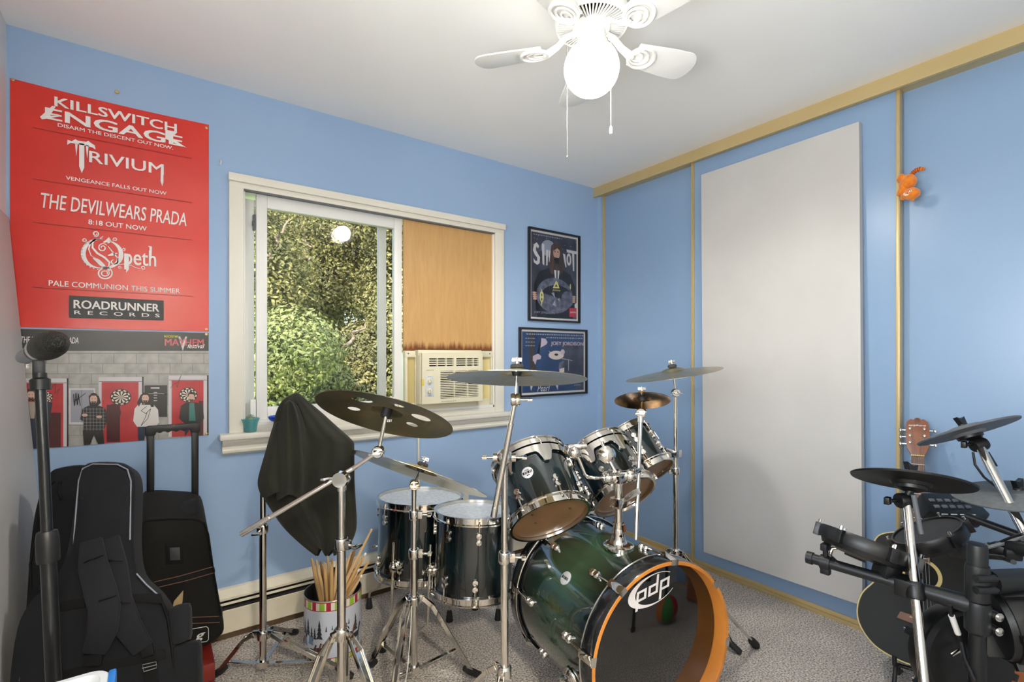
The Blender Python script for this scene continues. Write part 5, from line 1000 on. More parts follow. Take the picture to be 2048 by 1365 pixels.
jO = V(bO.x, bO.y, PD(683, 958, 1.47).z); lowO = PD(482, 1070, 1.42); topO = PD(757, 904, 1.49)
m = MB(frame(jO, -FW)); m.lathe([(0.0, -0.02), (0.022, -0.02), (0.024, -0.004), (0.021, 0.0), (0.024, 0.004), (0.022, 0.02), (0.0, 0.02)], 24); m.M = Matrix(); m.cyl(jO-V(0, 0, 0.035), jO, 0.014, n=16); bj = m.obj('boom_joint', CHROME, sO); wing(bj, jO-RT*0.020, -RT)
rod(sO, lowO, PD(712, 934, 1.49), 0.0072, 'boom_arm'); rod(sO, PD(705, 938, 1.485), topO, 0.0058, 'boom_tip'); rod(sO, lowO, lowO.lerp(topO, 0.2), 0.0082, 'boom_sleeve')
tilter(sO, topO, -FW); rod(sO, topO, cO-nO*0.012, 0.0058, 'cymbal_post')
m = MB(frame(cO-nO*0.02, nO)); m.lathe([(0.0058, -0.012), (0.0150, -0.012), (0.0155, 0.006), (0.0058, 0.006)], 20, closed=True); m.obj('sleeve', BLACKR, sO)
tg = PD(779, 842, 1.455); text('ZBT', (-0.008, -0.0035, 0.008, 0.0035), frame(tg-FW*0.001, -FW, RT), PWHITE, sO, name='maker_tag')
# --- ride on the middle stand
nR = V(0.44, 0.11, 0.891); cR = V(0.757, 1.606, 0.800)
cR = cymbal('big tilted ride cymbal above the two floor toms', cR, nR, 0.252, BZ_BRIGHT, bell=0.24)
bR = PD(828, 1100, 1.79)
sR = stand('chrome straight cymbal stand between sticks tin and floor tom', bR, [(0.075, 0.50, 0.0125), (0.48, 0.645, 0.0105), (0.63, 0.745, 0.0090)], 0.335, 0.085, [(0.995, 1.585), (0.615, 1.56), (0.66, 1.89)])
clampo(sR, V(bR.x, bR.y, PD(830, 1108, 1.79).z), 0.0125, RT); clampo(sR, V(bR.x, bR.y, PD(830, 1030, 1.79).z), 0.0105, RT)
tR = V(bR.x, bR.y, 0.752); tilter(sR, tR, -FW+RT*0.3); rod(sR, tR, cR-nR*0.008, 0.0055, 'cymbal_post')
m = MB(); m.tube([V(bR.x-0.02, bR.y-0.02, 0.33), V(bR.x-0.06, bR.y-0.03, 0.20), V(bR.x-0.075, bR.y-0.03, 0.09), V(bR.x-0.05, bR.y-0.03, 0.05), V(bR.x-0.035, bR.y-0.025, 0.12), V(bR.x-0.022, bR.y-0.02, 0.24), V(bR.x-0.018, bR.y-0.02, 0.325)], 0.0018, 6)
m.obj('cord', VINYL, sR)
# --- splash clamped to the tom post
nS = V(0.275, 0.282, 0.919); cS_ = V(1.445, 1.184, 1.055)
cS_ = cymbal('small dark splash cymbal on a rod above the middle tom', cS_, nS, 0.100, BZ_RED, bell=0.32, bh=0.010, bow=0.010)
sS = thing('splash_rod', 'chrome rod with tilter holding the small splash cymbal', 'stand', PD(1272, 1080, 1.66))
rod(sS, PD(1272, 1080, 1.66), PD(1281, 838, 1.78), 0.0072, 'tube'); tS = PD(1283, 826, 1.785); tilter(sS, tS, -FW-RT*0.4); rod(sS, tS, cS_-nS*0.008, 0.005, 'cymbal_post')
m = MB(); q = PD(1281, 845, 1.78); m.cyl(q, PD(1282, 828, 1.784), 0.011, n=14); m.obj('tube_cap', CHROME, sS)
# --- crash on the right stand
nC = V(-0.135, 0.090, 0.985); cC = PD(1347, 749, 2.2)
cC = cymbal('thin crash cymbal on the right stand before the blue closet', cC, nC, 0.208, BZ_GREY)
bC = PD(1351, 1000, 2.2)
sC = stand('slim chrome cymbal stand beside closet door behind bass drum', bC, [(0.09, 0.78, 0.0112), (0.76, 1.04, 0.0088)], 0.345, 0.12, [(bC.x+0.20, bC.y+0.16), (bC.x-0.18, bC.y+0.20), (bC.x+0.05, bC.y-0.27)])
clampo(sC, V(bC.x, bC.y, PD(1351, 942, 2.2).z), 0.0112, -RT); tC = V(bC.x, bC.y, 1.055); tilter(sC, tC, -FW); rod(sC, tC, cC-nC*0.008, 0.005, 'cymbal_post')
# clamp that carries the small tom
m = MB(); q = V(bC.x, bC.y, PD(1351, 907, 2.2).z); m.box(q, (0.040, 0.040, 0.034)); m.cyl(q, PD(1331, 900, 2.15), 0.010, n=12); m.obj('tom_clamp', CHROME2, sC, bevel=0.004)
# --- stand under the black shirt
bT = PD(526, 1100, 1.87); sT = stand('chrome cymbal stand under the draped black shirt', bT, [(0.045, 0.55, 0.0125), (0.53, 0.735, 0.0105)], PD(524, 1268, 1.87).z, 0.055, [(0.165, 2.165), (0.60, 1.86), (0.50, 2.30)], leg_w=0.024)
clampo(sT, V(bT.x, bT.y, PD(527, 1058, 1.87).z), 0.0125, -FW)

# ================================================================ black shirt draped over a cymbal
SHIRT = mat('black_cotton', (34, 34, 27), 0.9, spec=0.2, sheen=0.06, bump=(420, 0.15, 0.002), noise=(5, (43, 43, 35), 0.35, 0.7))
def shirt():
    # rows from the peak down: (y pixel, left px, right px, depth of front, bulge)
    rows = [(786, 590, 596), (794, 572, 606), (806, 560, 620), (826, 551, 645), (850, 546, 670), (872, 543, 696), (884, 541, 708), (890, 540, 709), (925, 535, 709), (962, 528, 709), (990, 522, 711), (1012, 536, 712), (1035, 551, 714), (1058, 566, 714), (1080, 590, 706), (1096, 612, 690), (1106, 630, 668)]
    dC = 1.80; n = 72; vs = []; fs = []
    for j, (y, l, r) in enumerate(rows):
        cx = (l+r)/2; hw = (r-l)/2; t = j/(len(rows)-1)
        th = 0.006+0.085*min(1, t*3.2)*(1-0.35*max(0, t-0.6)/0.4)
        for i in range(n):
            a = 2*math.pi*i/n; fold = 0.010*math.sin(a*7+t*1.5)*min(1, t*2.2) + 0.007*math.sin(a*13+1.3+2*t)*min(1, t*2.2) + 0.012*math.sin(a*4+0.6)*max(0, t-0.5)
            px = cx+hw*math.cos(a); dd = dC-math.sin(a)*(th+fold)*1.0
            yy = y + (10*math.sin(a*5+0.8)*max(0, t-0.75)*3) - (14*math.cos(a)*0 if j else 0)
            vs.append(PD(px, yy, dd))
    for j in range(len(rows)-1):
        for i in range(n): fs.append((j*n+i, j*n+(i+1) % n, (j+1)*n+(i+1) % n, (j+1)*n+i))
    fs.append(tuple(range(n))); m = MB(); m.add(vs, fs); return m
ts = thing('black_shirt', 'black shirt draped over a cymbal stand before the window', 'shirt', PD(610, 1106, 1.80))
so = shirt().obj('body', SHIRT, ts, sm=70); md = so.modifiers.new('s', 'SUBSURF'); md.levels = 1; md.render_levels = 2
# sleeve hanging at the left
def sleeve(rows, d, n, ph):
    vs = []; fs = []
    for j, (y, l, r) in enumerate(rows):
        cx = (l+r)/2; hw = (r-l)/2; t = j/(len(rows)-1)
        for i in range(n):
            a = 2*math.pi*i/n; vs.append(PD(cx+hw*math.cos(a)*(1+0.10*math.sin(a*5+ph)), y+6*math.sin(a*3)*t, d-math.sin(a)*(0.02+0.03*t+0.008*math.sin(a*6+ph+t))))
    for j in range(len(rows)-1):
        for i in range(n): fs.append((j*n+i, j*n+(i+1) % n, (j+1)*n+(i+1) % n, (j+1)*n+i))
    m = MB(); m.add(vs, fs + [tuple(range(n))]); return m
o = sleeve([(842, 548, 568), (880, 538, 578), (915, 528, 586), (945, 519, 592), (968, 514, 594), (990, 524, 600)], 1.735, 40, 0.4).obj('sleeve', SHIRT, ts, sm=70); o.modifiers.new('s', 'SUBSURF').render_levels = 2
o = sleeve([(800, 566, 590), (840, 560, 606), (880, 556, 612), (930, 553, 616), (985, 550, 616), (996, 552, 606)], 1.725, 40, 1.7).obj('fold', SHIRT, ts, sm=70); o.modifiers.new('s', 'SUBSURF').render_levels = 2

# ================================================================ tin of drumsticks
tb = V(0.602, 2.105, 0); TR_, TH_ = 0.113, 0.248
tin = thing('christmas_tin', 'round snow scene tin with striped rim holding drumsticks', 'tin', tb)
TINW = mat('tin_print_snow', (206, 212, 226), 0.3, coat=0.3); TINI = mat('tin_inside', (74, 72, 68), 0.3, metal=0.6)
MB(tr(*tb)).lathe([(TR_-0.001, 0.004), (TR_, 0.004), (TR_, TH_), (TR_-0.001, TH_)], 64, closed=True).obj('wall', TINW, tin)
MB(tr(*tb)).lathe([(0.0, 0.006), (TR_-0.002, 0.006), (TR_-0.002, TH_-0.001)], 64, cap=False).obj('lining', TINI, tin)
MB(tr(*tb)).lathe([(TR_+0.0016*math.cos(i*math.pi/4)-0.0005, TH_+0.0016*math.sin(i*math.pi/4)) for i in range(8)], 64, closed=True).obj('rim', CHROME2, tin)
BANDC = [mat('band_red', (170, 40, 52), 0.35), mat('band_green', (150, 196, 60), 0.35), mat('band_white', (232, 226, 216), 0.35)]
def band(z0, z1, na, nm):
    m = MB(tr(*tb)); pat = [1, 2, 0, 2, 1, 2, 0, 2]; r = TR_+0.0006; wd = [0.9, 0.25, 0.75, 0.6, 0.9, 0.25, 0.75, 0.6]; tot = sum(wd); a = 0.3
    for rep in range(na):
        for c, w in zip(pat, wd):
            a1 = a+2*math.pi*w/tot/na; m.cur = c; m.grid(lambda u, v: V(r*math.cos(a+(a1-a)*u), r*math.sin(a+(a1-a)*u), z0+(z1-z0)*v), 4, 2); a = a1
    m.cur = 0
    for z in (z0-0.003, z1): m.grid(lambda u, v: V((r+0.0003)*math.cos(2*math.pi*u), (r+0.0003)*math.sin(2*math.pi*u), z+0.003*v), 64, 2, wrap=True)
    m.obj(nm, BANDC, tin, sm=0, recalc=False)
band(TH_-0.036, TH_-0.006, 6, 'rim_band'); band(0.006, 0.022, 6, 'foot_band')
TC = [mat('tin_fir', (42, 52, 62), 0.4), mat('tin_blue', (110, 136, 172), 0.4), mat('tin_brown', (120, 72, 48), 0.4), mat('tin_dark', (48, 52, 60), 0.4)]
pic = MB(tr(*tb)); va = math.atan2(-FW.y, -FW.x); layer = [0.0004]
def tp(c, pts):
    layer[0] += 0.00002; r = TR_+layer[0]; pic.cur = c
    pic.add([V(r*math.cos(va+a_), r*math.sin(va+a_), z) for a_, z in pts], [tuple(range(len(pts)))])
rn = random.Random(5)
for a_, z_, s in ((-0.85, 0.105, 0.05), (-0.62, 0.10, 0.065), (-0.44, 0.09, 0.05), (-0.30, 0.098, 0.040), (-0.12, 0.10, 0.066), (-0.74, 0.095, 0.035), (0.12, 0.13, 0.02), (0.32, 0.135, 0.016), (0.9, 0.14, 0.02), (1.2, 0.10, 0.06), (-1.2, 0.10, 0.06), (0.65, 0.13, 0.025)):
    for k in range(4):
        w = s*4.2*(1-k*0.2); tp(0, [(a_-w*0.5*0.9, z_+s*k*0.25), (a_+w*0.5*0.9, z_+s*k*0.25), (a_, z_+s*(0.42+k*0.25))])
for a_, z_ in ((-0.75, 0.075), (-0.45, 0.085)): tp(1, [(a_-0.13, z_-0.01), (a_+0.10, z_-0.012), (a_+0.05, z_+0.02), (a_-0.1, z_+0.022)])
def deer(a_, z_, s, c):
    tp(c, [(a_-0.10*s, z_), (a_+0.06*s, z_), (a_+0.08*s, z_+0.012*s), (a_-0.10*s, z_+0.012*s)]); tp(c, [(a_+0.04*s, z_+0.010*s), (a_+0.09*s, z_+0.010*s), (a_+0.14*s, z_+0.026*s), (a_+0.09*s, z_+0.028*s)])
    for q in (-0.09, -0.05, 0.02, 0.06): tp(c, [(a_+q*s, z_-0.014*s), (a_+(q+0.018)*s, z_-0.014*s), (a_+(q+0.018)*s, z_), (a_+q*s, z_)])
deer(-0.38, 0.045, 1.2, 3); deer(-0.20, 0.05, 1.3, 2); deer(-0.08, 0.055, 1.0, 3); deer(0.62, 0.105, 1.6, 2); deer(0.95, 0.08, 1.8, 2); deer(1.25, 0.07, 1.8, 3); deer(-1.0, 0.06, 1.3, 2)
pic.obj('printed_scene', TC, tin, sm=0, recalc=False)
STK = [mat('stick_hickory', (206, 164, 106), 0.5, noise=(14, (222, 184, 130), 0.35, 0.7, (1, 1, 0.1))), mat('stick_pale', (222, 190, 142), 0.5), mat('stick_worn', (184, 138, 84), 0.55, noise=(30, (128, 92, 56), 0.4, 0.7, (1, 1, 0.3))), mat('stick_black', (24, 24, 26), 0.35)]
TIPW = mat('nylon_tip', (240, 238, 232), 0.4)
STKD = [('honey wood', 0), ('pale wood', 1), ('worn brown wood', 2), ('black', 3)]
def stick_mesh(L, r, tip): 
    s = MB(); p = [(0.0, 0.0), (r*0.8, 0.001), (r, 0.006), (r, L*0.70), (r*0.55, L*0.95), (r*0.38, L*0.965)]
    p += [(r*0.5, L*0.972), (r*0.66, L*0.982), (r*0.5, L*0.994), (0.0, L)] if tip else [(0.0, L*0.966)]
    s.lathe(p, 12); return s
# (pixel of upper end, kind, nylon tip up?)
sticks = [(622, 1112, 0, 'l'), (631, 1115, 1, 'l'), (640, 1118, 2, 'l'), (648, 1120, 0, 'l'), (655, 1108, 1, 'l'), (664, 1112, 0, 'm'), (676, 1110, 1, 'm'), (686, 1105, 2, 'm'), (744, 1058, 1, 'tip'), (712, 1093, 2, 'm'), (702, 1104, 1, 'm'), (726, 1112, 0, 'm'), (731, 1108, 0, 'w'), (742, 1117, 0, 'm'), (718, 1140, 1, 'w'), (723, 1152, 1, 'w'), (668, 1135, 3, 'm'), (701, 1150, 3, 'm'), (692, 1128, 0, 'm')]
LBL = ['honey wooden drumstick at far left of the tin', 'pale drumstick second from left in the tin', 'worn brown drumstick in the left bunch of the tin', 'honey drumstick fourth from left in the tin', 'pale drumstick leaning inside the left bunch', 'honey drumstick behind the boom stand tube in tin', 'pale drumstick just behind the chrome tube in tin', 'brown drumstick just right of chrome tube in tin', 'longest pale drumstick poking far out of the tin', 'brown ball-ended drumstick in the right bunch of tin', 'pale drumstick with cut end in the right bunch', 'honey drumstick right of centre in the tin', 'honey nylon-tipped drumstick near right edge of tin', 'honey drumstick furthest right in the tin', 'pale drumstick with white nylon tip low in right bunch', 'pale drumstick with white nylon tip, lower right of tin', 'black stick leaning left in the tin', 'black stick leaning right in the tin', 'honey drumstick in the middle of the tin']
for i, (px, py, k, kind) in enumerate(sticks):
    dd = 2.00+0.10*((i*7) % 5)/5; top = PD(px, py, dd); a_ = rn.uniform(0, 6.28)
    ox = (px-664)/60; bot = tb + V(0, 0, 0.012) + RT*(-0.060*ox if ox > 0 else 0.035*ox) + FW*rn.uniform(-0.035, 0.05)
    d = (top-bot); L = min(0.425, d.length); 
    t = thing('drumstick', LBL[i], 'drumstick', bot, 'drumsticks in the tin'); M = frame(bot, d)
    me = stick_mesh(d.length, 0.0086 if kind != 'tip' else 0.0080, kind in ('tip', 'm') and i % 2 == 0 or kind == 'tip').mesh('shaft', STK[k], Vector((0, 0, 0)), 40); inst('shaft', me, t, M)
    if kind == 'w': m = MB(); m.sphere((0, 0, d.length-0.004), 0.0062, 12, 8, 1, 1, 1.3); inst('tip', m.mesh('tip', TIPW, Vector((0, 0, 0)), 60), t, M)

# ================================================================ bags in the left corner
CANV = mat('black_nylon', (17, 18, 21), 0.85, spec=0.25, sheen=0.03, bump=(380, 0.25, 0.002), noise=(6, (23, 24, 28), 0.35, 0.7)); PAD = mat('black_padding', (23, 24, 28), 0.8, spec=0.25, sheen=0.04, bump=(500, 0.2, 0.002)); PIPE = mat('grey_piping', (128, 134, 146), 0.5); PIPEB = mat('black_piping', (12, 12, 13), 0.75, spec=0.2)
def bag_shape(M, outline, th, nm, m, parent, bulge=0.03, sub=2):
    # closed padded shape from a 2D outline (x right, y up), thickness along local -z/+z with a soft bulge
    b = MB(M); n = len(outline); cx = sum(p[0] for p in outline)/n; cy = sum(p[1] for p in outline)/n
    def ringp(f, z): return [(cx+(x-cx)*f, cy+(y-cy)*f, z) for x, y in outline]
    rings = [ringp(0.985, -th/2), ringp(1.0, -th/2+0.012), ringp(1.0, th/2-0.012), ringp(0.985, th/2), ringp(0.80, th/2+bulge*0.6), ringp(0.45, th/2+bulge)]
    vs = [p for r in rings for p in r]; fs = []
    for j in range(len(rings)-1): fs += [(j*n+i, j*n+(i+1) % n, (j+1)*n+(i+1) % n, (j+1)*n+i) for i in range(n)]
    fs += [tuple(range(n-1, -1, -1)), tuple((len(rings)-1)*n+i for i in range(n))]
    b.add(vs, fs); return b.obj(nm, m, parent, sm=50)
def smooth(pts, k=4):
    # closed Catmull-Rom through pts
    n = len(pts); out = []
    for i in range(n):
        p0, p1, p2, p3 = [Vector(pts[(i+j-1) % n]) for j in range(4)]
        for s in range(k):
            t = s/k; out.append(tuple(0.5*((2*p1)+(p2-p0)*t+(2*p0-5*p1+4*p2-p3)*t*t+(3*p1-p0-3*p2+p3)*t**3)))
    return out
# plane of the front gig bag: passes through base and top centre
gb = PD(196, 1650, 1.26); gb.z = 0.0; gtop = PD(212, 921, 1.555); gup = (gtop-V(gb.x, gb.y, 0)).normalized()
GM = frame(V(gb.x, gb.y, 0.0), -(FW*0.35+V(0, 1, 0)*0.65)+V(0, 0, 0.30), None)
gz_ = GM.to_3x3() @ V(0, 0, 1); gz_ = (gz_ - gup*gz_.dot(gup)).normalized(); gx_ = gup.cross(gz_).normalized()
GM = Matrix((gx_, gup, gz_)).transposed().to_4x4(); GM.translation = V(gb.x, gb.y, 0.02)
def gp(px, py):                                      # pixel -> local 2D on the bag face
    n = gz_; d = ray(px, py); o = GM.translation+n*0.07; k = (o-EYE).dot(n)/d.dot(n); q = GM.inverted() @ (EYE+d*k); return (q.x, q.y)
LH = (gtop-GM.translation).length
gbag = thing('guitar_bag', 'black padded guitar bag with crossed shoulder straps, front of corner', 'bag', V(gb.x, gb.y, 0))
W2 = gp(345, 1255)[0]; L2 = gp(20, 1290)[0]
out = smooth([(L2+0.10, 0.0), (L2+0.02, 0.06), (L2-0.005, 0.20), gp(18, 1292), gp(50, 1208), gp(100, 1160), gp(128, 1100), gp(146, 990), gp(152, 955), gp(160, 930), gp(180, 921), gp(235, 922), gp(258, 935), gp(265, 960), gp(264, 1010), gp(262, 1090), gp(272, 1150), gp(310, 1190), gp(338, 1235), gp(350, 1300), (W2+0.04, 0.20), (W2+0.01, 0.06), (W2-0.07, 0.0)], 4)
bag_shape(GM, out, 0.10, 'body', CANV, gbag, 0.022)
# piping along the front edge, patches, straps
def pip(pts, r, m, z=0.052): b = MB(GM); b.tube([(*gp(*p), z) for p in pts], r, 6); return b.obj('piping', m, gbag)
pip([(34, 1365), (40, 1330), (52, 1270), (62, 1230), (90, 1200), (110, 1188), (128, 1168), (140, 1130), (144, 1080), (150, 1000), (154, 960), (162, 936), (182, 927), (232, 928), (252, 938), (259, 962), (258, 1010), (257, 1080)], 0.0022, PIPE, 0.056)
pip([(270, 1148), (290, 1170), (318, 1195)], 0.0022, PIPE, 0.056); pip([(318, 1195), (334, 1240), (342, 1300), (346, 1340)], 0.0035, PIPEB, 0.058)
def patch(pts, z, nm, m, th=0.004): b = MB(GM); b.prism([gp(*p) for p in pts], z, z+th); return b.obj(nm, m, gbag, bevel=0.0015)
patch([(156, 968), (162, 940), (184, 931), (230, 932), (250, 942), (256, 966), (254, 1000), (158, 1000)], 0.060, 'neck_patch', PAD)
patch([(108, 1206), (205, 1192), (206, 1212), (107, 1226)], 0.071, 'seam_band', PIPEB, 0.003); patch([(245, 1188), (322, 1188), (325, 1208), (247, 1204)], 0.071, 'seam_band', PIPEB, 0.003); patch([(112, 1345), (330, 1298), (332, 1318), (114, 1362)], 0.070, 'seam_band', PIPEB, 0.003)
def strap(pts, w, zs, nm, th=0.016):
    b = MB(GM); P = [V(*gp(x, y), z) for (x, y), z in zip(pts, zs)]; b.strip(P, w, th, (1, 0, 0)); o = b.obj(nm, PAD, gbag, bevel=0.005); return o
strap([(222, 1078), (236, 1135), (244, 1200), (262, 1252), (290, 1298)], [0.048, 0.054, 0.058, 0.060, 0.048], [0.085, 0.092, 0.096, 0.098, 0.088], 'shoulder_strap')
strap([(188, 1082), (196, 1130), (212, 1180), (222, 1215), (216, 1262), (196, 1305)], [0.050, 0.064, 0.070, 0.070, 0.066, 0.052], [0.092, 0.110, 0.118, 0.120, 0.112, 0.095], 'shoulder_strap')
for (x0, y0, x1, y1) in ((172, 1130, 220, 1112), (190, 1208, 246, 1190), (226, 1122, 258, 1124), (246, 1204, 272, 1204)):
    b = MB(GM); b.tube([V(*gp(x0, y0), 0.106), V(*gp((x0+x1)/2, (y0+y1)/2), 0.131), V(*gp(x1, y1), 0.126)], 0.0022, 6); b.obj('strap_seam', PIPEB, gbag)
patch([(172, 1312), (212, 1300), (208, 1330), (172, 1332)], 0.086, 'strap_end', PIPEB, 0.006); patch([(282, 1296), (308, 1284), (312, 1308), (288, 1316)], 0.084, 'strap_end', PIPEB, 0.006)
bk = MB(GM); bk.tube([V(*gp(*p), 0.092) for p in ((290, 1328), (316, 1322), (318, 1334), (292, 1342))], 0.0018, 8, closed=True); bk.tube([V(*gp(289, 1335), 0.092), V(*gp(318, 1328), 0.092)], 0.0018, 8); bk.obj('buckle', CHROME2, gbag)
bx_ = MB(GM); bx_.strip([V(*gp(304, 1325), 0.086), V(*gp(306, 1370), 0.084)], 0.032, 0.004, (1, 0, 0)); bx_.obj('webbing', PIPEB, gbag)
# accessory pocket at the right side of the bag
P0 = GM @ V(*gp(362, 1255), 0.03); m = MB(GM @ tr(*gp(356, 1250), 0.03)); m.box((0, 0, 0), (0.052, 0.105, 0.065)); po = m.obj('side_pocket', PAD, gbag, bevel=0.018)
m = MB(GM @ tr(*gp(366, 1350), 0.02)); m.box((0, 0, 0), (0.075, 0.15, 0.08)); m.obj('side_pocket', CANV, gbag, bevel=0.02)
# second bag behind
GM2 = GM.copy(); GM2.translation = GM.translation + V(-0.012, 0.20, 0.005)
def gp2(px, py):
    n = gz_; d = ray(px, py); o = GM2.translation+n*0.05; k = (o-EYE).dot(n)/d.dot(n); q = GM2.inverted() @ (EYE+d*k); return (q.x, q.y)
bag2 = thing('guitar_bag', 'black soft guitar bag standing behind, against the left corner', 'bag', GM2.translation)
xl = gp2(54, 1200)[0]
out = smooth([(xl+0.08, 0.0), (xl, 0.06), (xl-0.0, 0.25), gp2(54, 1200), gp2(62, 1090), gp2(74, 1010), gp2(96, 950), gp2(120, 935), gp2(170, 930), gp2(200, 945), gp2(215, 1010), gp2(225, 1150), (xl+0.235, 0.25), (xl+0.235, 0.06), (xl+0.18, 0.0)], 4)
bag_shape(GM2, out, 0.11, 'body', CANV, bag2, 0.012)
b = MB(GM2); b.tube([V(*gp2(*p), 0.062) for p in ((66, 1180), (64, 1130), (80, 1040), (100, 975), (112, 965))], 0.003, 6); b.obj('zipper', PIPEB, bag2)
m = MB(GM2); m.tube([V(*gp2(126, 966), 0.07), V(*gp2(124, 985), 0.075), V(*gp2(128, 1000), 0.07)], 0.004, 6); m.obj('zip_pull', PIPEB, bag2)
# ---- rolling hardware bag
RB = thing('rolling_bag', 'black wheeled hardware bag with raised pull handle', 'bag', V(0.08, 2.25, 0.145))
NYL = mat('black_ballistic', (15, 14, 12), 0.8, spec=0.25, sheen=0.03, bump=(420, 0.25, 0.002), noise=(6, (21, 20, 18), 0.35, 0.7)); BRNP = mat('brown_piping', (104, 66, 46), 0.6)
yf, ybk = 2.115, 2.34
def rbx(px, py, y=yf): p = PY(px, py, y); return (p.x, p.z)
RM = frame((0, yf, 0), (0, -1, 0), (1, 0, 0)); 
o_f = smooth([(-0.065, 0.165), (-0.075, 0.30), (-0.07, 0.50), rbx(272, 1065), rbx(282, 1045), rbx(300, 1035), rbx(380, 1035), rbx(405, 1040), rbx(415, 1060), rbx(424, 1130), rbx(440, 1215), rbx(447, 1255), rbx(438, 1275), (0.10, 0.155)], 3)
m = MB(RM); n = len(o_f); cx = sum(p[0] for p in o_f)/n; cy = sum(p[1] for p in o_f)/n
rr_ = [(1.0, 1.0, -0.215, 0.0), (1.0, 1.0, -0.16, 0.0), (1.02, 1.0, -0.015, 0.0), (0.985, 0.985, 0.006, 0), (0.85, 0.88, 0.016, 0), (0.5, 0.5, 0.022, 0)]
vs = []
for fx_, fy_, z_, q in rr_: vs += [(cx+(x-cx)*fx_, cy+(y-cy)*fy_ + (0.045*(y-0.15)/0.5 if z_ < -0.1 else 0), z_) for x, y in o_f]
fs = [(j*n+i, j*n+(i+1) % n, (j+1)*n+(i+1) % n, (j+1)*n+i) for j in range(len(rr_)-1) for i in range(n)] + [tuple(range(n-1, -1, -1)), tuple((len(rr_)-1)*n+i for i in range(n))]
m.add(vs, fs); m.obj('body', NYL, RB, sm=50)
def rpoly(pts, z, nm, m_, th=0.003): b = MB(RM); b.prism([rbx(*p) for p in pts], z, z+th); return b.obj(nm, m_, RB, bevel=0.001)
rpoly([(330, 1085), (366, 1083), (367, 1124), (331, 1126)], 0.020, 'card_holder', PIPEB); rpoly([(339, 1092), (359, 1091), (360, 1116), (340, 1117)], 0.024, 'card_window', mat('clear_vinyl', (60, 62, 66), 0.15), 0.001)
for pts in (((308, 1160), (360, 1148), (424, 1130)), ((318, 1170), (370, 1158), (426, 1142)), ((384, 1230), (437, 1228)), ((384, 1242), (438, 1240))):
    b = MB(RM); b.tube([(*rbx(*p), 0.0235) for p in pts], 0.0014, 6); b.obj('piping', BRNP, RB)
b = MB(RM); b.tube([(*rbx(*p), 0.008) for p in ((276, 1190), (274, 1100), (277, 1062), (292, 1042), (340, 1037), (385, 1038), (408, 1046), (416, 1068), (426, 1140), (442, 1230))], 0.0035, 8); b.obj('zipper', PIPEB, RB)
LGS = mat('logo_silver', (206, 206, 204), 0.4)
b = MB(RM); b.tube([(*rbx(*p), 0.020) for p in ((372, 1283), (412, 1279), (416, 1275), (416, 1253), (412, 1249), (372, 1256))], 0.0013, 6); b.obj('logo_frame', LGS, RB)
q0 = rbx(388, 1281); q1 = rbx(409, 1260); text('g', (q0[0], q0[1], q1[0], q1[1]), RM @ tr(0, 0, 0.021), LGS, RB, name='logo_letter', shear=0.3, offset=0.02)
# top cover flap and handle
tl, tr2 = rbx(278, 1012, 2.25), rbx(392, 1008, 2.25)
b = MB(); b.grid(lambda u, v: V(tl[0]+(tr2[0]-tl[0])*u, 2.14+0.19*v, 0.655+0.028*math.sin(math.pi*min(1, v*0.9+0.1))-0.02*(1-v)), 8, 8); b.obj('top_flap', PAD, RB, recalc=False)
hy = 2.31
h1 = PY(301, 1010, hy); h1t = PY(301, 862, hy); h2 = PY(390, 1008, hy); h2t = PY(390, 858, hy)
ALU = mat('black_anodised', (24, 26, 26), 0.3, metal=0.5)
for a_, b_ in ((h1, h1t), (h2, h2t)): m = MB(); m.bar(V(a_.x, hy, 0.60), b_, 0.024, 0.014, (1, 0, 0)); m.obj('handle_tube', ALU, RB, bevel=0.003)
m = MB(); gx0, gx1 = h1t.x-0.016, h2t.x+0.016; zt = h1t.z
prof = [(gx0, zt-0.018), (gx0, zt+0.014), (gx0+0.01, zt+0.018), (gx1-0.01, zt+0.018), (gx1, zt+0.014), (gx1, zt-0.018), (gx1-0.03, zt-0.018)] + [(gx1-0.035-(gx1-gx0-0.07)*i/16, zt-0.008+(0.003 if i % 4 < 2 else -0.002)) for i in range(17)] + [(gx0+0.03, zt-0.018)]
m.M = frame((0, hy+0.014, 0), (0, -1, 0), (1, 0, 0)); m.prism(prof, 0, 0.028); m.obj('handle_grip', BLACKP, RB, bevel=0.003)
for z in (0.42, 0.47): m = MB(); m.box((rbx(421 if z > 0.45 else 426, 1120)[0]+0.001, yf+0.03, z), (0.014, 0.03, 0.012)); m.obj('side_tab', PIPEB, RB, bevel=0.002)
for s in (-0.05, 0.16): m = MB(frame((0.05+s, 2.33, 0.168), (1, 0, 0))); m.lathe([(0.0, -0.012), (0.026, -0.012), (0.028, -0.008), (0.028, 0.008), (0.026, 0.012), (0.0, 0.012)], 20); m.obj('wheel', BLACKR, RB)
# red case underneath
REDC = mat('red_case', (120, 32, 24), 0.35, coat=0.4)
rc = thing('red_case', 'low dark red case under the wheeled bag', 'case', V(0.08, 2.19, 0))
m = MB(); m.b2((-0.12, 2.02, 0.0), (0.172, 2.36, 0.075)); m.obj('body', REDC, rc, bevel=0.008); m = MB(); m.b2((-0.12, 2.018, 0.078), (0.172, 2.36, 0.142)); m.obj('lid', REDC, rc, bevel=0.008)
m = MB(); m.b2((0.04, 2.008, 0.06), (0.08, 2.02, 0.095)); m.obj('latch', GREYP, rc, bevel=0.002)
cp = [PD(348, 1203, 1.72), PD(366, 1182, 1.73), PD(365, 1200, 1.73), PD(356, 1215, 1.72)]
CARD = mat('cardboard', (178, 152, 112), 0.8); m = MB(); nn = (cp[1]-cp[0]).cross(cp[3]-cp[0]).normalized(); lowp = [PD(330, 1290, 1.72), PD(352, 1290, 1.73)]
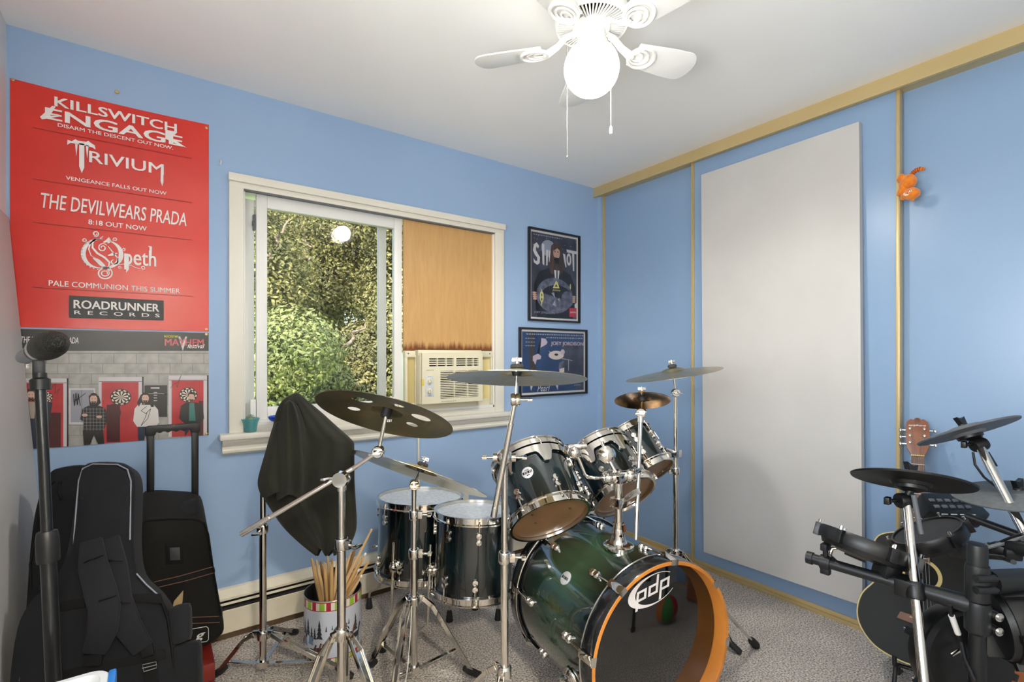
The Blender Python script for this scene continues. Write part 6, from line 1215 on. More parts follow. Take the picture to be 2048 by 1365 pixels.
q = [cp[0], cp[1], cp[2], lowp[1], lowp[0]]; m.add(q+[p+nn*0.003 for p in q], [(0,1,2,3,4), (9,8,7,6,5)] + [(i, (i+1) % 5, 5+(i+1) % 5, 5+i) for i in range(5)]); m.obj('cardboard_piece', CARD, sm=0, label='torn brown cardboard piece tucked between the bags', cat='cardboard')

# ================================================================ microphone and stand
md_ = 1.06; mt = PD(80, 760, md_); mb_ = PD(108, 1365, 1.02); ax = (mb_-mt).normalized(); foot = mt+ax*(-mt.z/ax.z)
MBLK = mat('stand_black', (9, 10, 11), 0.3, coat=0.3); MGRY = mat('mic_body_grey', (120, 124, 132), 0.35, metal=0.6); 
ms = thing('microphone_stand', 'black upright microphone stand in front of the photo poster', 'stand', V(foot.x, foot.y, 0))
cz = PD(90, 1095, 1.035); kz = lambda z: mt+ax*((z-mt.z)/ax.z)
m = MB(); m.cyl(kz(mt.z), kz(cz.z), 0.0098, n=18); m.obj('upper_tube', MBLK, ms)
m = MB(); m.cyl(kz(cz.z+0.01), kz(0.02), 0.0135, n=18); m.obj('lower_tube', MBLK, ms)
zc = PD(90, 1075, 1.035).z; z2 = PD(90, 1125, 1.035).z
m = MB(frame(kz(zc+0.012), -(kz(zc)-kz(z2)))); L_ = (kz(zc+0.012)-kz(z2)).length
m.lathe([(0.010, 0.0), (0.0165, 0.001), (0.018, 0.006), (0.0195, 0.018), (0.0195, L_-0.006), (0.018, L_), (0.013, L_)], 24); m.obj('clutch', BLACKP, ms)
for k in range(12):
    pass
m = MB(tr(foot.x, foot.y, 0)); m.lathe([(0.0, 0.0), (0.098, 0.0), (0.10, 0.008), (0.08, 0.016), (0.03, 0.022), (0.016, 0.03), (0.0, 0.03)], 40); m.obj('round_base', MBLK, ms)
m = MB(frame(kz(mt.z-0.01), -ax)); m.lathe([(0.0098, -0.012), (0.0175, -0.012), (0.0175, 0.010), (0.0120, 0.014), (0.0120, 0.024), (0.0, 0.024)], 20); m.obj('thread_adapter', BLACKP, ms)
g0 = PD(50, 714, 1.12); g1 = PD(76, 702, 1.06); g2 = PD(101, 690, 1.00)
m = MB(); cl0 = kz(mt.z+0.012); m.box(cl0.lerp(g1, 0.45), (0.020, 0.016, 0.05)); m.obj('clip_neck', BLACKP, ms, bevel=0.004)
q0 = PD(63, 733, 1.05); text('E', (-0.003, -0.004, 0.003, 0.004), frame(q0-FW*0.008, -FW, RT), PWHITE, ms, name='sticker_letter')
mc = thing('microphone', 'silver and black microphone with mesh head on stand', 'microphone', g1)
d = (g2-g0).normalized(); Lm = (g2-g0).length; M = frame(g0, d)
m = MB(M); m.lathe([(0.0, -0.030), (0.010, -0.030), (0.0125, -0.022), (0.0155, 0.0), (0.0195, Lm*0.48)], 28); m.obj('handle', MGRY, mc)
m = MB(M); m.lathe([(0.0200, Lm*0.48), (0.0215, Lm*0.50), (0.0215, Lm*0.57), (0.0200, Lm*0.58)], 28); m.obj('band', BLACKP, mc)
m = MB(M); m.lathe([(0.0205, Lm*0.58), (0.0245, Lm*0.62), (0.0250, Lm*0.70), (0.0240, Lm*0.72)], 28); m.obj('collar', CHROME2, mc)
MESHM = mat('mic_mesh', (38, 38, 36), 0.45, metal=0.6)
m = MB(M); hc = Lm*0.90
m.lathe([(0.0246, Lm*0.715), (0.0275, Lm*0.80), (0.0285, Lm*0.92), (0.0270, Lm*1.06), (0.0215, Lm*1.19), (0.012, Lm*1.27), (0.0, Lm*1.29)], 40, cap=False); grl = m.obj('grille', MESHM, mc)
nt = MESHM.node_tree; b = nt.nodes['Principled BSDF']; tc = nt.nodes.new('ShaderNodeTexCoord'); vo = nt.nodes.new('ShaderNodeTexVoronoi'); vo.inputs['Scale'].default_value = 520; bp = nt.nodes.new('ShaderNodeBump'); bp.inputs['Strength'].default_value = 1.0; bp.inputs['Distance'].default_value = 0.002
rp = nt.nodes.new('ShaderNodeValToRGB'); rp.color_ramp.elements[0].color = lin(9, 9, 8); rp.color_ramp.elements[1].color = lin(64, 62, 54); rp.color_ramp.elements[0].position = 0.3; rp.color_ramp.elements[1].position = 0.75
nt.links.new(tc.outputs['Object'], vo.inputs['Vector']); nt.links.new(vo.outputs['Distance'], bp.inputs['Height']); nt.links.new(bp.outputs['Normal'], b.inputs['Normal']); nt.links.new(vo.outputs['Distance'], rp.inputs['Fac']); nt.links.new(rp.outputs['Color'], b.inputs['Base Color'])
# ---- storage bin with blue latch
BINW = mat('bin_plastic', (230, 234, 240), 0.3, trans=0.15); BLUL = mat('blue_latch', (38, 120, 200), 0.35)
bc_ = PD(226, 1352, 0.95); zt = bc_.z+0.022; bn = thing('storage_bin', 'white plastic storage bin with blue latch at bottom left corner', 'bin', V(bc_.x-0.10, bc_.y-0.19, 0))
BM = tr(bc_.x-0.105, bc_.y-0.19, 0)
def rr(hx, hy_, r, n=6): return [(sx*(hx-r)+r*math.cos(a_), sy*(hy_-r)+r*math.sin(a_)) for sx, sy, s0 in ((1, 1, 0), (-1, 1, 90), (-1, -1, 180), (1, -1, 270)) for a_ in [math.radians(s0+90*i/n) for i in range(n+1)]]
def loft(rings, nm, m_, par):
    b = MB(BM); n = len(rings[0][0]); vs = [(x, y, z) for r, z in rings for x, y in r]; fs = [(j*n+i, j*n+(i+1) % n, (j+1)*n+(i+1) % n, (j+1)*n+i) for j in range(len(rings)-1) for i in range(n)]
    fs += [tuple(range(n-1, -1, -1)), tuple((len(rings)-1)*n+i for i in range(n))]; b.add(vs, fs); return b.obj(nm, m_, par, sm=40)
loft([(rr(0.08, 0.16, 0.03), 0.0), (rr(0.092, 0.175, 0.035), zt-0.03)], 'tub', BINW, bn)
loft([(rr(0.102, 0.186, 0.03), zt-0.034), (rr(0.104, 0.188, 0.03), zt-0.006), (rr(0.100, 0.184, 0.03), zt), (rr(0.090, 0.172, 0.026), zt+0.001), (rr(0.084, 0.166, 0.024), zt-0.012)], 'lid', BINW, bn)
m = MB(BM); m.box((0.106, 0.140, zt-0.022), (0.012, 0.055, 0.05)); m.obj('latch', BLUL, bn, bevel=0.004)

# ================================================================ acoustic guitar leaning on the closet
gh = PX(1833, 828, 2.525); GU = V(0.40, 0.128, 0.907).normalized(); GN = (V(-0.90, -0.16, 0.40)); GN = (GN-GU*GN.dot(GU)).normalized(); GX = GU.cross(GN).normalized()
GS = 0.945; GL = 0.985*GS; g0_ = gh-GU*GL
GT = Matrix((GX, GU, GN)).transposed().to_4x4() @ Matrix.Scale(GS, 4); GT.translation = g0_
gt = thing('acoustic_guitar', 'black acoustic guitar leaning on the blue closet door', 'guitar', V(g0_.x, g0_.y, g0_.z))
GBLK = mat('guitar_black', (14, 15, 13), 0.5, spec=0.25, noise=(5, (24, 25, 22), 0.4, 0.7)); BIND = mat('cream_binding', (196, 178, 112), 0.4); ROSE = mat('rosewood', (92, 62, 46), 0.5, noise=(18, (116, 80, 60), 0.35, 0.7, (1, 0.1, 1))); MAHO = mat('mahogany', (122, 74, 52), 0.4, noise=(16, (140, 90, 64), 0.35, 0.7, (1, 0.15, 1)))
half = [(0.0, 0.0), (0.07, 0.004), (0.145, 0.030), (0.192, 0.085), (0.204, 0.145), (0.188, 0.210), (0.148, 0.265), (0.126, 0.305), (0.130, 0.345), (0.146, 0.385), (0.148, 0.420), (0.128, 0.452), (0.085, 0.470), (0.035, 0.474)]
def cr(pts, k):
    P = [Vector(p) for p in pts]; out = []
    for i in range(len(P)-1):
        p0 = P[max(i-1, 0)]; p1 = P[i]; p2 = P[i+1]; p3 = P[min(i+2, len(P)-1)]
        for s in range(k): t = s/k; out.append(0.5*((2*p1)+(p2-p0)*t+(2*p0-5*p1+4*p2-p3)*t*t+(3*p1-p0-3*p2+p3)*t**3))
    out.append(P[-1]); return out
h_ = cr(half, 5); ol = [(p.x, p.y) for p in h_] + [(-p.x, p.y) for p in reversed(h_[1:])]
m = MB(GT); m.prism(ol, -0.098, -0.0015); m.obj('body', GBLK, gt, sm=30)
for z in (0.0, -0.098):
    m = MB(GT); m.tube([(x, y, z-0.001) for x, y in ol], 0.0028, 6, closed=True); m.obj('binding', BIND, gt)
SHC = (0.0, 0.325)
m = MB(GT); m.prism([(0.049*math.cos(i*math.pi/20), SHC[1]+0.049*math.sin(i*math.pi/20)) for i in range(40)], -0.0016, -0.0008); m.obj('sound_hole', mat('sound_hole_dark', (8, 7, 6), 0.9), gt, sm=0)
m = MB(GT @ tr(0, SHC[1], -0.0012)); m.lathe([(0.050, 0.0), (0.050, 0.0014), (0.062, 0.0014), (0.062, 0.0)], 40, closed=True); m.obj('rosette', BIND, gt, sm=30)
m = MB(GT); m.prism([(-0.078, 0.150), (-0.066, 0.176), (-0.03, 0.172), (0.03, 0.172), (0.066, 0.176), (0.078, 0.150), (0.03, 0.142), (-0.03, 0.142)], -0.001, 0.007); br_ = m.obj('bridge', ROSE, gt, bevel=0.002)
m = MB(GT); m.box((0, 0.164, 0.008), (0.075, 0.003, 0.004)); m.obj('saddle', BIND, br_, sm=0)
for k in range(6): m = MB(GT); m.cyl((-0.027+0.0108*k, 0.154, 0.006), (-0.027+0.0108*k, 0.154, 0.011), 0.0026, n=8); m.obj('bridge_pin', PBLACK, br_)
m = MB(GT); m.prism([(-0.028, 0.375), (0.028, 0.375), (0.0215, 0.795), (-0.0215, 0.795)], -0.001, 0.007); m.obj('fretboard', ROSE, gt, sm=0)
m = MB(GT); m.add([(-0.026, 0.46, -0.001), (0.026, 0.46, -0.001), (0.0212, 0.80, -0.001), (-0.0212, 0.80, -0.001), (-0.016, 0.46, -0.035), (0.016, 0.46, -0.035), (0.012, 0.80, -0.018), (-0.012, 0.80, -0.018)], [(0,1,2,3),(4,7,6,5),(0,4,5,1),(1,5,6,2),(2,6,7,3),(3,7,4,0)]); m.obj('neck', GBLK, gt, sm=0)
SCL = 0.795-0.164
for f_ in range(1, 20):
    y = 0.795-SCL*(1-2**(-f_/12)); w = 0.0215+(0.0065)*(0.795-y)/0.42
    if y < 0.378: break
    m = MB(GT); m.cyl((-w, y, 0.0072), (w, y, 0.0072), 0.0011, n=6); m.obj('fret', CHROME2, gt)
for f_ in (3, 5, 7, 9):
    y = 0.795-SCL*(1-2**(-(f_-0.5)/12)); m = MB(GT @ tr(0, y, 0.0071)); m.lathe([(0.0032, 0), (0.0032, 0.0003), (0, 0.0004)], 10); m.obj('inlay_dot', BIND, gt)
m = MB(GT); m.box((0, 0.797, 0.006), (0.044, 0.005, 0.008)); m.obj('nut', BIND, gt, sm=0)
HT = GT @ tr(0, 0.80, 0) @ Matrix.Rotation(math.radians(-9), 4, 'X')
hs = [(-0.022, 0.0), (-0.036, 0.035), (-0.040, 0.075), (-0.040, 0.130), (-0.036, 0.158), (-0.022, 0.172), (-0.012, 0.168), (-0.008, 0.176), (0.0, 0.180), (0.008, 0.176), (0.012, 0.168), (0.022, 0.172), (0.036, 0.158), (0.040, 0.130), (0.040, 0.075), (0.036, 0.035), (0.022, 0.0)]
m = MB(HT); m.prism([(x, y) for x, y in hs], -0.014, 0.0015); hd_ = m.obj('headstock', MAHO, gt, bevel=0.002)
m = MB(HT); m.prism([(-0.010, 0.158), (0.0, 0.146), (0.010, 0.158), (0.007, 0.172), (0.0, 0.177), (-0.007, 0.172)], 0.0015, 0.0035); m.obj('crest_inlay', ROSE, hd_, bevel=0.001)
text('epiphone', (-0.029, 0.133, 0.029, 0.145), HT @ tr(0, 0, 0.0024), PWHITE, hd_, shear=0.2)
for s in (-1, 1):
    for k in range(3):
        y = 0.055+0.033*k; m = MB(HT); m.cyl((s*0.024, y, 0.0), (s*0.024, y, 0.010), 0.0048, n=12); m.cyl((s*0.024, y, 0.010), (s*0.024, y, 0.014), 0.0032, n=10); po_ = m.obj('tuner_post', CHROME, hd_)
        m = MB(HT); m.cyl((s*0.038, y, -0.008), (s*0.052, y, -0.008), 0.0025, n=8); m.sphere((s*0.058, y, -0.008), 0.009, 12, 8, 0.8, 1.0, 0.55); m.obj('tuner_button', CHROME, hd_)
hp = HT.inverted() @ GT
for k in range(6):
    s = -1 if k < 3 else 1; j = (k if k < 3 else 5-k); tp_ = HT @ V(s*0.0205, 0.055+0.033*(j), 0.0105)
    a_ = GT @ V(-0.027+0.0108*k, 0.164, 0.0105); n_ = GT @ V(-0.0175+0.007*k, 0.798, 0.0108); m = MB(); m.tube([a_, n_, tp_], 0.00055, 5); m.obj('string', CHROME2, gt)
gs = thing('guitar_stand', 'low black folding cradle stand under the black guitar', 'stand', V(g0_.x, g0_.y, 0))
for s in (-1, 1):
    q = g0_+GX*s*0.08; m = MB(); m.tube([V(q.x, q.y, 0.012)-V(GN.x, GN.y, 0)*0.20, V(q.x, q.y, 0.05)-V(GN.x, GN.y, 0)*0.09, q-GU*0.014-GN*0.10, q-GU*0.014+GN*0.012, q+GU*0.012+GN*0.016], 0.007, 10); m.obj('cradle_arm', BLACKP, gs)
    m = MB(); m.tube([q-GU*0.014-GN*0.02, V(q.x, q.y, 0.012)+V(GN.x, GN.y, 0)*0.06], 0.007, 10); m.obj('front_leg', BLACKP, gs)
m = MB(); m.cyl(g0_+GX*0.08-GU*0.014-GN*0.09, g0_-GX*0.08-GU*0.014-GN*0.09, 0.007, n=10); m.obj('cross_bar', BLACKP, gs)
# ================================================================ orange plush cat on the door edge
ORG = mat('orange_plush', (226, 128, 26), 0.95, sheen=0.4, bump=(900, 0.5, 0.002), noise=(60, (200, 100, 16), 0.4, 0.75)); ORD = mat('plush_stripe', (150, 62, 24), 0.95); PNK = mat('plush_nose', (226, 110, 90), 0.7); CRM = mat('plush_muzzle', (244, 206, 150), 0.9)
cx0 = 2.532
def cp_(px, py, x=2.50): return PX(px, py, x)
ct = thing('plush_cat', 'small orange plush cat clinging to the closet door edge', 'toy', cp_(1818, 398, 2.53))
def blob(nm, c, r, sx=1, sy=1, sz=1, m_=ORG, par=None, rot=None):
    m = MB(tr(*c) @ (rot or Matrix())); m.sphere((0, 0, 0), r, 18, 12, sx, sy, sz); return m.obj(nm, m_, par or ct, sm=80)
body = blob('body', cp_(1817, 364, 2.518), 0.030, 0.9, 0.95, 1.05); blob('body_patch', cp_(1808, 372, 2.518), 0.022, 0.9, 0.8, 1.4)
hd0 = cp_(1823, 388, 2.500); head = blob('head', hd0, 0.027, 0.9, 1.08, 0.92)
er = MB(); er.cyl(cp_(1834, 386, 2.503), cp_(1840, 391, 2.503), 0.010, 0.003, n=12); er.obj('ear', ORG, head); er = MB(); er.cyl(cp_(1824, 396, 2.503), cp_(1827, 402, 2.503), 0.010, 0.003, n=12); er.obj('ear', ORG, head)
blob('muzzle', hd0+V(-0.018, 0.010, -0.001), 0.011, 0.8, 1.2, 0.8, CRM, head); blob('nose', hd0+V(-0.028, 0.008, 0.001), 0.0045, 0.8, 1.2, 0.8, PNK, head)
for q in ((1816, 387), (1821, 382)): blob('eye', PX(*q, 2.475), 0.0045, 0.6, 1, 1, PWHITE, head); blob('pupil', PX(*q, 2.4715), 0.002, 0.7, 1, 1, PBLACK, head)
for q0, q1 in (((1806, 352), (1799, 360)), ((1808, 374), (1799, 388)), ((1812, 380), (1806, 396)), ((1822, 352), (1826, 366))):
    m = MB(); m.tube([cp_(*q0, 2.515), cp_((q0[0]+q1[0])/2-1, (q0[1]+q1[1])/2, 2.508), cp_(*q1, 2.515)], [0.011, 0.011, 0.009], 12); m.sphere(cp_(*q1, 2.515), 0.010, 12, 8); m.obj('leg', ORG, ct, sm=80)
tl_ = [cp_(1822, 352, 2.52), cp_(1826, 346, 2.52), cp_(1832, 341, 2.52), cp_(1840, 338, 2.52), cp_(1850, 338, 2.52)]
m = MB(); m.tube(tl_, [0.008, 0.008, 0.0085, 0.0085, 0.005], 12); ta = m.obj('tail', ORG, ct, sm=80)
for k in range(1, 8):
    f_ = k/8*4; i = int(f_); p = tl_[i].lerp(tl_[min(i+1, 4)], f_-i); q = (tl_[min(i+1, 4)]-tl_[i]).normalized(); m = MB(); m.cyl(p-q*0.0022, p+q*0.0022, 0.0088 if k < 7 else 0.0066, n=12); m.obj('tail_stripe', ORD, ta)

# ================================================================ electronic drum kit
RKB = mat('rack_black', (22, 25, 27), 0.42, metal=0.2, bump=(500, 0.06, 0.001)); RKP = mat('clamp_black', (16, 18, 20), 0.45); MESH_H = mat('pad_surface', (38, 39, 40), 0.8, noise=(30, (47, 48, 49), 0.35, 0.7)); RUBG = mat('grey_rubber_pad', (92, 96, 98), 0.75, noise=(60, (104, 108, 110), 0.4, 0.7)); EBLK = mat('pad_black', (12, 13, 14), 0.4)
pt_ = PD(1955, 1100, 1.10); PXY = V(pt_.x, pt_.y, 0); Zc = lambda py: PD(1955, py, 1.10).z
rk = thing('electronic_drum_rack', 'black tubular electronic drum rack at the lower right corner', 'drum rack', PXY)
m = MB(); m.cyl(PXY+V(0, 0, 0.02), PXY+V(0, 0, Zc(1125)), 0.0155, n=24); m.obj('post', RKB, rk)
m = MB(tr(*(PXY+V(0, 0, Zc(1134))))); hcap = Zc(1090)-Zc(1134); m.lathe([(0.0, -0.01), (0.0182, -0.01), (0.0182, hcap-0.004), (0.0168, hcap), (0.0, hcap+0.001)], 28); m.obj('post_cap', RKP, rk)
m = MB(tr(*PXY)); m.lathe([(0.0155, Zc(1202)), (0.0222, Zc(1200)), (0.0222, Zc(1138)), (0.0205, Zc(1130)), (0.0155, Zc(1130))], 28, closed=True); co = m.obj('upper_clamp', RKP, rk)
for py in (1150, 1172): m = MB(); z = Zc(py); c = PXY-FW*0.021-RT*0.012; m.cyl(c-RT*0.012+V(0, 0, z), c+RT*0.030+V(0, 0, z), 0.0085, n=14); m.cyl(c+RT*0.030+V(0, 0, z), c+RT*0.038+V(0, 0, z), 0.004, n=8); m.obj('clamp_bolt', RKP, co)
m = MB(tr(*PXY)); m.lathe([(0.0155, Zc(1268)), (0.0232, Zc(1262)), (0.0240, Zc(1210)), (0.0212, Zc(1203)), (0.0155, Zc(1203))], 28, closed=True); tj = m.obj('tee_joint', RKB, rk)
for py in (1222, 1250): m = MB(); c = PXY-FW*0.018+RT*0.020+V(0, 0, Zc(py)); m.cyl(c-FW*0.012, c+FW*0.016, 0.0095, n=14); m.M = frame(c-FW*0.012, -FW); m.lathe([(0.006, 0), (0.006, 0.003), (0, 0.0045)], 12); m.obj('clamp_bolt', CHROME2, tj)
a0_ = PXY+V(0, 0, Zc(1214)); a3 = PD(1622, 1117, 1.345); a1_ = a0_.lerp(a3, 0.16); a2_ = a0_.lerp(a3, 0.46)
m = MB(); m.tube([a0_, a1_, a0_.lerp(a3, 0.30)], [0.021, 0.0195, 0.0165], 24); m.obj('elbow', RKB, rk)
m = MB(); m.cyl(a0_.lerp(a3, 0.22), a3, 0.0135, n=22); m.obj('arm', RKB, rk)
ad_ = (a3-a0_).normalized()
def sleeve_(t0, t1, r, nm, par=rk): m = MB(); m.cyl(a0_.lerp(a3, t0), a0_.lerp(a3, t1), r, n=22); return m.obj(nm, RKP, par)
sleeve_(0.40, 0.46, 0.0165, 'arm_sleeve'); sleeve_(0.985, 1.03, 0.0165, 'arm_end_cap'); s_ = sleeve_(0.86, 0.93, 0.0185, 'arm_clamp')
m = MB(); q = a0_.lerp(a3, 0.895); m.cyl(q+V(0, 0, 0.015), q+V(0, 0, 0.040), 0.007, n=10); m.box(q+V(0, 0, 0.042), (0.030, 0.016, 0.018)); m.obj('wing_bolt', RKP, s_, bevel=0.005)
m = MB(); m.box(q+V(0, 0, -0.022), (0.018, 0.022, 0.018)); m.obj('clamp_lug', RKP, s_, bevel=0.003)
# tube going away to the right and its far post
c0_ = PXY+V(0, 0, Zc(1165)); c1_ = V(2.02, -0.02, c0_.z-0.01)
m = MB(); m.cyl(c0_, c1_, 0.0165, n=22); m.obj('cross_tube', RKB, rk); m = MB(); m.cyl(c0_.lerp(c1_, 0.05), c0_.lerp(c1_, 0.2), 0.025, n=22); m.obj('cross_clamp', RKP, rk)
m = MB(); m.cyl(V(c1_.x, c1_.y, 0.02), V(c1_.x, c1_.y, 0.80), 0.019, n=20); m.obj('post', RKB, rk)
for P in (PXY, V(c1_.x, c1_.y, 0)): m = MB(tr(*P)); m.lathe([(0.0, 0.0), (0.022, 0.0), (0.024, 0.03), (0.0, 0.032)], 18); m.obj('rubber_foot', BLACKR, rk)
# chrome cymbal pole A clamped to the arm
pa = PD(1812, 992, 1.25); pcl = a0_.lerp(a3, 0.375); pb_ = pa+(pcl-FW*0.024-pa)*2.6; 
m = MB(); m.cyl(pb_, pa, 0.0102, n=22); m.obj('cymbal_pole', CHROME, rk)
m = MB(); q = pcl-FW*0.024; dp = (pa-pb_).normalized(); m.cyl(q-dp*0.020, q+dp*0.020, 0.0185, n=20); m.box(pcl-FW*0.004, (0.05, 0.045, 0.042)); m.cyl(q+RT*0.01, q+RT*0.045-V(0, 0, 0.006), 0.010, n=12); m.obj('pole_clamp', EBLK, rk, bevel=0.005)
def epad(label, c, n, r, m_, knob=True):
    t = thing('cymbal_pad', label, 'drum pad', c, 'electronic cymbal pads'); M = frame(c, n, RT)
    m = MB(M); m.lathe([(0.0, 0.008), (r*0.30, 0.007), (r*0.34, 0.004), (r*0.97, -0.006), (r, -0.008), (r*0.985, -0.012), (r*0.6, -0.010), (r*0.34, -0.014), (r*0.30, -0.022), (0.0, -0.022)], 56); m.obj('pad', m_, t, sm=25)
    m = MB(M); m.lathe([(0.0, -0.020), (r*0.26, -0.020), (r*0.25, -0.030), (r*0.12, -0.036), (0.0, -0.036)], 28); m.obj('pad_hub', EBLK, t)
    if knob:
        m = MB(M @ rotz(0.5)); m.lathe([(0.014, 0.004), (0.012, 0.012), (0.008, 0.017), (0.0, 0.017)], 20); m.M = M @ rotz(0.3); m.add([(-0.010, -0.007, 0.012), (0.010, -0.007, 0.012), (0.010, 0.007, 0.012), (-0.010, 0.007, 0.012), (-0.018, -0.006, 0.036), (0.018, -0.006, 0.036), (0.018, 0.006, 0.036), (-0.018, 0.006, 0.036), (0, -0.006, 0.030), (0, 0.006, 0.030)], [(3,2,1,0),(0,1,5,8,4),(2,3,7,9,6),(1,2,6,5),(3,0,4,7),(4,8,9,7),(8,5,6,9)]); m.obj('wing_nut', EBLK, t)
    return t
nA = V(0.355, 0.10, 0.93); epad('black rubber cymbal pad on the nearest chrome pole', V(1.556, 0.422, 0.911), nA, 0.128, EBLK)
def etilt(p, ax_):
    m = MB(frame(p, ax_)); m.lathe([(0.0, -0.018), (0.017, -0.018), (0.019, -0.014), (0.019, 0.014), (0.017, 0.018), (0.0, 0.018)], 22); o = m.obj('pole_tilter', EBLK, rk); m = MB(); q = Vector(p)-RT*0.020; m.cyl(q, q-RT*0.02, 0.005, n=8); m.box(q-RT*0.024, (0.020, 0.012, 0.018)); m.obj('wing_bolt', EBLK, o, bevel=0.004); return o
etilt(PD(1810, 1002, 1.25), RT); m = MB(); m.cyl(PD(1812, 1000, 1.25), V(1.556, 0.422, 0.911)-nA*0.03, 0.009, n=12); m.obj('tilter_rod', EBLK, rk)
m = MB(); m.cyl(PD(1827, 990, 1.23), PD(1842, 1068, 1.22), 0.0058, n=12); m.obj('tilter_tail', GREYP, rk)
# pole B with upper pad
nB = V(0.113, 0.455, 0.883); cB = V(1.981, 0.405, 1.000)
epad('grey cymbal pad tilted on the upper right chrome pole', cB, nB, 0.128, GREYP)
p1_ = PD(1962, 898, 1.45); p2_ = PD(2048, 1064, 1.30); m = MB(); m.cyl(p1_, p1_+(p2_-p1_)*2.2, 0.0112, n=20); m.obj('cymbal_pole', CHROME, rk)
etilt(PD(1958, 890, 1.46), RT+V(0, 0, 0.3)); m = MB(); m.tube([PD(1960, 888, 1.46), PD(1962, 875, 1.47), cB-nB*0.03], 0.007, 10); m.obj('tilter_rod', mat('rusty_rod', (110, 70, 62), 0.4, metal=0.6), rk)
m = MB(); m.cyl(PD(1976, 905, 1.45), PD(1993, 933, 1.44), 0.0035, n=8); m.obj('tilter_tail', EBLK, rk)
m = MB(); m.tube([PD(1946, 905, 1.45), PD(1950, 930, 1.44), PD(1968, 955, 1.43), PD(1990, 972, 1.42), PD(2012, 990, 1.40)], 0.0032, 8); m.obj('signal_cable', EBLK, rk)
# hi-hat style grey pad at the frame edge
epad('large light grey cymbal pad at the right edge of picture', PD(2038, 985, 1.40), (-0.10, 0.10, 0.98), 0.150, RUBG)
def drumpad(label, c, n, r, surf, th=0.032):
    t = thing('drum_pad', label, 'drum pad', c, 'electronic drum pads'); M = frame(c, n, RT)
    m = MB(M); m.lathe([(r*0.94, -th), (r*1.0, -th), (r*1.02, -th*0.7), (r*1.02, -0.004), (r*0.985, 0.003), (r*0.93, 0.003), (r*0.92, -0.004)], 56, closed=True); m.obj('rim', EBLK, t, sm=35)
    m = MB(M); m.lathe([(0.0, -0.001), (r*0.925, -0.003)], 56, cap=False); m.obj('head', surf, t)
    m = MB(M); m.lathe([(r*0.95, -th+0.002), (r*0.90, -th-0.012), (r*0.5, -th-0.020), (0.0, -th-0.020)], 40, cap=False); m.obj('shell', EBLK, t)
    for k in range(6):
        a_ = k*math.pi/3+0.4; m = MB(M @ rotz(a_)); m.box((r*1.05, 0, -th*0.5), (0.016, 0.018, th*1.15)); l = m.obj('lug', EBLK, t, bevel=0.002); m = MB(M @ rotz(a_)); m.cyl((r*1.05, 0, -0.004), (r*1.05, 0, 0.012), 0.0038, n=8); m.obj('tension_bolt', CHROME, l)
    m = MB(M); m.box((r*0.2, -r*0.55, -th-0.025), (0.04, 0.05, 0.04)); m.obj('mount_block', EBLK, t, bevel=0.004)
    return t
drumpad('round dark drum pad with black rim above the guitar', V(1.885, 0.474, 0.692), (-0.21, 0.427, 0.88), 0.095, MESH_H)
e0, e1_ = PD(1640, 1060, 1.33), PD(1828, 1128, 1.27); cc = e0.lerp(e1_, 0.5); nn = (e1_-e0).cross(cc-EYE).normalized(); nn = nn if nn.z > 0 else -nn
drumpad('black drum pad seen edge on above the left rack arm', cc+nn*0.016, nn, (e1_-e0).length/2*0.95, MESH_H, 0.030)
m = MB(); q = PD(1668, 1108, 1.32); m.tube([a0_.lerp(a3, 0.82)+V(0, 0, 0.01), PD(1660, 1112, 1.33), PD(1664, 1098, 1.33), PD(1680, 1096, 1.325)], 0.005, 10); m.obj('pad_rod', CHROME, rk)
m = MB(); m.cyl(PD(1690, 1105, 1.32), PD(1730, 1122, 1.30), 0.006, n=10); m.obj('pad_jack', EBLK, rk)
# pad hanging behind the post, seen from behind, and the kick pad at the edge
drumpad('black drum pad seen from its back behind the rack post', PD(1908, 1300, 1.22), (0.55, 0.83, -0.05), 0.118, MESH_H, 0.036)
m = MB(); m.cyl(PD(1903, 1232, 1.13), PD(1916, 1268, 1.14), 0.0062, n=12); m.obj('cable_plug', VINYL, rk); m = MB(); m.tube([PD(1900, 1210, 1.12), PD(1903, 1232, 1.13)], 0.0045, 8); m.obj('signal_cable', EBLK, rk); m = MB(); m.tube([PD(1916, 1268, 1.14), PD(1922, 1285, 1.14), PD(1930, 1320, 1.12), PD(1950, 1365, 1.08)], 0.0052, 8); m.obj('signal_cable', EBLK, rk)
m = MB(); m.cyl(PD(1901, 1310, 1.15), PD(1922, 1298, 1.15), 0.0055, n=12); m.obj('jack_plug', CHROME, rk)
drumpad('ribbed black kick pad standing at the right frame edge', PD(2062, 1245, 1.12), RT*0.93-FW*0.30+V(0, 0, 0.15), 0.085, EBLK, 0.06)
# sound module with buttons
mq = PD(1908, 1012, 1.60); MM = frame(mq, V(-0.35, -0.55, 0.85), RT); mo = thing('drum_module', 'black drum sound module with rows of buttons', 'drum module', mq-V(0, 0, 0.05))
m = MB(MM); m.prism([(-0.095, -0.02), (-0.075, 0.05), (0.09, 0.06), (0.10, -0.03), (0.07, -0.05), (-0.07, -0.045)], -0.05, 0.0); m.obj('housing', EBLK, mo, bevel=0.008)
for r_i in range(2):
    for k in range(5):
        m = MB(MM); m.box((-0.062+0.026*k, -0.012-0.024*r_i+0.03, 0.002), (0.016, 0.011, 0.006)); m.obj('button', GREYP, mo, bevel=0.002)
for k in range(4): m = MB(MM); m.box((-0.055+0.03*k, -0.034, 0.0005), (0.02, 0.0025, 0.002)); m.obj('indicator', PWHITE, mo, sm=0)
m = MB(); m.cyl(mq-V(0, 0, 0.02), V(mq.x, mq.y-0.25, 0.66), 0.012, n=12); m.obj('mount_arm', RKP, mo)
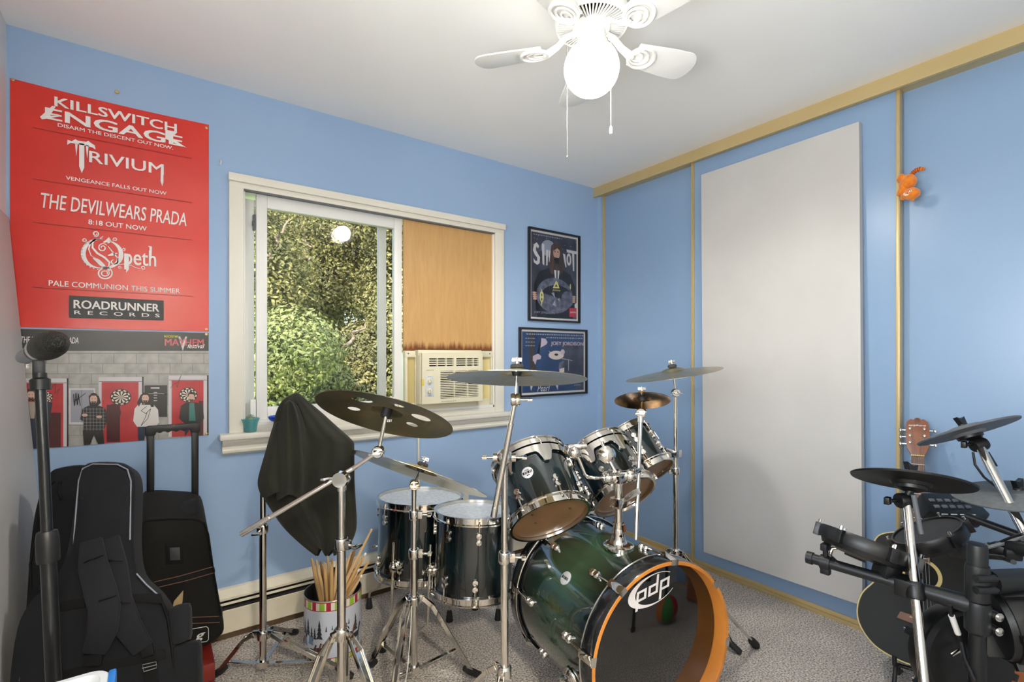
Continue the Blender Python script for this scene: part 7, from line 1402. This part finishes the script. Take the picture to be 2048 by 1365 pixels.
# cable clutter on the cross tube
rc_ = random.Random(9)
for k in range(9):
    a_ = PD(rc_.uniform(1945, 1990), rc_.uniform(1085, 1120), rc_.uniform(1.25, 1.4)); b_ = PD(rc_.uniform(2000, 2060), rc_.uniform(1060, 1150), rc_.uniform(1.15, 1.35)); mid_ = a_.lerp(b_, 0.5)+V(rc_.uniform(-0.05, 0.05), rc_.uniform(-0.05, 0.05), rc_.uniform(-0.03, 0.04))
    pts = [(a_*(1-t)**2+mid_*2*t*(1-t)+b_*t*t) for t in [i/10 for i in range(11)]]; m = MB(); m.tube(pts, rc_.uniform(0.003, 0.006), 8); m.obj('signal_cable', EBLK if k % 3 else GREYP, rk)
for k in range(5):
    q = PD(1960+k*20, 1098+8*(k % 2), 1.32-0.02*k); m = MB(); m.box(q, (0.035, 0.05, 0.028), Matrix.Rotation(k*0.7, 3, 'Z')); m.obj('cable_wrap', EBLK, rk, bevel=0.008)
WBX = mat('brown_wood_panel', (150, 88, 50), 0.4, noise=(12, (170, 104, 62), 0.35, 0.7, (1, 1, 0.15)))
wb = thing('wooden_box', 'brown wooden box half hidden behind the kick pad', 'box', V(2.36, 0.25, 0))
m = MB(); m.b2((2.235, 0.13, 0.012), (2.485, 0.37, 0.250)); m.obj('body', WBX, wb, bevel=0.004)
m = MB(); m.b2((2.229, 0.14, 0.022), (2.235, 0.36, 0.240)); m.obj('face_panel', WBX, wb, bevel=0.002)
for x_ in (2.26, 2.46):
    for y_ in (0.155, 0.345): m = MB(tr(x_, y_, 0)); m.lathe([(0.0, 0.0), (0.012, 0.0), (0.013, 0.012), (0.0, 0.013)], 12); m.obj('foot', BLACKR, wb)
# coloured ball on the carpet in front of the kit (shows as a reflection in the black head)
BALL = bpy.data.materials.new('striped_ball'); BALL.use_nodes = True; nt = BALL.node_tree; b = nt.nodes['Principled BSDF']; b.inputs['Roughness'].default_value = 0.4
tc = nt.nodes.new('ShaderNodeTexCoord'); sp = nt.nodes.new('ShaderNodeSeparateXYZ'); at_ = nt.nodes.new('ShaderNodeMath'); at_.operation = 'ARCTAN2'; mr = nt.nodes.new('ShaderNodeMapRange'); mr.inputs['From Min'].default_value = -3.1416; mr.inputs['From Max'].default_value = 3.1416
rp = nt.nodes.new('ShaderNodeValToRGB'); rp.color_ramp.interpolation = 'CONSTANT'; el = rp.color_ramp.elements; cols = [(196, 40, 34), (226, 120, 34), (60, 150, 60), (196, 40, 34), (226, 170, 40), (50, 140, 70)]
el[0].color = lin(*cols[0]); el[1].position = 1/6; el[1].color = lin(*cols[1])
for i in range(2, 6): x = el.new(i/6); x.color = lin(*cols[i])
nt.links.new(tc.outputs['Object'], sp.inputs[0]); nt.links.new(sp.outputs['X'], at_.inputs[0]); nt.links.new(sp.outputs['Y'], at_.inputs[1]); nt.links.new(at_.outputs[0], mr.inputs['Value']); nt.links.new(mr.outputs['Result'], rp.inputs['Fac']); nt.links.new(rp.outputs['Color'], b.inputs['Base Color'])
MB(tr(1.80, 0.34, 0.105)).sphere((0, 0, 0), 0.105, 32, 20).obj('play_ball', BALL, sm=80, label='red, orange and green ball mirrored in the black bass drum head', cat='ball')
